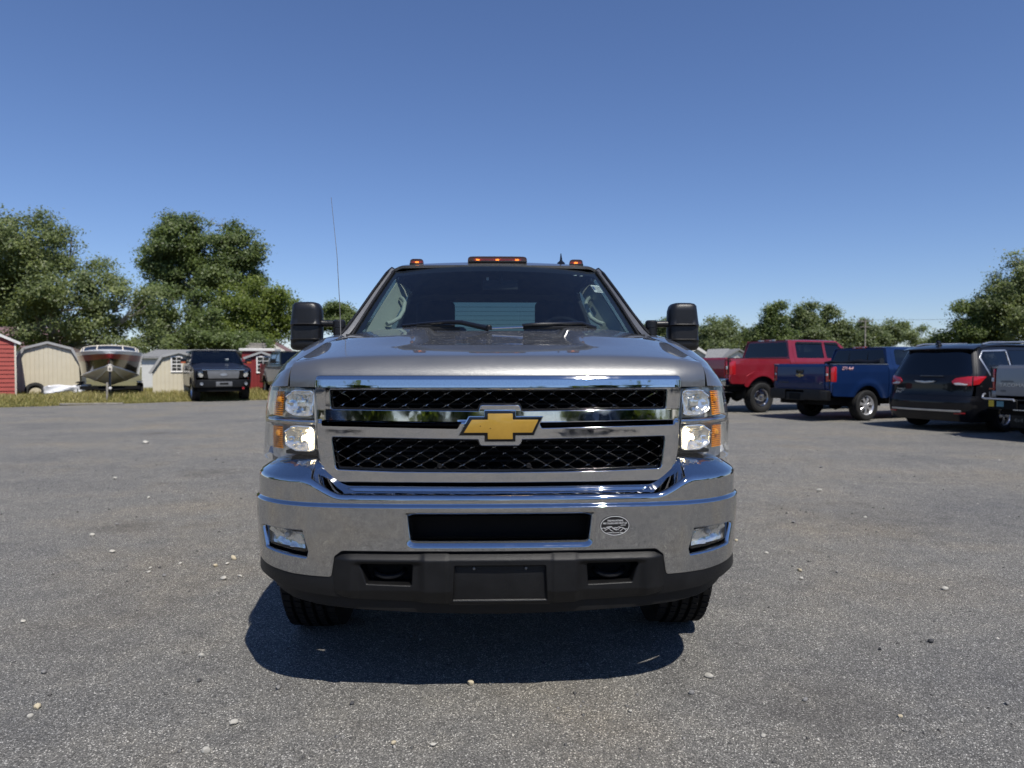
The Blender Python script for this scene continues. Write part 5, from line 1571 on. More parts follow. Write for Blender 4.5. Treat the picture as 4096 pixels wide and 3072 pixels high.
text_mesh('lettering', 'Z71 4x4', .105, M['pink_print'], BLUE, MD, extrude=.004, sx=1.0, shear=.25)
rr_ = MB()
for sg in (-1, 1): rr_.box(*sorted((sg * .85, sg * .925)), Lb - 1.86, Lb - .05, 1.338, 1.352)
rr_.build('bed_rail_cap', M['badge'], BLUE, .004)
cv = []
for i in range(9):
    x_ = .86 - i * .215
    cv.append((x_, Lb - 1.72 + .02 * math.sin(i * 2.1), 1.385 + .018 * math.sin(i * 1.7)))
MB().tube(cv, [.03 + .007 * i + .016 * math.sin(i * 2.6) for i in range(9)], 12).box(-.9, .9, Lb - 1.84, Lb - 1.66, 1.345, 1.365).build('rolled_bed_cover', M['black_plastic'], BLUE)

# silver pickup at the frame's edge
TAC, tp_ = pickup('parked_pickup', 'silver grey pickup cut off by the picture edge, stickers on its bumper', front_from_tail((9.02, 12.05), h66, 5.4), TH66,
    dict(L=5.4, W=1.90, rail=1.30, belt=1.30, roof=1.83, nose=1.18, yf=.92, yr=4.20, wr=.385, tw=.265, gap=.10, bed=1.65, cowl=1.15, header=1.9, paint='silver_paint', wheel=W_TAC, sill=.55,
         tail=(.86, 1.26), tailw=.08, bumper='matt_black', bump=(.54, .70), gate0=.78), 'vehicles parked nose out in a row')
Lt = 5.4
MB().tube([(.96, Lt + .02, .80), (.95, Lt + .08, .79), (.93, Lt + .14, .735), (.85, Lt + .19, .72), (.36, Lt + .205, .72), (.34, Lt + .205, .69)], .018, 8).build('bumper_trim', M['badge'], tp_['bumper'])
MB().box(-.96, .36, Lt + .198, Lt + .206, .535, .55).build('bumper_edge', M['badge'], tp_['bumper'])
MB().box(.69, .78, Lt + .194, Lt + .199, .585, .695).build('bumper_sticker', M['yellow_print'], tp_['bumper'])
MB().box(.52, .64, Lt + .198, Lt + .203, .59, .685).build('bumper_sticker', M['teal_print'], tp_['bumper'])
text_mesh('lettering', 'TACOMA', .085, M['badge'], tp_['gate'], rear_M(.50, Lt + .021, .965), extrude=.002, sx=1.15)
text_mesh('lettering', 'TOYOTA', .045, M['badge_dark'], tp_['gate'], rear_M(.58, Lt + .021, 1.03), extrude=.002, sx=1.15)
MB().box(.60, .69, Lt + .012, Lt + .018, .845, .88).build('gate_badge', M['badge_dark'], tp_['gate'])
for sg in (-1, 1):
    fp = MB().box(*sorted((sg * .66, sg * .95)), 4.68, 4.695, .16, .56).build('mud_flap', M['black_plastic'], TAC, .004)
    text_mesh('lettering', '4x4', .11, M['badge_dark'], fp, rear_M(sg * .80, 4.698, .30), extrude=.001)

# dark pickups between the sheds on the left
DARK, dp_ = pickup('parked_pickup', 'black pickup with grey mesh grille parked nose out beside the tan shed', (-10.50, 25.9, 0), R(31),
    dict(L=5.9, W=2.0, rail=1.40, belt=1.36, roof=1.93, nose=1.22, yf=.98, yr=4.66, wr=.40, tw=.275, bed=1.75, cowl=1.28, header=2.05, paint='navy_paint', wheel=W_DARK, sill=.54,
         grille='grey_grille', grille_bar='chrome', mirror_lamp=True, mirror='gloss_black', ws='glass_side'), 'dark pickups by the sheds')
MB().prism(ellipse(0, .985, .125, .05, 24), .085, .11).build('grille_emblem', M['badge'], dp_['grille'])
MB().box(.62, .70, -.02, .02, .44, .52).build('tow_hook', M['red_dull'], DARK, .01)
MB().box(.30, .42, 1.62, 1.63, 1.50, 1.58).build('windscreen_tag', M['white_print'], DARK)
D2, d2_ = pickup('parked_pickup', 'dark green pickup half hidden behind the grey truck, beside the dark red shed', (-7.35, 26.3, 0), R(29),
    dict(L=5.7, W=1.95, rail=1.38, belt=1.36, roof=1.90, nose=1.22, yf=.98, yr=4.5, wr=.40, tw=.275, bed=1.7, cowl=1.28, header=2.05, paint='green_paint', wheel=W_DARK, sill=.54, mirror='gloss_black'), 'dark pickups by the sheds')

# ------------------------------------------------------------------ black minivan
def minivan(name, label, loc, rz, group):
    root = thing(name, label, 'minivan', loc, rz, group)
    L = 5.17; P = M['black_paint']
    pf, pa, pl = plan_curve([(0, 0), (.30, .008), (.55, .03), (.74, .075), (.87, .15), (.945, .25), (.985, .40), (1.0, .62), (1.0, 1.6), (1.0, 3.2), (.985, 4.0), (.95, 4.6), (.80, 5.0)], 1600, 26)
    HWZ = smooth_curve([.15, .30, .50, .80, 1.02, 1.12, 1.35, 1.62, 1.72, 1.78], [.93, .975, 1.0, 1.01, 1.00, .985, .90, .79, .73, .68], 200, 5)
    LEAN = smooth_curve([.15, .30, .42, .62, .70, .80, 1.00, 1.08, 1.30, 1.62, 1.70, 1.78], [.10, .04, .00, -.01, .05, .07, .075, .10, .20, .36, .36, .42], 200, 4)
    def S(ins=0.0):
        def f(a, b):
            x, y = pf(a)
            k = np.clip(1 - y / 2.2, 0, 1) ** 1.5
            return np.stack([x * (np.interp(b, *HWZ) - ins), L - y - np.interp(b, *LEAN) * k - ins * k, b], -1)
        return f
    A = lambda x, y: float(np.interp(x, pf(np.linspace(0, pa(.995), 600))[0], np.linspace(0, pa(.995), 600))) if y is None else float(np.interp(y, pf(np.linspace(0, pl, 1200))[1], np.linspace(0, pl, 1200)))
    AY = lambda y: A(0, y)
    o = (0, 1, 0)
    glassp = rpoly([(-A(.86, None), 1.12), (-A(.84, None), 1.60), (A(.84, None), 1.60), (A(.86, None), 1.12)], .06)
    gate = panel('liftgate', S(), rpoly([(-A(.86, None), .72), (-A(.90, None), 1.10), (-A(.90, None), 1.66), (A(.90, None), 1.66), (A(.90, None), 1.10), (A(.86, None), .72)], .03), [glassp], .04, P, root, o, SL)
    panel('rear_window', S(.006), clip_poly(glassp, -.012), [], .08, M['glass_dark'], gate, o)
    sp_ = MB()
    Pq = []
    for x_ in np.linspace(-.76, .76, 21):
        y_ = L - .34 - .12 * (x_ / .76) ** 2
        Pq.append([(x_, y_ + .05, 1.635 - .02 * (x_ / .76) ** 4), (x_, y_ + .065, 1.655 - .02 * (x_ / .76) ** 4), (x_, y_ - .10, 1.715 - .03 * (x_ / .76) ** 4), (x_, y_ - .16, 1.70 - .03 * (x_ / .76) ** 4)])
    grid('spoiler', np.array(Pq), P, root, thick=.02, flip=True)
    bp2 = panel('rear_bumper', S(-.012), rpoly([(-AY(.9), .26), (-AY(.62), .66), (-A(.86, None), .715), (A(.86, None), .715), (AY(.62), .66), (AY(.9), .26), (A(.75, None), .22), (-A(.75, None), .22)], [.02, .05, .05, .05, .05, .02, .05, .05]), [], .04, P, root, o, SL)
    for z0, z1, m_, w0 in ((.405, .435, 'badge', .74),):
        panel('bumper_strip', S(-.022), rpoly([(-A(w0, None), z0), (A(w0, None), z0), (A(w0, None), z1), (-A(w0, None), z1)], .01), [], .03, M[m_], bp2, o, SL)
    for sg in (-1, 1):
        panel('bumper_reflector', S(-.024), [(sg * a, z) for a, z in rpoly([(A(.62, None), .36), (A(.80, None), .36), (A(.80, None), .385), (A(.62, None), .385)], .006)], [], .03, M['red_dull'], bp2, o, SL)
        q = lambda pts, r=.02: [(sg * a, z) for a, z in rpoly(pts, r)]
        tl = panel('tail_light', S(-.016), q([(A(.52, None), .99), (A(.60, None), 1.065), (A(.80, None), 1.10), (AY(.42), 1.105), (AY(.36), 1.06), (AY(.26), .95), (A(.84, None), .925), (A(.60, None), .925)], .03), [], .03, M['red_lens'], root, o, SL)
        panel('reversing_lamp', S(-.021), q([(A(.56, None), .965), (A(.66, None), .975), (A(.80, None), .945), (A(.78, None), .932), (A(.60, None), .932)], .01), [], .02, M['white_lens'], tl, o, SL)
        panel('lamp_split', S(-.021), q([(A(.855, None), .93), (A(.868, None), .93), (A(.868, None), 1.095), (A(.855, None), 1.095)], 0), [], .02, M['matt_black'], tl, o)
        # quarter panel and doors
        f = (sg, .2, 0)
        win = q([(AY(.52), 1.13), (AY(.30), 1.47), (AY(.38), 1.60), (AY(1.25), 1.62), (AY(1.25), 1.11), (AY(.62), 1.09)], [.05, .04, .06, .02, .02, .03])
        qp = panel('quarter_panel', S(), q([(A(.905, None), .70), (A(.905, None), 1.10), (A(.905, None), 1.68), (AY(1.30), 1.70), (AY(1.30), .30), (AY(.92), .26), (AY(.64), .66)], .02), [win, [(sg * a, z) for a, z in ellipse(AY(1.08), .36, .41, .41, 28)]], .04, P, root, f, SL)
        panel('window_pane', S(.008), clip_poly(win, -.012), [], .08, M['glass_dark'], qp, f)
        ring_o = clip_poly(win, -.016)
        panel('window_trim', S(-.006), ring_o, [clip_poly(win, .010)], .02, M['badge'], qp, f, [(0, 0), (.002, .002), (.002, .008)])
        for nm, y0_, y1_ in (('sliding_door', 1.31, 2.35), ('front_door', 2.36, 3.45)):
            top = 1.70 if nm == 'sliding_door' else 1.68
            if nm == 'sliding_door':
                wn = q([(AY(y0_ + .03), 1.10), (AY(y0_ + .03), 1.62), (AY(y1_ - .04), 1.63), (AY(y1_ - .04), 1.08)], .03)
                po = q([(AY(y0_), .30), (AY(y0_), 1.70), (AY(y1_), 1.70), (AY(y1_), .28)], .02)
            else:
                wn = q([(AY(y0_ + .03), 1.08), (AY(y0_ + .03), 1.62), (AY(y1_ - .55), 1.62), (AY(y1_ - .04), 1.10)], .03)
                po = q([(AY(y0_), .28), (AY(y0_), 1.70), (AY(y1_ - .5), 1.69), (AY(y1_ + .08), 1.12), (AY(y1_), .28)], .03)
            d = panel(nm, S(), po, [wn], .05, P, root, f, SL)
            panel('window_pane', S(.008), clip_poly(wn, -.012), [], .1, M['glass_dark'], d, f)
        panel('fender', S(), q([(AY(3.46), .28), (AY(3.54), 1.10), (AY(4.6), .95), (AY(4.95), .70), (AY(4.9), .28)], .04), [[(sg * a, z) for a, z in ellipse(AY(4.17), .36, .40, .40, 28)]], .05, P, root, f, SL)
        put_wheel(W_VAN, root, sg * .865, L - 1.08, .345, sg); put_wheel(W_VAN, root, sg * .865, L - 4.17, .345, sg)
        MB().tube([(sg * .70, L - .75, 1.735), (sg * .70, L - 1.0, 1.775), (sg * .70, L - 2.4, 1.80), (sg * .70, L - 2.7, 1.765)], .018, 8).build('roof_rack', M['badge'], root)
        MB().box(*sorted((sg * 1.02, sg * 1.22)), L - 3.5, L - 3.38, 1.08, 1.24).build('side_mirror', P, root, .03, 3)
    Q, V = np.meshgrid(np.linspace(-1, 1, 31), np.linspace(0, 1, 40), indexing='ij')
    y = L - .42 - V * 2.95 - .10 * Q ** 2 * (1 - V)
    z = np.interp(V, [0, .1, .3, .6, 1], [1.70, 1.745, 1.775, 1.77, 1.66]) - .02 * Q ** 2 - .035 * np.clip((np.abs(Q) - .85) / .15, 0, 1) ** 2
    grid('roof', np.stack([Q * .765, y, z], -1), P, root, thick=.02, flip=True)
    V2 = V
    grid('windscreen', np.stack([Q * (.74 + .14 * V), L - 3.37 - V * .95 - .0 * Q, 1.655 - V * .55 - .02 * Q ** 2], -1), M['glass_dark'], root, flip=True)
    grid('hood', np.stack([Q * .93, L - 4.30 - V * .75 + .12 * Q ** 2, 1.10 - V ** 1.6 * .30 - .05 * Q ** 4], -1), P, root, flip=True, thick=.02)
    MB().box(-.85, .85, .10, .5, .30, .85).build('front_bumper', P, root, .08, 3)
    MB().box(-.88, .88, .4, L - .25, .20, .34).box(-.72, .72, .6, L - .3, .3, 1.05).box(-.8, .8, 1.0, 4.0, 1.0, 1.06).build('underbody', M['matt_black'], root)
    fin = MB().tube([(.10, L - .60, 1.735), (.10, L - .60, 1.80), (.10, L - .56, 1.815)], [.07, .045, .02], 10).build('roof_aerial', P, root)
    wing = [(-.235, .022), (-.06, .018), (0, .008), (.06, .018), (.235, .022), (.17, -.012), (.05, -.024), (0, -.028), (-.05, -.024), (-.17, -.012)]
    yb = L - .085
    MB().prism([(x, z_ + .985) for x, z_ in wing], yb + .0, yb + .03).build('gate_emblem', M['badge'], gate, .003)
    MB().box(-.36, .12, yb - .015, yb + .012, 1.098, 1.112).build('gate_handle', M['badge_dark'], gate, .004)
    text_mesh('lettering', 'PACIFICA', .075, M['badge'], gate, rear_M(.50, L - .094, .765) , extrude=.002, sx=1.1)
    text_mesh('lettering', 'Touring L', .050, M['badge'], gate, rear_M(.55, L - .094, .83), extrude=.002)
    return root
h66v = h66
minivan('parked_minivan', 'black minivan with dark rear window and wide red tail lights', front_from_tail((8.36, 14.45), h66, 5.17), TH66, 'vehicles parked nose out in a row')
# ------------------------------------------------------------------ sheds, boat, clutter on the left
M['tan_board'] = pbr('tan_painted_board', (.62, .565, .43), .65, var=.06, vscale=2.5, bump=.25, bscale=55)
M['red_board'] = pbr('red_lap_board', (.36, .062, .045), .55, var=.10, vscale=2.5, bump=.2, bscale=50)
M['dark_red_board'] = pbr('dark_red_board', (.22, .022, .022), .6, var=.10, vscale=2.5, bump=.2, bscale=50)
M['white_trim'] = pbr('white_trim', (.72, .70, .66), .55, var=.05, bump=.1)
M['cream_trim'] = pbr('cream_trim', (.66, .60, .50), .55, var=.06, bump=.1)
M['grey_shingle'] = pbr('grey_shingles', (.20, .20, .20), .9, var=.35, vscale=14, bump=.6, bscale=30)
M['brown_shingle'] = pbr('brown_shingles', (.17, .115, .085), .9, var=.35, vscale=14, bump=.6, bscale=30)
M['plum_shingle'] = pbr('plum_shingles', (.17, .105, .10), .9, var=.30, vscale=10, bump=.6, bscale=25)
M['grey_trim'] = pbr('grey_metal_trim', (.36, .36, .35), .5, var=.08)
M['window_dark'] = pbr('dark_window_glass', (.02, .022, .025), .06, spec=.8, var=.2)
M['white_siding'] = pbr('white_siding', (.62, .62, .60), .6, var=.05)
M['weathered_wood'] = pbr('weathered_wood', (.26, .24, .21), .85, var=.3, vscale=8, bump=.5, bscale=40)
M['white_wrap'] = pbr('white_plastic_wrap', (.80, .80, .82), .35, var=.05, vscale=8)

def top_at(prof, x):
    return float(np.interp(x, [p[0] for p in prof], [p[1] for p in prof]))
def board_poly(prof, x0, x1, z0):
    mids = [p for p in prof if x0 + 1e-4 < p[0] < x1 - 1e-4]
    return [(x0, z0), (x1, z0), (x1, top_at(prof, x1))] + list(reversed(mids)) + [(x0, top_at(prof, x0))]
def window(parent, x0, x1, z0, z1, y, nx=2, nz=4):
    wd = MB().box(x0, x1, y - .035, y, z0, z0 + .055).box(x0, x1, y - .035, y, z1 - .055, z1).box(x0, x0 + .055, y - .035, y, z0 + .055, z1 - .055).box(x1 - .055, x1, y - .035, y, z0 + .055, z1 - .055)
    fr = wd.build('window', M['white_trim'], parent, .004)
    MB().box(x0 + .05, x1 - .05, y - .012, y - .004, z0 + .05, z1 - .05).build('window_pane', M['window_dark'], fr)
    mb = MB()
    for k in range(1, nx): x_ = x0 + .055 + (x1 - x0 - .11) * k / nx; mb.box(x_ - .010, x_ + .010, y - .024, y - .0125, z0 + .055, z1 - .055)
    for k in range(1, nz):
        z_ = z0 + .055 + (z1 - z0 - .11) * k / nz; t_ = .022 if k == nz // 2 else .010
        mb.box(x0 + .055, x1 - .055, y - .026, y - .0125, z_ - t_, z_ + t_)
    mb.build('window_frame', M['white_trim'], fr)
    return fr

def shed(name, label, loc, rz, w_, depth, prof, board, trim, shingle, lap=False, bw=.16, win=None, over=.10, group='garden sheds in a row', corner=None, z0=.05, oh=.05):
    """gable or gambrel shed; local x 0..w across the front, y back; prof is the roof outline over the front wall"""
    root = thing(name, label, 'shed', loc, rz, group)
    rng = random.Random(hash(label) % 1000)
    MB().prism(board_poly(prof, 0.02, w_ - .02, z0 + .02), .03, depth - .03).build('wall', board, root)
    if lap:
        zmax = max(p[1] for p in prof); z = z0; k = 0
        while z < zmax:
            z1 = z + bw
            zl = [z, z1]
            # clip the course to the gable
            xl, xr = 0.0, w_
            tl = [x for x in np.linspace(0, w_, 200) if top_at(prof, x) > z + bw * .5]
            if len(tl) > 3:
                xl, xr = tl[0], tl[-1]
                zt_ = min(z1, zmax)
                MB().add([(xl, .004, zt_), (xr, .004, zt_), (xr, -.022, z + .004), (xl, -.022, z + .004), (xl, .02, z + .004), (xr, .02, z + .004), (xl, .02, zt_), (xr, .02, zt_)],
                         [(0, 3, 2, 1), (3, 4, 5, 2), (0, 1, 7, 6), (4, 6, 7, 5), (0, 6, 4, 3), (1, 2, 5, 7)]).build('board', board, root)
            z = z1
    else:
        n = int(round(w_ / bw)); e = [i * w_ / n for i in range(n + 1)]
        for a, b in zip(e[:-1], e[1:]):
            d = rng.uniform(-.003, .003)
            MB().prism(board_poly(prof, a + .006, b - .006, z0), .0 + d, .028).build('board', board, root, .003, 1)
        # right side boards
        nd = int(round(depth / bw / 1.5))
        for i in range(nd):
            y0, y1 = depth * i / nd, depth * (i + 1) / nd
            MB().box(w_ - .02, w_ + .006 + rng.uniform(-.002, .002), y0 + .012, y1 - .004, z0, prof[-1][1] - .01).build('board', board, root)
    # roof planes
    pr = [(prof[0][0] - over, prof[0][1] - over * (prof[1][1] - prof[0][1]) / (prof[1][0] - prof[0][0]))] + list(prof[1:-1]) + [(prof[-1][0] + over, prof[-1][1] - over * (prof[-2][1] - prof[-1][1]) / (prof[-1][0] - prof[-2][0]))]
    ys0, ys1 = -oh - .03, depth + oh
    for (xa, za), (xb, zb) in zip(pr[:-1], pr[1:]):
        d = Vector((xb - xa, zb - za)).normalized(); n_ = Vector((-d.y, d.x)) * .035
        MB().prism([(xa, za + .004), (xb, zb + .004), (xb + n_.x, zb + n_.y), (xa + n_.x, za + n_.y)], ys0, ys1).build('roof', shingle, root)
        n2 = n_ * 1.1; t2 = Vector((d.y, -d.x)) * .055
        MB().prism([(xa + t2.x, za + t2.y), (xb + t2.x, zb + t2.y), (xb + n2.x, zb + n2.y), (xa + n2.x, za + n2.y)], ys0 - .03, ys0 - .002).build('fascia', trim, root)
    if corner:
        MB().box(w_ - .045, w_ + .012, -.032, .05, z0, top_at(prof, w_) - .01).build('corner_trim', corner, root, .003)
    if win: window(root, *win, -.006)
    return root
shed('garden_shed', 'tan gambrel-roofed shed without windows, tyres and a white bundle in front', (-20.0, 28.66, 0), R(27), 2.18, 3.4,
     [(0, 1.54), (.25, 2.02), (1.075, 2.27), (1.93, 2.02), (2.18, 1.54)], M['tan_board'], M['grey_trim'], M['brown_shingle'], bw=.154)
shed('garden_shed', 'bright red lap-sided shed with white roof edge at the left border', (-21.24, 24.76, 0), R(36), 3.24, 3.6,
     [(0, 2.22), (1.62, 3.02), (3.24, 2.22)], M['red_board'], M['white_trim'], M['plum_shingle'], lap=True, bw=.158, corner=M['cream_trim'], over=.16)
shed('garden_shed', 'tan shed with one white-framed window, between boat and black pickup', (-14.18, 28.0, 0), R(20), 1.95, 3.2,
     [(0, 1.16), (.34, 1.68), (.97, 1.86), (1.60, 1.68), (1.95, 1.16)], M['tan_board'], M['grey_trim'], M['grey_shingle'], bw=.15, win=(.66, 1.09, 1.05, 1.70))
shed('garden_shed', 'small dark red shed with white-framed window behind the pickups', (-11.80, 31.5, 0), R(15), 1.30, 2.2,
     [(0, 1.68), (.65, 1.92), (1.30, 1.68)], M['dark_red_board'], M['grey_trim'], M['brown_shingle'], bw=.16, win=(.44, 1.02, .98, 1.74))

# long low grey-roofed building behind the sheds
lr = thing('long_shed', 'long low outbuilding with grey shingle roof behind the window shed', 'outbuilding', (-19.6, 37.6, 0), R(2))
MB().box(0, 4.1, 0, 4, .0, 1.72).build('wall', M['white_siding'], lr)
MB().prism([(-.15, 1.70), (4.1, 1.70), (4.1, 1.74), (-.15, 1.74)], -.2, -.16).build('fascia', M['grey_trim'], lr)
for (ya, za, yb, zb) in ((-.2, 1.74, 2.0, 2.16), (2.0, 2.16, 4.2, 1.74)):
    MB().add([(-.15, ya, za), (4.25, ya, za), (4.25, yb, zb), (-.15, yb, zb), (-.15, ya, za + .05), (4.25, ya, za + .05), (4.25, yb, zb + .05), (-.15, yb, zb + .05)],
             [(0, 1, 2, 3), (7, 6, 5, 4), (0, 4, 5, 1), (1, 5, 6, 2), (2, 6, 7, 3), (3, 7, 4, 0)]).build('roof', M['grey_shingle'], lr)
# flat white canopy with stacked boards on it
cn = thing('flat_roof_hut', 'hut with flat white roof edge behind the dark red shed', 'hut', (-13.45, 35, 0), R(8))
MB().box(.12, 1.58, .1, 1.6, 0, 2.04).build('wall', M['dark_red_board'], cn)
MB().box(0, 1.70, 0, 1.7, 2.04, 2.17).build('roof', M['white_trim'], cn, .01)
st_ = thing('board_stack', 'weathered grey boards stacked on the flat white roof', 'lumber', (-13.15, 35.2, 2.17), R(8))
rng = random.Random(4)
for k in range(6):
    for j in range(3):
        MB().box(-.02 + rng.uniform(-.05, .12) + (.1 if k > 3 else 0), .78 + rng.uniform(-.06, .05), .02 + j * .28, .27 + j * .28, k * .046 + .002, k * .046 + .04).build('board', M['weathered_wood'], st_, .003, 1)

# house roofs far left and behind the boat
def house(name, label, loc, rz, w_, d_, eave, ridge, wall, shingle, gable_front=True, trim=None, lapped=False):
    root = thing(name, label, 'house', loc, rz)
    if gable_front:
        MB().prism([(0, 0), (w_, 0), (w_, eave), (w_ / 2, ridge), (0, eave)], 0, d_).build('wall', wall, root)
        s = (ridge - eave) / (w_ / 2)
        for sg, xa, xb in ((0, -.3, w_ / 2), (1, w_ + .3, w_ / 2)):
            za = eave - .3 * s
            MB().prism([(xa, za + .02), (xb, ridge + .02), (xb, ridge + .14), (xa, za + .14)], -.3, d_ + .3).build('roof', shingle, root)
            MB().prism([(xa, za - .10), (xb, ridge - .10), (xb, ridge + .13), (xa, za + .13)], -.36, -.304).build('fascia', trim or M['white_trim'], root)
        if lapped:
            z = .1
            while z < ridge - .15:
                xs_ = 0.02 if z < eave else (z - eave) / (ridge - eave) * w_ / 2 + .06
                MB().box(xs_, w_ - xs_, -.02, 0, z, z + .015).build('board', wall, root); z += .18
            MB().box(w_ / 2 - .22, w_ / 2 + .22, -.03, .01, eave + .25, eave + .75).build('gable_vent', M['grey_trim'], root)
    else:
        MB().box(0, w_, 0, d_, 0, eave).build('wall', wall, root)
        for ya, yb in ((-.3, d_ / 2), (d_ + .3, d_ / 2)):
            za = eave - .2
            MB().add([(-.3, ya, za), (w_ + .3, ya, za), (w_ + .3, yb, ridge), (-.3, yb, ridge), (-.3, ya, za + .12), (w_ + .3, ya, za + .12), (w_ + .3, yb, ridge + .12), (-.3, yb, ridge + .12)],
                     [(0, 1, 2, 3), (7, 6, 5, 4), (0, 4, 5, 1), (1, 5, 6, 2), (2, 6, 7, 3), (3, 7, 4, 0)]).build('roof', shingle, root)
    return root
house('house', 'house with plum brown roof rising behind the red shed', (-40, 48, 0), R(18), 7.9, 8, 2.7, 4.1, M['white_siding'], M['plum_shingle'], False)
house('house', 'house whose brown roof shows through the trees above the boat', (-24.5, 58, 0), R(10), 5.5, 6, 2.6, 4.2, M['white_siding'], M['plum_shingle'], True)
house('house', 'white gabled cottage end beside the grey truck mirror', (13.1, 55, 0), R(-10), 2.3, 5, 1.95, 2.68, M['white_siding'], M['grey_shingle'], True)
hs = thing('house', 'grey-shingled house with white gable behind the red pickup', 'house', (14.6, 52.6, 0), R(0))
MB().box(0, 3.0, .4, 5, 0, 1.85).build('wall', M['white_siding'], hs)
MB().prism([(.95, 0), (3.35, 0), (3.35, 1.72), (2.15, 2.42), (.95, 1.72)], 0, 4).build('gable_wall', M['white_siding'], hs)
for k in range(12): MB().box(1.0 + max(0, (k * .18 - 1.62)) * 1.75, 3.3 - max(0, (k * .18 - 1.62)) * 1.75, -.02, 0, .1 + k * .18, .115 + k * .18).build('board', M['white_siding'], hs)
MB().prism([(.70, 1.60), (2.15, 2.46), (2.15, 2.58), (.70, 1.72)], -.25, 4.2).build('roof', M['grey_shingle'], hs)
MB().prism([(2.15, 2.46), (3.6, 1.60), (3.6, 1.72), (2.15, 2.58)], -.25, 4.2).build('roof', M['grey_shingle'], hs)
MB().add([(-.4, 0, 1.66), (2.1, 0, 1.72), (2.1, 2.2, 2.56), (.5, 2.2, 2.50), (-.4, 0, 1.74), (2.1, 0, 1.80), (2.1, 2.2, 2.64), (.5, 2.2, 2.58)], [(0, 1, 2, 3), (7, 6, 5, 4), (0, 4, 5, 1), (1, 5, 6, 2), (2, 6, 7, 3), (3, 7, 4, 0)]).build('roof', M['grey_shingle'], hs)
MB().box(2.0, 2.3, -.03, .01, 1.75, 2.05).build('gable_vent', M['grey_trim'], hs)

# ------------------------------------------------------------------ motor boat on its trailer
M['hull_cream'] = pbr('hull_bottom_gelcoat', (.82, .78, .68), .5, coat=.0, var=.12, vscale=2, bump=.05)
M['hull_black'] = pbr('hull_black_gelcoat', (.012, .012, .013), .18, coat=1.0, var=.2)
M['hull_red'] = pbr('hull_maroon_stripe', (.26, .022, .028), .35, coat=.8, var=.08)
M['hull_white'] = pbr('hull_white_deck', (.80, .80, .80), .3, coat=.6, var=.04)
M['smoked'] = pbr('smoked_windscreen', (.02, .025, .035), .05, spec=.8, coat=1.0)
BOAT = thing('motor_boat', 'white motor boat with maroon and black bands, bow towards the lot', 'boat', (-14.55, 25.7, 0), R(29))
NT = 46
tt = np.linspace(0, 1, NT); BL = 6.2
gb = 1.16 * (1 - (1 - np.clip(tt * 1.9, 0, 1)) ** 2.6) ** .75 + .02; gb[0] = .03
gz = 1.86 - .08 * np.clip(tt * 2.2, 0, 1) ** 1.2
KT = np.clip(tt * 2.2, 0, 1)
cb_ = 1.02 * (1 - (1 - np.clip((tt - .02) * 1.75, 0, 1)) ** 2.2); cb_ = np.maximum(cb_, .012)
cz = .93 + .42 * (1 - np.clip(tt * 2.0, 0, 1)) ** 1.6
kz = .56 + .78 * (1 - np.clip(tt * 2.3, 0, 1)) ** 2.0
yy = tt * BL
yk = yy + .26 * (1 - np.clip((kz - .56) / .78, 0, 1)) * (1 - tt)
def hull_rows(fr):
    """fr 0 keel, 1 chine, 2 gunwale"""
    rows = []
    for f in fr:
        if f <= 1:
            x = cb_ * f; z = kz + (cz - kz) * (f ** 1.15); y = yk + (yy + .06 - yk) * f
            z = z - .018 * np.exp(-((f - .55) / .05) ** 2)
        else:
            g = f - 1
            x = cb_ + (gb - cb_) * g; z = cz + (gz - cz) * g; y = yy + .06 - .10 * g * (1 - tt)
            x = x - .02 * np.sin(np.pi * g)
        rows.append(np.stack([x, y, z], -1))
    return np.array(rows)
def hull_part(name, f0, f1, n, mat):
    fr = np.linspace(f0, f1, n)
    R_ = hull_rows(fr); Lf = R_.copy(); Lf[..., 0] *= -1
    P = np.concatenate([Lf[::-1], R_ if f0 > 0 else R_[1:]], 0) if f0 == 0 else None
    if f0 == 0:
        return grid(name, P, mat, BOAT, thick=.02)
    a = np.concatenate([Lf[:, ::-1], R_[:, :]], 1)       # wraps round the stem
    return grid(name, a, mat, BOAT, flip=True, thick=.015)
hull_part('hull_bottom', 0, 1.0, 20, M['hull_cream'])
def band(name, fa, fb, n, mat):
    rows = []
    for s in np.linspace(0, 1, n):
        g = fa * (1 - s) + fb * s
        x = cb_ + (gb - cb_) * g - .02 * np.sin(np.pi * g); z = cz + (gz - cz) * g; y = yy + .06 - .10 * g * (1 - tt)
        rows.append(np.stack([x, y, z], -1))
    R_ = np.array(rows); Lf = R_.copy(); Lf[..., 0] *= -1
    return grid(name, np.concatenate([Lf[:, ::-1], R_], 1), mat, BOAT, flip=True, thick=.015)
B0 = .45 + .16 * KT; B1 = .78 + .09 * KT
band('hull_side', 0 * tt, B0, 8, M['hull_black'])
band('hull_stripe', B0, B1, 4, M['hull_red'])
band('hull_rim', B1, 0 * tt + 1, 3, M['hull_white'])
for sg in (-1, 1):
    c = hull_rows([1.0])[0]; c[:, 0] *= sg
    MB().tube([tuple(p) for p in c[::2]], .028, 6).build('chine_rail', M['hull_white'], BOAT)
    r5 = hull_rows([.55])[0]; r5[:, 0] *= sg; r5[:, 2] -= .012
    MB().tube([tuple(p) for p in r5[3:34:2]], .022, 6).build('spray_rail', M['hull_cream'], BOAT)
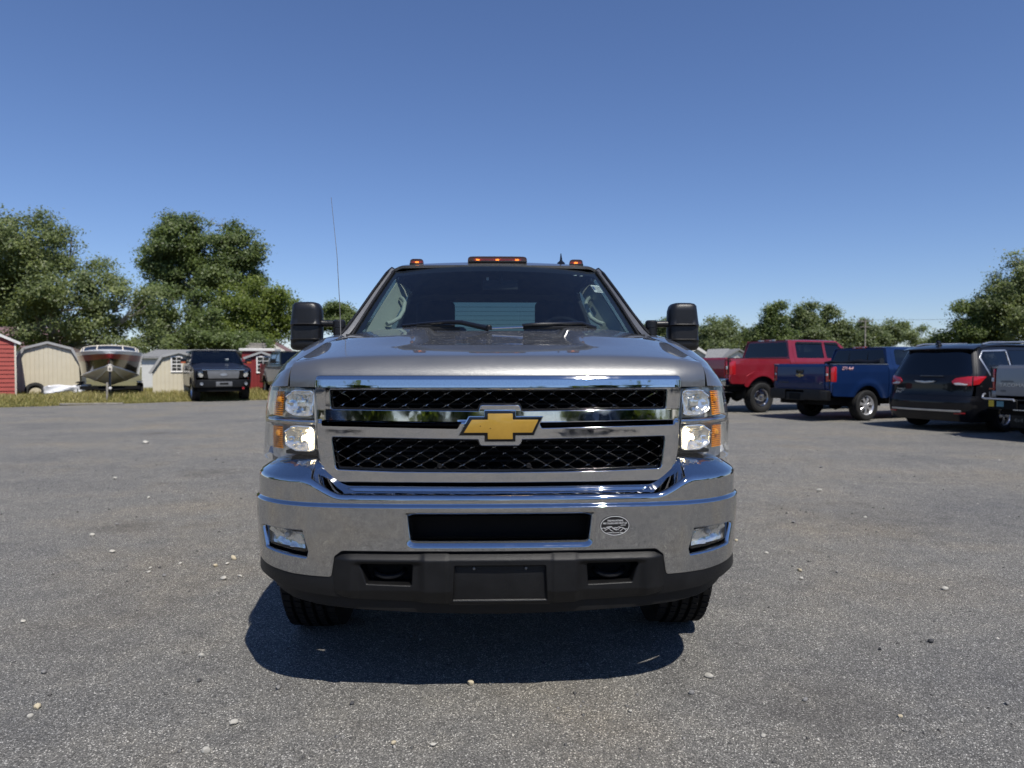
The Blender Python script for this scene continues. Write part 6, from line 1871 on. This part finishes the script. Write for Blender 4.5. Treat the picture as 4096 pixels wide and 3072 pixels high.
# deck and smoked wrap-round screen
G = hull_rows([2.0])[0]
dk = []
for s in np.linspace(-1, 1, 17):
    row = G.copy(); row[:, 0] *= s; row[:, 2] += .10 * (1 - s * s) ** .7 * np.clip(tt * 6, 0, 1); dk.append(row[:24])
grid('deck', np.array(dk), M['hull_white'], BOAT, flip=False, thick=.02)
def scr(q, v):
    a = q * 1.35
    x = 1.00 * math.sin(a) / math.sin(1.35); y = 2.05 - .75 * math.cos(a) + .28 * v; z = 1.86 - .10 * abs(q) ** 2 + .22 * v * (1 - .12 * q * q)
    return (x * (1 - .06 * v), y, z)
edges = [-1, -.80, -.33, .33, .80, 1]
for a, b in zip(edges[:-1], edges[1:]):
    P = [[scr(a + (b - a) * i / 5, v) for v in (0, .5, 1)] for i in range(6)]
    grid('screen_pane', np.array(P), M['smoked'], BOAT, thick=.01)
wf = MB().tube([scr(q, 1) for q in np.linspace(-1, 1, 25)], .022, 6).tube([scr(q, 0) for q in np.linspace(-1, 1, 25)], .016, 6)
for q in edges: wf.tube([scr(q, 0), scr(q, 1)], .022, 6)
wf.build('screen_frame', M['cream_trim'], BOAT)
ib = MB().box(-.5, .5, 2.6, 2.9, 1.7, 1.95).box(.3, .75, 2.2, 2.6, 1.7, 1.98).build('seat', M['hull_white'], BOAT, .05)
MB().tube([(.02, .04, 1.80), (.02, .04, 1.845)], .028, 8).tube([(.06, 1.9, 2.04), (.06, 1.9, 2.16)], .02, 8).build('bow_light', M['badge'], BOAT)
MB().tube([(0, .42, 1.36), (0, .30, 1.38)], .02, 8).build('bow_eye', M['badge'], BOAT)
TRL = thing('boat_trailer', 'black boat trailer with winch post under the motor boat', 'trailer', (-14.55, 25.7, 0), R(29))
tr = MB().tube([(0, -.45, .42), (0, .6, .40), (0, 4.8, .42)], .05, 8)
for sg in (-1, 1): tr.tube([(0, .4, .40), (sg * .8, 1.9, .42), (sg * .85, 4.8, .42)], .045, 8)
tr.box(-1.0, 1.0, 1.2, 1.29, .42, .55).box(-1.05, 1.05, 3.5, 3.58, .30, .38)
tr.build('frame', M['matt_black'], TRL)
MB().tube([(0, -.02, .42), (0, .02, 1.10), (0, .04, 1.16)], .038, 8).build('winch_post', M['gloss_black'], TRL)
MB().box(-.075, .075, -.10, .06, 1.10, 1.30).build('winch', M['cream_trim'], TRL, .03)
MB().box(-.03, .03, -.115, -.10, 1.17, 1.23).build('winch_drum', M['matt_black'], TRL)
MB().lathe([(0, -.05), (.05, -.04), (.06, 0), (.05, .04), (0, .05)], 14, Matrix.Translation((0, -.12, .50))).build('jack_cap', M['white_trim'], TRL)
W_TR = wheel_template(.31, .21, .16, 5, 'white_trim', 0, .8)
for sg in (-1, 1):
    put_wheel(W_TR, TRL, sg * 1.03, 3.5, .31, sg); put_wheel(W_TR, TRL, sg * 1.03, 2.8, .31, sg)
    MB().box(*sorted((sg * .92, sg * 1.17)), 2.43, 3.86, .64, .68).build('mudguard', M['matt_black'] if sg < 0 else M['white_trim'], TRL, .01)

# clutter in the grass
STK = MB().box(-.03, .03, -.015, .015, 0, .72).build('marker_stake', M['weathered_wood'], None, .004)
STK.location = (-14.27, 25.0, 0); STK.rotation_euler = (R(2), R(1.5), R(20)); tag(STK, 'thin grey stake standing in the grass before the boat', 'stake')
WRP = thing('wrapped_bundle', 'white plastic wrapped bundle lying in the grass by the tan shed', 'bundle', (-18.05, 27.45, .08), R(10))
rg = np.random.default_rng(2)
Qa, Va = np.meshgrid(np.linspace(0, 1, 30), np.linspace(0, 2 * np.pi, 25), indexing='ij')
rr2 = 1 + .10 * np.sin(Va * 5 + Qa * 9) + .06 * np.sin(Qa * 23 + Va * 2) + rg.normal(0, .02, Qa.shape); rr2[:, -1] = rr2[:, 0]
sx_ = np.sign(np.cos(Va)) * np.abs(np.cos(Va)) ** .5; sz_ = np.sign(np.sin(Va)) * np.abs(np.sin(Va)) ** .5
endk = np.minimum(1, np.minimum(Qa, 1 - Qa) / .05 + .15)
P = np.stack([Qa * 1.62, sx_ * .35 * rr2 * endk, .26 + (.10 + .05 * Qa) + sz_ * (.15 + .02 * np.sin(Qa * 8)) * rr2 * endk - .06], -1)
grid('wrap', P, M['white_wrap'], WRP, flip=False)
MB().box(.05, 1.55, -.25, .25, .06, .40).build('contents', M['white_wrap'], WRP)
def old_tyre(loc, rz, tilt, lab):
    t = make_tyre(None, .36, .24).build('old_tyre', M['rubber'], None, sharp=32)
    t.location = loc; t.rotation_euler = (tilt, 0, rz); tag(t, lab, 'tyre', 'old tyres against the tan shed')
old_tyre((-19.05, 28.35, .28), R(25), R(62), 'old tyre leaning on the tan shed, nearest the red shed')
old_tyre((-18.35, 28.75, .13), R(20), R(12), 'old tyre lying flat beside the white bundle')
PLK = MB().box(0, 1.9, 0, .10, 0, .05).build('plank', M['weathered_wood'], None, .004)
PLK.location = (-14.9, 23.35, .02); PLK.rotation_euler = (0, 0, R(14)); tag(PLK, 'pale plank lying along the edge of the grass', 'plank')
# ------------------------------------------------------------------ trees
M['leaf_elm'] = leaf_mat('leaf_grey_green', (0.154, 0.191, 0.078), .45, .36)
M['leaf_poplar'] = leaf_mat('leaf_mid_green', (0.114, 0.156, 0.051), .40, .36)
M['leaf_maple'] = leaf_mat('leaf_yellow_green', (0.136, 0.179, 0.031), .42, .40)
M['leaf_far'] = leaf_mat('leaf_far_green', (0.131, 0.167, 0.073), .35, .36)
M['leaf_pale'] = leaf_mat('leaf_pale_green', (0.171, 0.213, 0.101), .30, .36)
M['bark'] = pbr('grey_bark', (.24, .215, .18), .9, var=.35, vscale=6, bump=.6, bscale=20)
TREES = 'trees beyond the lot'
def crown_mesh(name, blobs, nleaf, size, seed, spread=1.0, droop=0.0, clump=.55):
    """leaf-sized faces gathered in clumps over several lobes; blobs: (x, y, z, rx, ry, rz)"""
    rg = np.random.default_rng(seed)
    B_ = np.array(blobs, float)
    vol = (B_[:, 3] * B_[:, 4] * B_[:, 5]) ** .67
    per = 26
    nleaf = int(nleaf * 1.5)
    nc = max(8, nleaf // per)
    # boughs: smaller ragged lobes set on the main ones, with gaps between them
    ns = max(len(B_) * 3, nc // 13)
    sw = rg.choice(len(B_), ns, p=vol / vol.sum())
    sd = rg.normal(size=(ns, 3)); sd /= np.linalg.norm(sd, axis=1, keepdims=True)
    sr = .30 + .70 * rg.random(ns) ** .55
    SCn = B_[sw, :3] + sd * sr[:, None] * B_[sw, 3:6]
    mean_r = B_[sw, 3:6].mean(1)
    SR = mean_r * (.16 + .19 * rg.random(ns))
    sp_ = SR ** 1.7; which = rg.choice(ns, nc, p=sp_ / sp_.sum())
    d = rg.normal(size=(nc, 3)); d /= np.linalg.norm(d, axis=1, keepdims=True)
    rad = rg.random(nc) ** .45
    rad = np.where(rg.random(nc) < .10, rad * 1.35, rad)
    C = SCn[which] + d * rad[:, None] * SR[which][:, None] * np.array([1.1, 1.1, .75])
    d = d * .6 + sd[which] * .6
    csz = clump * (.45 + .75 * rg.random(nc))
    n = nc * per
    ci = np.repeat(np.arange(nc), per)
    off = rg.normal(size=(n, 3)) * np.array([.55, .55, .34]) * csz[ci][:, None]
    off[:, 2] -= droop * (off[:, 0] ** 2 + off[:, 1] ** 2)
    P = C[ci] + off
    # orientation: outward from the lobe, tipped up, jittered
    nn = d[ci] * .42 + np.array([.14, -.48, .70]) + rg.normal(size=(n, 3)) * .55
    nn /= np.linalg.norm(nn, axis=1, keepdims=True)
    t = np.cross(nn, rg.normal(size=(n, 3))); t /= np.linalg.norm(t, axis=1, keepdims=True)
    b = np.cross(nn, t)
    s = size * .62 * (.5 + .9 * rg.random(n))[:, None]
    V = np.empty((n, 4, 3))
    V[:, 0] = P - t * s * .5; V[:, 1] = P + b * s * .34 - nn * s * .06; V[:, 2] = P + t * s * .62; V[:, 3] = P - b * s * .34 - nn * s * .06
    me = bpy.data.meshes.new(name)
    me.vertices.add(n * 4); me.vertices.foreach_set('co', V.ravel())
    me.loops.add(n * 4); me.loops.foreach_set('vertex_index', np.arange(n * 4, dtype=np.int32))
    me.polygons.add(n); me.polygons.foreach_set('loop_start', np.arange(0, n * 4, 4, dtype=np.int32))
    me.update(calc_edges=True)
    tone = np.clip(rg.normal(.5, .22, n) + rg.normal(0, .16, nc)[ci], 0, 1).astype(np.float32)
    at = me.attributes.new('tone', 'FLOAT', 'FACE'); at.data.foreach_set('value', tone)
    return me
def tree(name, label, x, y, blobs, nleaf, size, mat, seed, trunk=None, clump=.55, droop=0.0, group=TREES):
    root = thing(name, label, 'tree', (x, y, 0), 0, group)
    link_mesh('crown', crown_mesh('crown', blobs, nleaf, size, seed, droop=droop, clump=clump), M[mat], root)
    rg = random.Random(seed)
    top = max(b[2] for b in blobs); tr = trunk or .16
    zt_ = top * .9
    ax = blobs[0][0] * .3
    mb = MB()
    pth = [(0, 0, -.1), (ax * .2, 0, zt_ * .25), (ax * .6, .1, zt_ * .6), (ax, .1, zt_)]
    mb.tube(pth, [tr * 1.25, tr, tr * .65, tr * .2], 9)
    for b in blobs:
        z0 = max(.8, min(b[2] - b[5] * .5, zt_ * .7)) * rg.uniform(.7, .95)
        f = min(1, z0 / zt_)
        mb.tube([(ax * f, .05, z0), (ax * f * .4 + b[0] * .55, b[1] * .5, z0 + (b[2] - z0) * .6), (b[0], b[1], b[2] + b[5] * .3)], [tr * .30, tr * .2, tr * .06], 6)
        for _ in range(3):
            e = (b[0] + rg.uniform(-.8, .8) * b[3], b[1] + rg.uniform(-.8, .8) * b[4], b[2] + rg.uniform(-.3, .8) * b[5])
            mb.tube([(b[0] * .7, b[1] * .7, b[2] - b[5] * .3), e], [tr * .18, tr * .05], 5)
    mb.build('trunk', M['bark'], root)
    return root
# helper turns a picture column/row at a chosen depth into metres, for the crown outlines measured on the photograph
def at(u, v, d): return ((u - 1106) / 1534 * d, 1.31 + (790 - v) / 1534 * d)
def lobes(d, x0, L_):
    o_ = []
    for i, (u, v, ru, rv) in enumerate(L_):
        x, z = at(u, v, d)
        o_.append((x - x0, ((i * 37) % 5 - 2) * ru / 1534 * d * .22, z, ru / 1534 * d, ru / 1534 * d * .9, rv / 1534 * d))
    return o_
def ptree(label, d, u0, L_, nleaf, size, mat, seed, trunk=None, clump=.55, droop=0.0, name='leafy_tree'):
    x0 = at(u0, 790, d)[0]
    return tree(name, label, x0, d, lobes(d, x0, L_), nleaf, size, mat, seed, trunk, clump, droop)
ptree('largest tree, spreading grey green crown hanging over the tan shed', 41, 120, [(80, 520, 95, 58), (10, 560, 70, 80), (150, 540, 70, 62), (95, 620, 100, 60), (30, 660, 85, 70), (170, 655, 90, 65), (235, 640, 70, 60), (285, 655, 55, 65), (318, 690, 38, 50), (210, 705, 90, 40), (250, 738, 65, 22), (330, 738, 50, 24), (150, 745, 80, 20), (90, 710, 75, 40), (-60, 620, 70, 110)], 62000, .21, 'leaf_elm', 11, .32, .60, .10)
ptree('tall poplar with pale trunk and split crown behind the window shed', 62, 428, [(400, 520, 48, 48), (355, 545, 46, 44), (330, 560, 30, 30), (424, 535, 24, 46), (478, 540, 28, 44), (500, 535, 40, 46), (535, 535, 32, 46), (548, 560, 20, 30), (410, 478, 20, 26), (385, 495, 26, 26), (432, 480, 12, 20), (461, 480, 12, 22), (483, 482, 16, 24), (515, 498, 26, 26), (395, 590, 52, 36), (480, 590, 52, 36), (345, 605, 34, 26), (525, 600, 34, 28), (372, 628, 30, 28), (492, 634, 36, 28)], 56000, .30, 'leaf_poplar', 12, .17, .75)
ptree('dark rounded tree between the big tree and the poplar', 52, 370, [(360, 665, 42, 48), (400, 680, 45, 55), (340, 705, 42, 50), (430, 720, 40, 40), (385, 730, 60, 30), (445, 660, 36, 46), (472, 695, 38, 44), (395, 745, 50, 18)], 22000, .24, 'leaf_poplar', 13, .2, .6)
ptree('bright yellow green maple beside the grey truck mirror', 52, 560, [(560, 650, 58, 45), (605, 665, 36, 50), (520, 668, 45, 48), (575, 700, 62, 45), (500, 710, 50, 40), (540, 730, 80, 30), (625, 715, 18, 35)], 36000, .25, 'leaf_maple', 14, .2, .65)
ptree('dark undergrowth tree low behind the black pickup', 47, 470, [(455, 715, 40, 40), (490, 735, 45, 25), (420, 735, 35, 22), (540, 745, 50, 15)], 14000, .22, 'leaf_poplar', 15, .14, .5)
ptree('small round tree between mirror and windscreen pillar', 60, 730, [(735, 690, 30, 32), (705, 702, 22, 28), (765, 700, 24, 26), (740, 668, 12, 16)], 14000, .26, 'leaf_poplar', 16, .16, .55)
ptree('low round tree seen through the mirror arm', 70, 1410, [(1410, 712, 30, 24), (1440, 715, 26, 22), (1385, 715, 20, 24)], 10000, .28, 'leaf_far', 17, .16, .6)
ptree('square-topped dark tree right of the truck mirror', 66, 1545, [(1530, 712, 30, 27), (1565, 715, 26, 30), (1505, 725, 30, 30), (1545, 745, 45, 25)], 18000, .29, 'leaf_far', 18, .2, .65)
ptree('small pointed tree above the grey roof', 72, 1605, [(1603, 725, 16, 22), (1605, 745, 28, 25), (1630, 745, 22, 20)], 9000, .28, 'leaf_far', 19, .14, .6)
ptree('pointed dark tree above the red truck cab', 64, 1672, [(1672, 680, 19, 25), (1668, 705, 26, 25), (1655, 725, 32, 25), (1690, 730, 30, 25)], 16000, .27, 'leaf_poplar', 20, .18, .6)
ptree('twin-topped pale poplar above the red truck roof', 70, 1735, [(1720, 685, 17, 28), (1748, 680, 14, 26), (1725, 715, 30, 28), (1752, 720, 24, 28)], 16000, .29, 'leaf_far', 21, .18, .65)
ptree('tall narrow poplar left of the utility pole', 72, 1788, [(1778, 680, 16, 27), (1802, 682, 13, 24), (1785, 712, 28, 28), (1815, 720, 24, 28), (1795, 745, 40, 20)], 18000, .29, 'leaf_far', 22, .18, .65)
ptree('rounded tree around the utility pole', 82, 1870, [(1858, 712, 24, 20), (1890, 722, 26, 22), (1840, 730, 28, 24), (1875, 745, 40, 18)], 14000, .32, 'leaf_far', 23, .18, .75)
ptree('dense round tree above the blue truck roof', 85, 1925, [(1920, 715, 24, 22), (1945, 722, 16, 22), (1905, 735, 28, 22)], 11000, .33, 'leaf_far', 24, .18, .75)
ptree('thin see-through tree left of the gap in the treeline', 78, 1985, [(1968, 725, 12, 20), (1990, 720, 14, 26), (2006, 735, 10, 18), (1985, 750, 28, 14)], 3600, .26, 'leaf_pale', 25, .12, .7)
ptree('tiny bush tree in the gap of the treeline', 80, 2020, [(2020, 748, 12, 12)], 1500, .26, 'leaf_pale', 26, .08, .5)
ptree('dark bushy tree above the black minivan', 58, 2090, [(2090, 690, 40, 42), (2120, 680, 40, 45), (2065, 720, 36, 36), (2110, 725, 55, 35), (2040, 742, 22, 20)], 26000, .25, 'leaf_poplar', 27, .2, .6)
ptree('large open tree cut off by the right picture edge', 56, 2230, [(2190, 580, 36, 38), (2160, 625, 40, 42), (2210, 640, 60, 60), (2240, 600, 60, 70), (2150, 670, 45, 40), (2215, 700, 75, 55), (2180, 560, 14, 14), (2300, 640, 70, 80)], 40000, .26, 'leaf_elm', 28, .26, .65)
ptree('dense green tree standing behind the big left tree', 58, -20, [(-20, 640, 60, 60), (30, 690, 50, 50), (5, 720, 60, 40)], 14000, .27, 'leaf_maple', 29, .2, .65)

# a far strip of woods closes the gaps low on the horizon
fw = []
rgw = np.random.default_rng(77)
for u in np.arange(-60, 2300, 26):
    if 1960 < u < 2050: h_ = rgw.uniform(6, 10)
    else: h_ = rgw.uniform(18, 30)
    fw.append((u, 790 - h_ * .55, 22, h_ * .75))
x0 = 0
wm = crown_mesh('far_woods', lobes(105, 0, fw), 60000, .42, 78, clump=1.0)
wd_ = link_mesh('far_woods', wm, M['leaf_far']); wd_.location = (0, 105, 0)
tag(wd_, 'low band of far woods along the horizon', 'woods', kind='stuff')

# utility pole with cross-arm and wires
UP = thing('utility_pole', 'grey utility pole with cross-arms among the far trees', 'utility pole', (36.75, 74, 0))
MB().tube([(0, 0, 0), (0, 0, 6.25)], [.09, .06], 10).build('pole', M['weathered_wood'], UP)
MB().box(-.75, .75, -.03, .03, 5.89, 5.95).build('cross_arm', M['weathered_wood'], UP)
MB().box(-.55, .55, -.03, .03, 5.32, 5.38).build('cross_arm', M['weathered_wood'], UP)
ins = [(-.7, 5.95), (-.35, 5.95), (.35, 5.95), (.7, 5.95)]
for ix, iz in ins: MB().lathe([(0, 0), (.05, 0), (.05, .12), (.03, .16), (0, .16)], 8, Matrix.Translation((ix, 0, iz))).build('insulator', M['grey_trim'], UP)
wr_ = MB()
for ix, iz in ins:
    wr_.tube([(ix + (36 - ix) * s, -6 * s, iz + .14 + .55 * s - 1.0 * 4 * s * (1 - s) * .25) for s in np.linspace(0, 1, 14)], .009, 4)
wr_.build('wire', M['matt_black'], UP)

# ------------------------------------------------------------------ grass verge with tall dry stalks
def grass_mat():
    m, t, o = new_mat('grass_blades')
    at_ = N(t, 'ShaderNodeAttribute', attribute_name='tone')
    r = ramp(t, at_.outputs['Fac'], [(.0, (.11, .14, .03)), (.3, (.22, .225, .055)), (.6, (.38, .33, .11)), (1, (.56, .48, .23))])
    d = N(t, 'ShaderNodeBsdfPrincipled'); d.inputs['Roughness'].default_value = .6
    t.links.new(r.outputs[0], d.inputs['Base Color'])
    tl = N(t, 'ShaderNodeBsdfTranslucent'); t.links.new(r.outputs[0], tl.inputs[0])
    ms = N(t, 'ShaderNodeMixShader'); ms.inputs[0].default_value = .3
    t.links.new(d.outputs[0], ms.inputs[1]); t.links.new(tl.outputs[0], ms.inputs[2]); t.links.new(ms.outputs[0], o.inputs[0])
    return m
M['grass'] = grass_mat()
GE = np.array([(-26, 19.0), (-19, 20.9), (-15.9, 22.5), (-13.2, 24.9), (-11.6, 26.4), (-9.4, 27.4), (-7.0, 28.3), (-3.5, 30.1), (2, 34), (8, 46.2)])
def grass_mesh(n, seed, hscale=1.0, y1=38, front=0.0):
    rg = np.random.default_rng(seed)
    x = rg.uniform(-25, 6, n); ye = np.interp(x, GE[:, 0], GE[:, 1])
    q = rg.random(n)
    y = ye + front + (q ** 2.0) * (y1 - 24)
    keep = np.ones(n, bool)
    patch = np.sin(x * 1.3) * np.sin(y * .9 + x * .4) * .5 + .5
    x, y = x[keep], y[keep]; n = len(x)
    dist = y - np.interp(x, GE[:, 0], GE[:, 1])
    h = (.05 + .17 * np.clip(dist / 1.6, 0, 1)) * (.5 + rg.random(n)) * hscale * (.7 + .6 * patch[keep])
    wdt = .010 + .014 * rg.random(n)
    a = rg.uniform(0, np.pi, n)
    ln = rg.normal(0, .35, (n, 2)) * h[:, None]
    V = np.empty((n, 4, 3))
    dx, dy = np.cos(a) * wdt, np.sin(a) * wdt
    V[:, 0] = np.stack([x - dx, y - dy, 0 * x - .01], 1); V[:, 1] = np.stack([x + dx, y + dy, 0 * x - .01], 1)
    V[:, 2] = np.stack([x + dx * .25 + ln[:, 0], y + dy * .25 + ln[:, 1], h], 1); V[:, 3] = np.stack([x - dx * .25 + ln[:, 0], y - dy * .25 + ln[:, 1], h], 1)
    me = bpy.data.meshes.new('verge_grass')
    me.vertices.add(n * 4); me.vertices.foreach_set('co', V.ravel())
    me.loops.add(n * 4); me.loops.foreach_set('vertex_index', np.arange(n * 4, dtype=np.int32))
    me.polygons.add(n); me.polygons.foreach_set('loop_start', np.arange(0, n * 4, 4, dtype=np.int32))
    me.update(calc_edges=True)
    tone = np.clip(rg.normal(.58, .22, n) + .25 * (patch[keep] - .5), 0, 1).astype(np.float32)
    at_ = me.attributes.new('tone', 'FLOAT', 'FACE'); at_.data.foreach_set('value', tone)
    return me
g_ = link_mesh('verge_grass', grass_mesh(230000, 5), M['grass'])
tag(g_, 'tall half-dry grass along the edge of the gravel lot', 'grass', kind='stuff')

# ------------------------------------------------------------------ stones on the gravel
M['stone_pale'] = pbr('pale_stone', (.44, .42, .37), .85, var=.22, vscale=40, bump=.4, bscale=90)
M['stone_cream'] = pbr('cream_stone', (.50, .43, .30), .85, var=.2, vscale=40, bump=.4, bscale=90)
M['stone_grey'] = pbr('grey_stone', (.20, .195, .19), .85, var=.3, vscale=40, bump=.4, bscale=90)
M['stone_dark'] = pbr('dark_stone', (.06, .06, .062), .8, var=.3, vscale=40, bump=.4, bscale=90)
def stone_mesh(seed, sub=2):
    rg = random.Random(seed)
    bm = bmesh.new(); bmesh.ops.create_icosphere(bm, subdivisions=sub, radius=1)
    ax = [Vector((rg.gauss(0, 1), rg.gauss(0, 1), rg.gauss(0, 1))).normalized() for _ in range(9)]
    cut = [rg.uniform(.62, .95) for _ in range(9)]
    for v in bm.verts:
        c = v.co.copy()
        for a, d in zip(ax, cut):
            k = c.dot(a)
            if k > d: c -= a * (k - d) * .85
        v.co = c
    me = bpy.data.meshes.new('stone'); bm.to_mesh(me); bm.free()
    me.polygons.foreach_set('use_smooth', [True] * len(me.polygons))
    me.set_sharp_from_angle(angle=R(28))
    return me
ST = {}
for mk in ('stone_pale', 'stone_cream', 'stone_grey', 'stone_dark'):
    ST[mk] = []
    for k in range(5):
        me = stone_mesh(k + len(mk) * 10); me.materials.append(M[mk]); ST[mk].append(me)
LAB = {'stone_pale': 'loose pale stone lying on the gravel', 'stone_cream': 'loose cream yellow stone lying on the gravel', 'stone_grey': 'loose grey stone lying on the gravel', 'stone_dark': 'loose dark stone lying on the gravel'}
stones = [(-2.81, 4.96, .030, 'p'), (-1.89, 4.79, .034, 'c'), (-1.88, 4.66, .018, 'p'), (-1.94, 4.61, .022, 'c'), (-2.19, 4.66, .020, 'p'), (-1.77, 4.33, .032, 'p'), (-1.69, 4.38, .020, 'p'), (-1.40, 3.17, .022, 'p'),
          (-2.34, 4.56, .018, 'p'), (-2.30, 4.47, .018, 'p'), (-3.24, 5.45, .028, 'p'), (-3.26, 5.83, .020, 'g'), (-2.17, 4.40, .018, 'g'), (-.17, 2.89, .022, 'c'), (2.54, 4.13, .026, 'p'), (1.84, 4.51, .022, 'c'),
          (1.99, 3.34, .024, 'd'), (.83, 2.96, .022, 'p'), (-1.02, 2.57, .022, 'p'), (-1.04, 2.38, .022, 'p'), (-1.82, 2.69, .020, 'c'), (-1.80, 2.62, .016, 'p'), (-.27, 2.42, .016, 'p'), (-.41, 2.43, .014, 'c'),
          (.72, 2.81, .016, 'g'), (1.70, 3.25, .014, 'd'), (1.92, 2.72, .016, 'g'), (.89, 2.48, .012, 'p'), (1.78, 4.34, .018, 'p'), (1.78, 4.93, .020, 'p'), (1.68, 5.29, .020, 'c'), (3.98, 9.11, .035, 'g'), (3.22, 7.41, .035, 'p'),
          (2.06, 4.47, .014, 'g'), (2.35, 5.9, .025, 'g'), (3.05, 6.1, .02, 'p'), (-1.30, 2.92, .016, 'd'), (-.95, 2.85, .018, 'g'), (-.62, 2.72, .014, 'd'), (1.15, 2.75, .016, 'g'), (-4.6, 8.2, .04, 'p'), (-3.6, 7.0, .028, 'p'), (-6.2, 12, .06, 'p'), (-2.9, 10.4, .05, 'p'),
          (2.2, 3.0, .016, 'p'), (1.45, 2.62, .014, 'c'), (-2.0, 3.0, .018, 'g'), (-2.5, 3.6, .018, 'p'), (.45, 2.66, .012, 'p')]
KEY = {'p': 'stone_pale', 'c': 'stone_cream', 'g': 'stone_grey', 'd': 'stone_dark'}
rs_ = random.Random(9)
for i, (x, y, s, k) in enumerate(stones):
    mk = KEY[k]; s *= .8
    o_ = link_mesh('stone', ST[mk][i % 5])
    o_.scale = (s * rs_.uniform(.8, 1.15), s * rs_.uniform(.6, 1.0), s * rs_.uniform(.45, .75))
    o_.location = (x, y, s * .28); o_.rotation_euler = (rs_.uniform(-.2, .2), rs_.uniform(-.2, .2), rs_.uniform(0, 6.3))
    tag(o_, LAB[mk], 'stone', mk.split('_')[1] + ' loose stones on the gravel')

# the smallest grit: crushed chips joined as one mass
def grit(n, seed):
    rg = np.random.default_rng(seed)
    th = rg.uniform(-.66, .66, n)
    d = 2.0 + 9.0 * rg.random(n) ** 1.6
    x = np.tan(th) * d; y = d
    s = (.0018 + .0030 * rg.random(n) ** 3 + .007 * (rg.random(n) > .992)) * (1 + (d - 2) * .09)
    base = np.array([(1, 0, 0), (-.5, .8, 0), (-.6, -.75, 0), (.1, .1, .8), (0, 0, -.5)])
    Fb = np.array([(0, 1, 3), (1, 2, 3), (2, 0, 3), (1, 0, 4), (2, 1, 4), (0, 2, 4)])
    a = rg.uniform(0, 6.3, n); c, sn = np.cos(a), np.sin(a)
    B_ = base[None] * (1 + rg.normal(0, .22, (n, 5, 3)))
    X = (B_[..., 0] * c[:, None] - B_[..., 1] * sn[:, None]) * s[:, None] + x[:, None]
    Y = (B_[..., 0] * sn[:, None] + B_[..., 1] * c[:, None]) * s[:, None] + y[:, None]
    Z = B_[..., 2] * s[:, None] * .9 + s[:, None] * .10 - .004
    V = np.stack([X, Y, Z], -1).reshape(-1, 3)
    F = (Fb[None] + 5 * np.arange(n)[:, None, None]).reshape(-1, 3)
    me = bpy.data.meshes.new('gravel_chips')
    me.vertices.add(len(V)); me.vertices.foreach_set('co', V.ravel())
    me.loops.add(F.size); me.loops.foreach_set('vertex_index', F.ravel().astype(np.int32))
    me.polygons.add(len(F)); me.polygons.foreach_set('loop_start', np.arange(0, F.size, 3, dtype=np.int32))
    me.update(calc_edges=True)
    tone = np.repeat(np.clip(rg.beta(1.6, 3.2, n), 0, 1), 6).astype(np.float32)
    at_ = me.attributes.new('tone', 'FLOAT', 'FACE'); at_.data.foreach_set('value', tone)
    return me
def chip_mat():
    m, t, o = new_mat('gravel_chips')
    at_ = N(t, 'ShaderNodeAttribute', attribute_name='tone')
    r = ramp(t, at_.outputs['Fac'], [(.0, (.07, .068, .066)), (.35, (.16, .155, .147)), (.6, (.26, .25, .235)), (.85, (.55, .52, .47))])
    d = N(t, 'ShaderNodeBsdfPrincipled'); d.inputs['Roughness'].default_value = .85; d.inputs['Specular IOR Level'].default_value = .3
    t.links.new(r.outputs[0], d.inputs['Base Color']); t.links.new(d.outputs[0], o.inputs[0])
    return m
gc = link_mesh('gravel_chips', grit(60000, 31), chip_mat())
tag(gc, 'crushed stone chips scattered over the gravel lot', 'gravel', kind='stuff')

# what stands behind the camera and shows only in the chrome: trees and two parked vehicles
bl_ = []
for k in range(52):
    a = -1.9 + k * .075
    bl_.append((38 * math.sin(a), -38 * math.cos(a), 3.2 + 1.6 * math.sin(k * 2.3), 3.6, 3.0, 3.6 + 1.6 * math.sin(k * 1.3)))
bw_ = link_mesh('tree_belt', crown_mesh('tree_belt', bl_, 70000, .9, 91, clump=1.0), M['leaf_poplar'])
tag(bw_, 'belt of trees mirrored in the chrome grille', 'woods', kind='stuff')
for (x, y, rz, src, lab) in ((-7.5, -17, R(100), DARK, 'dark pickup mirrored at the left of the chrome grille'), (9.5, -18, R(70), TAC, 'silver pickup mirrored at the right of the chrome grille')):
    c = dup_tree(src); c.location = (x, y, 0); c.rotation_euler = (0, 0, rz); tag(c, lab, None, 'vehicles mirrored in the chrome')
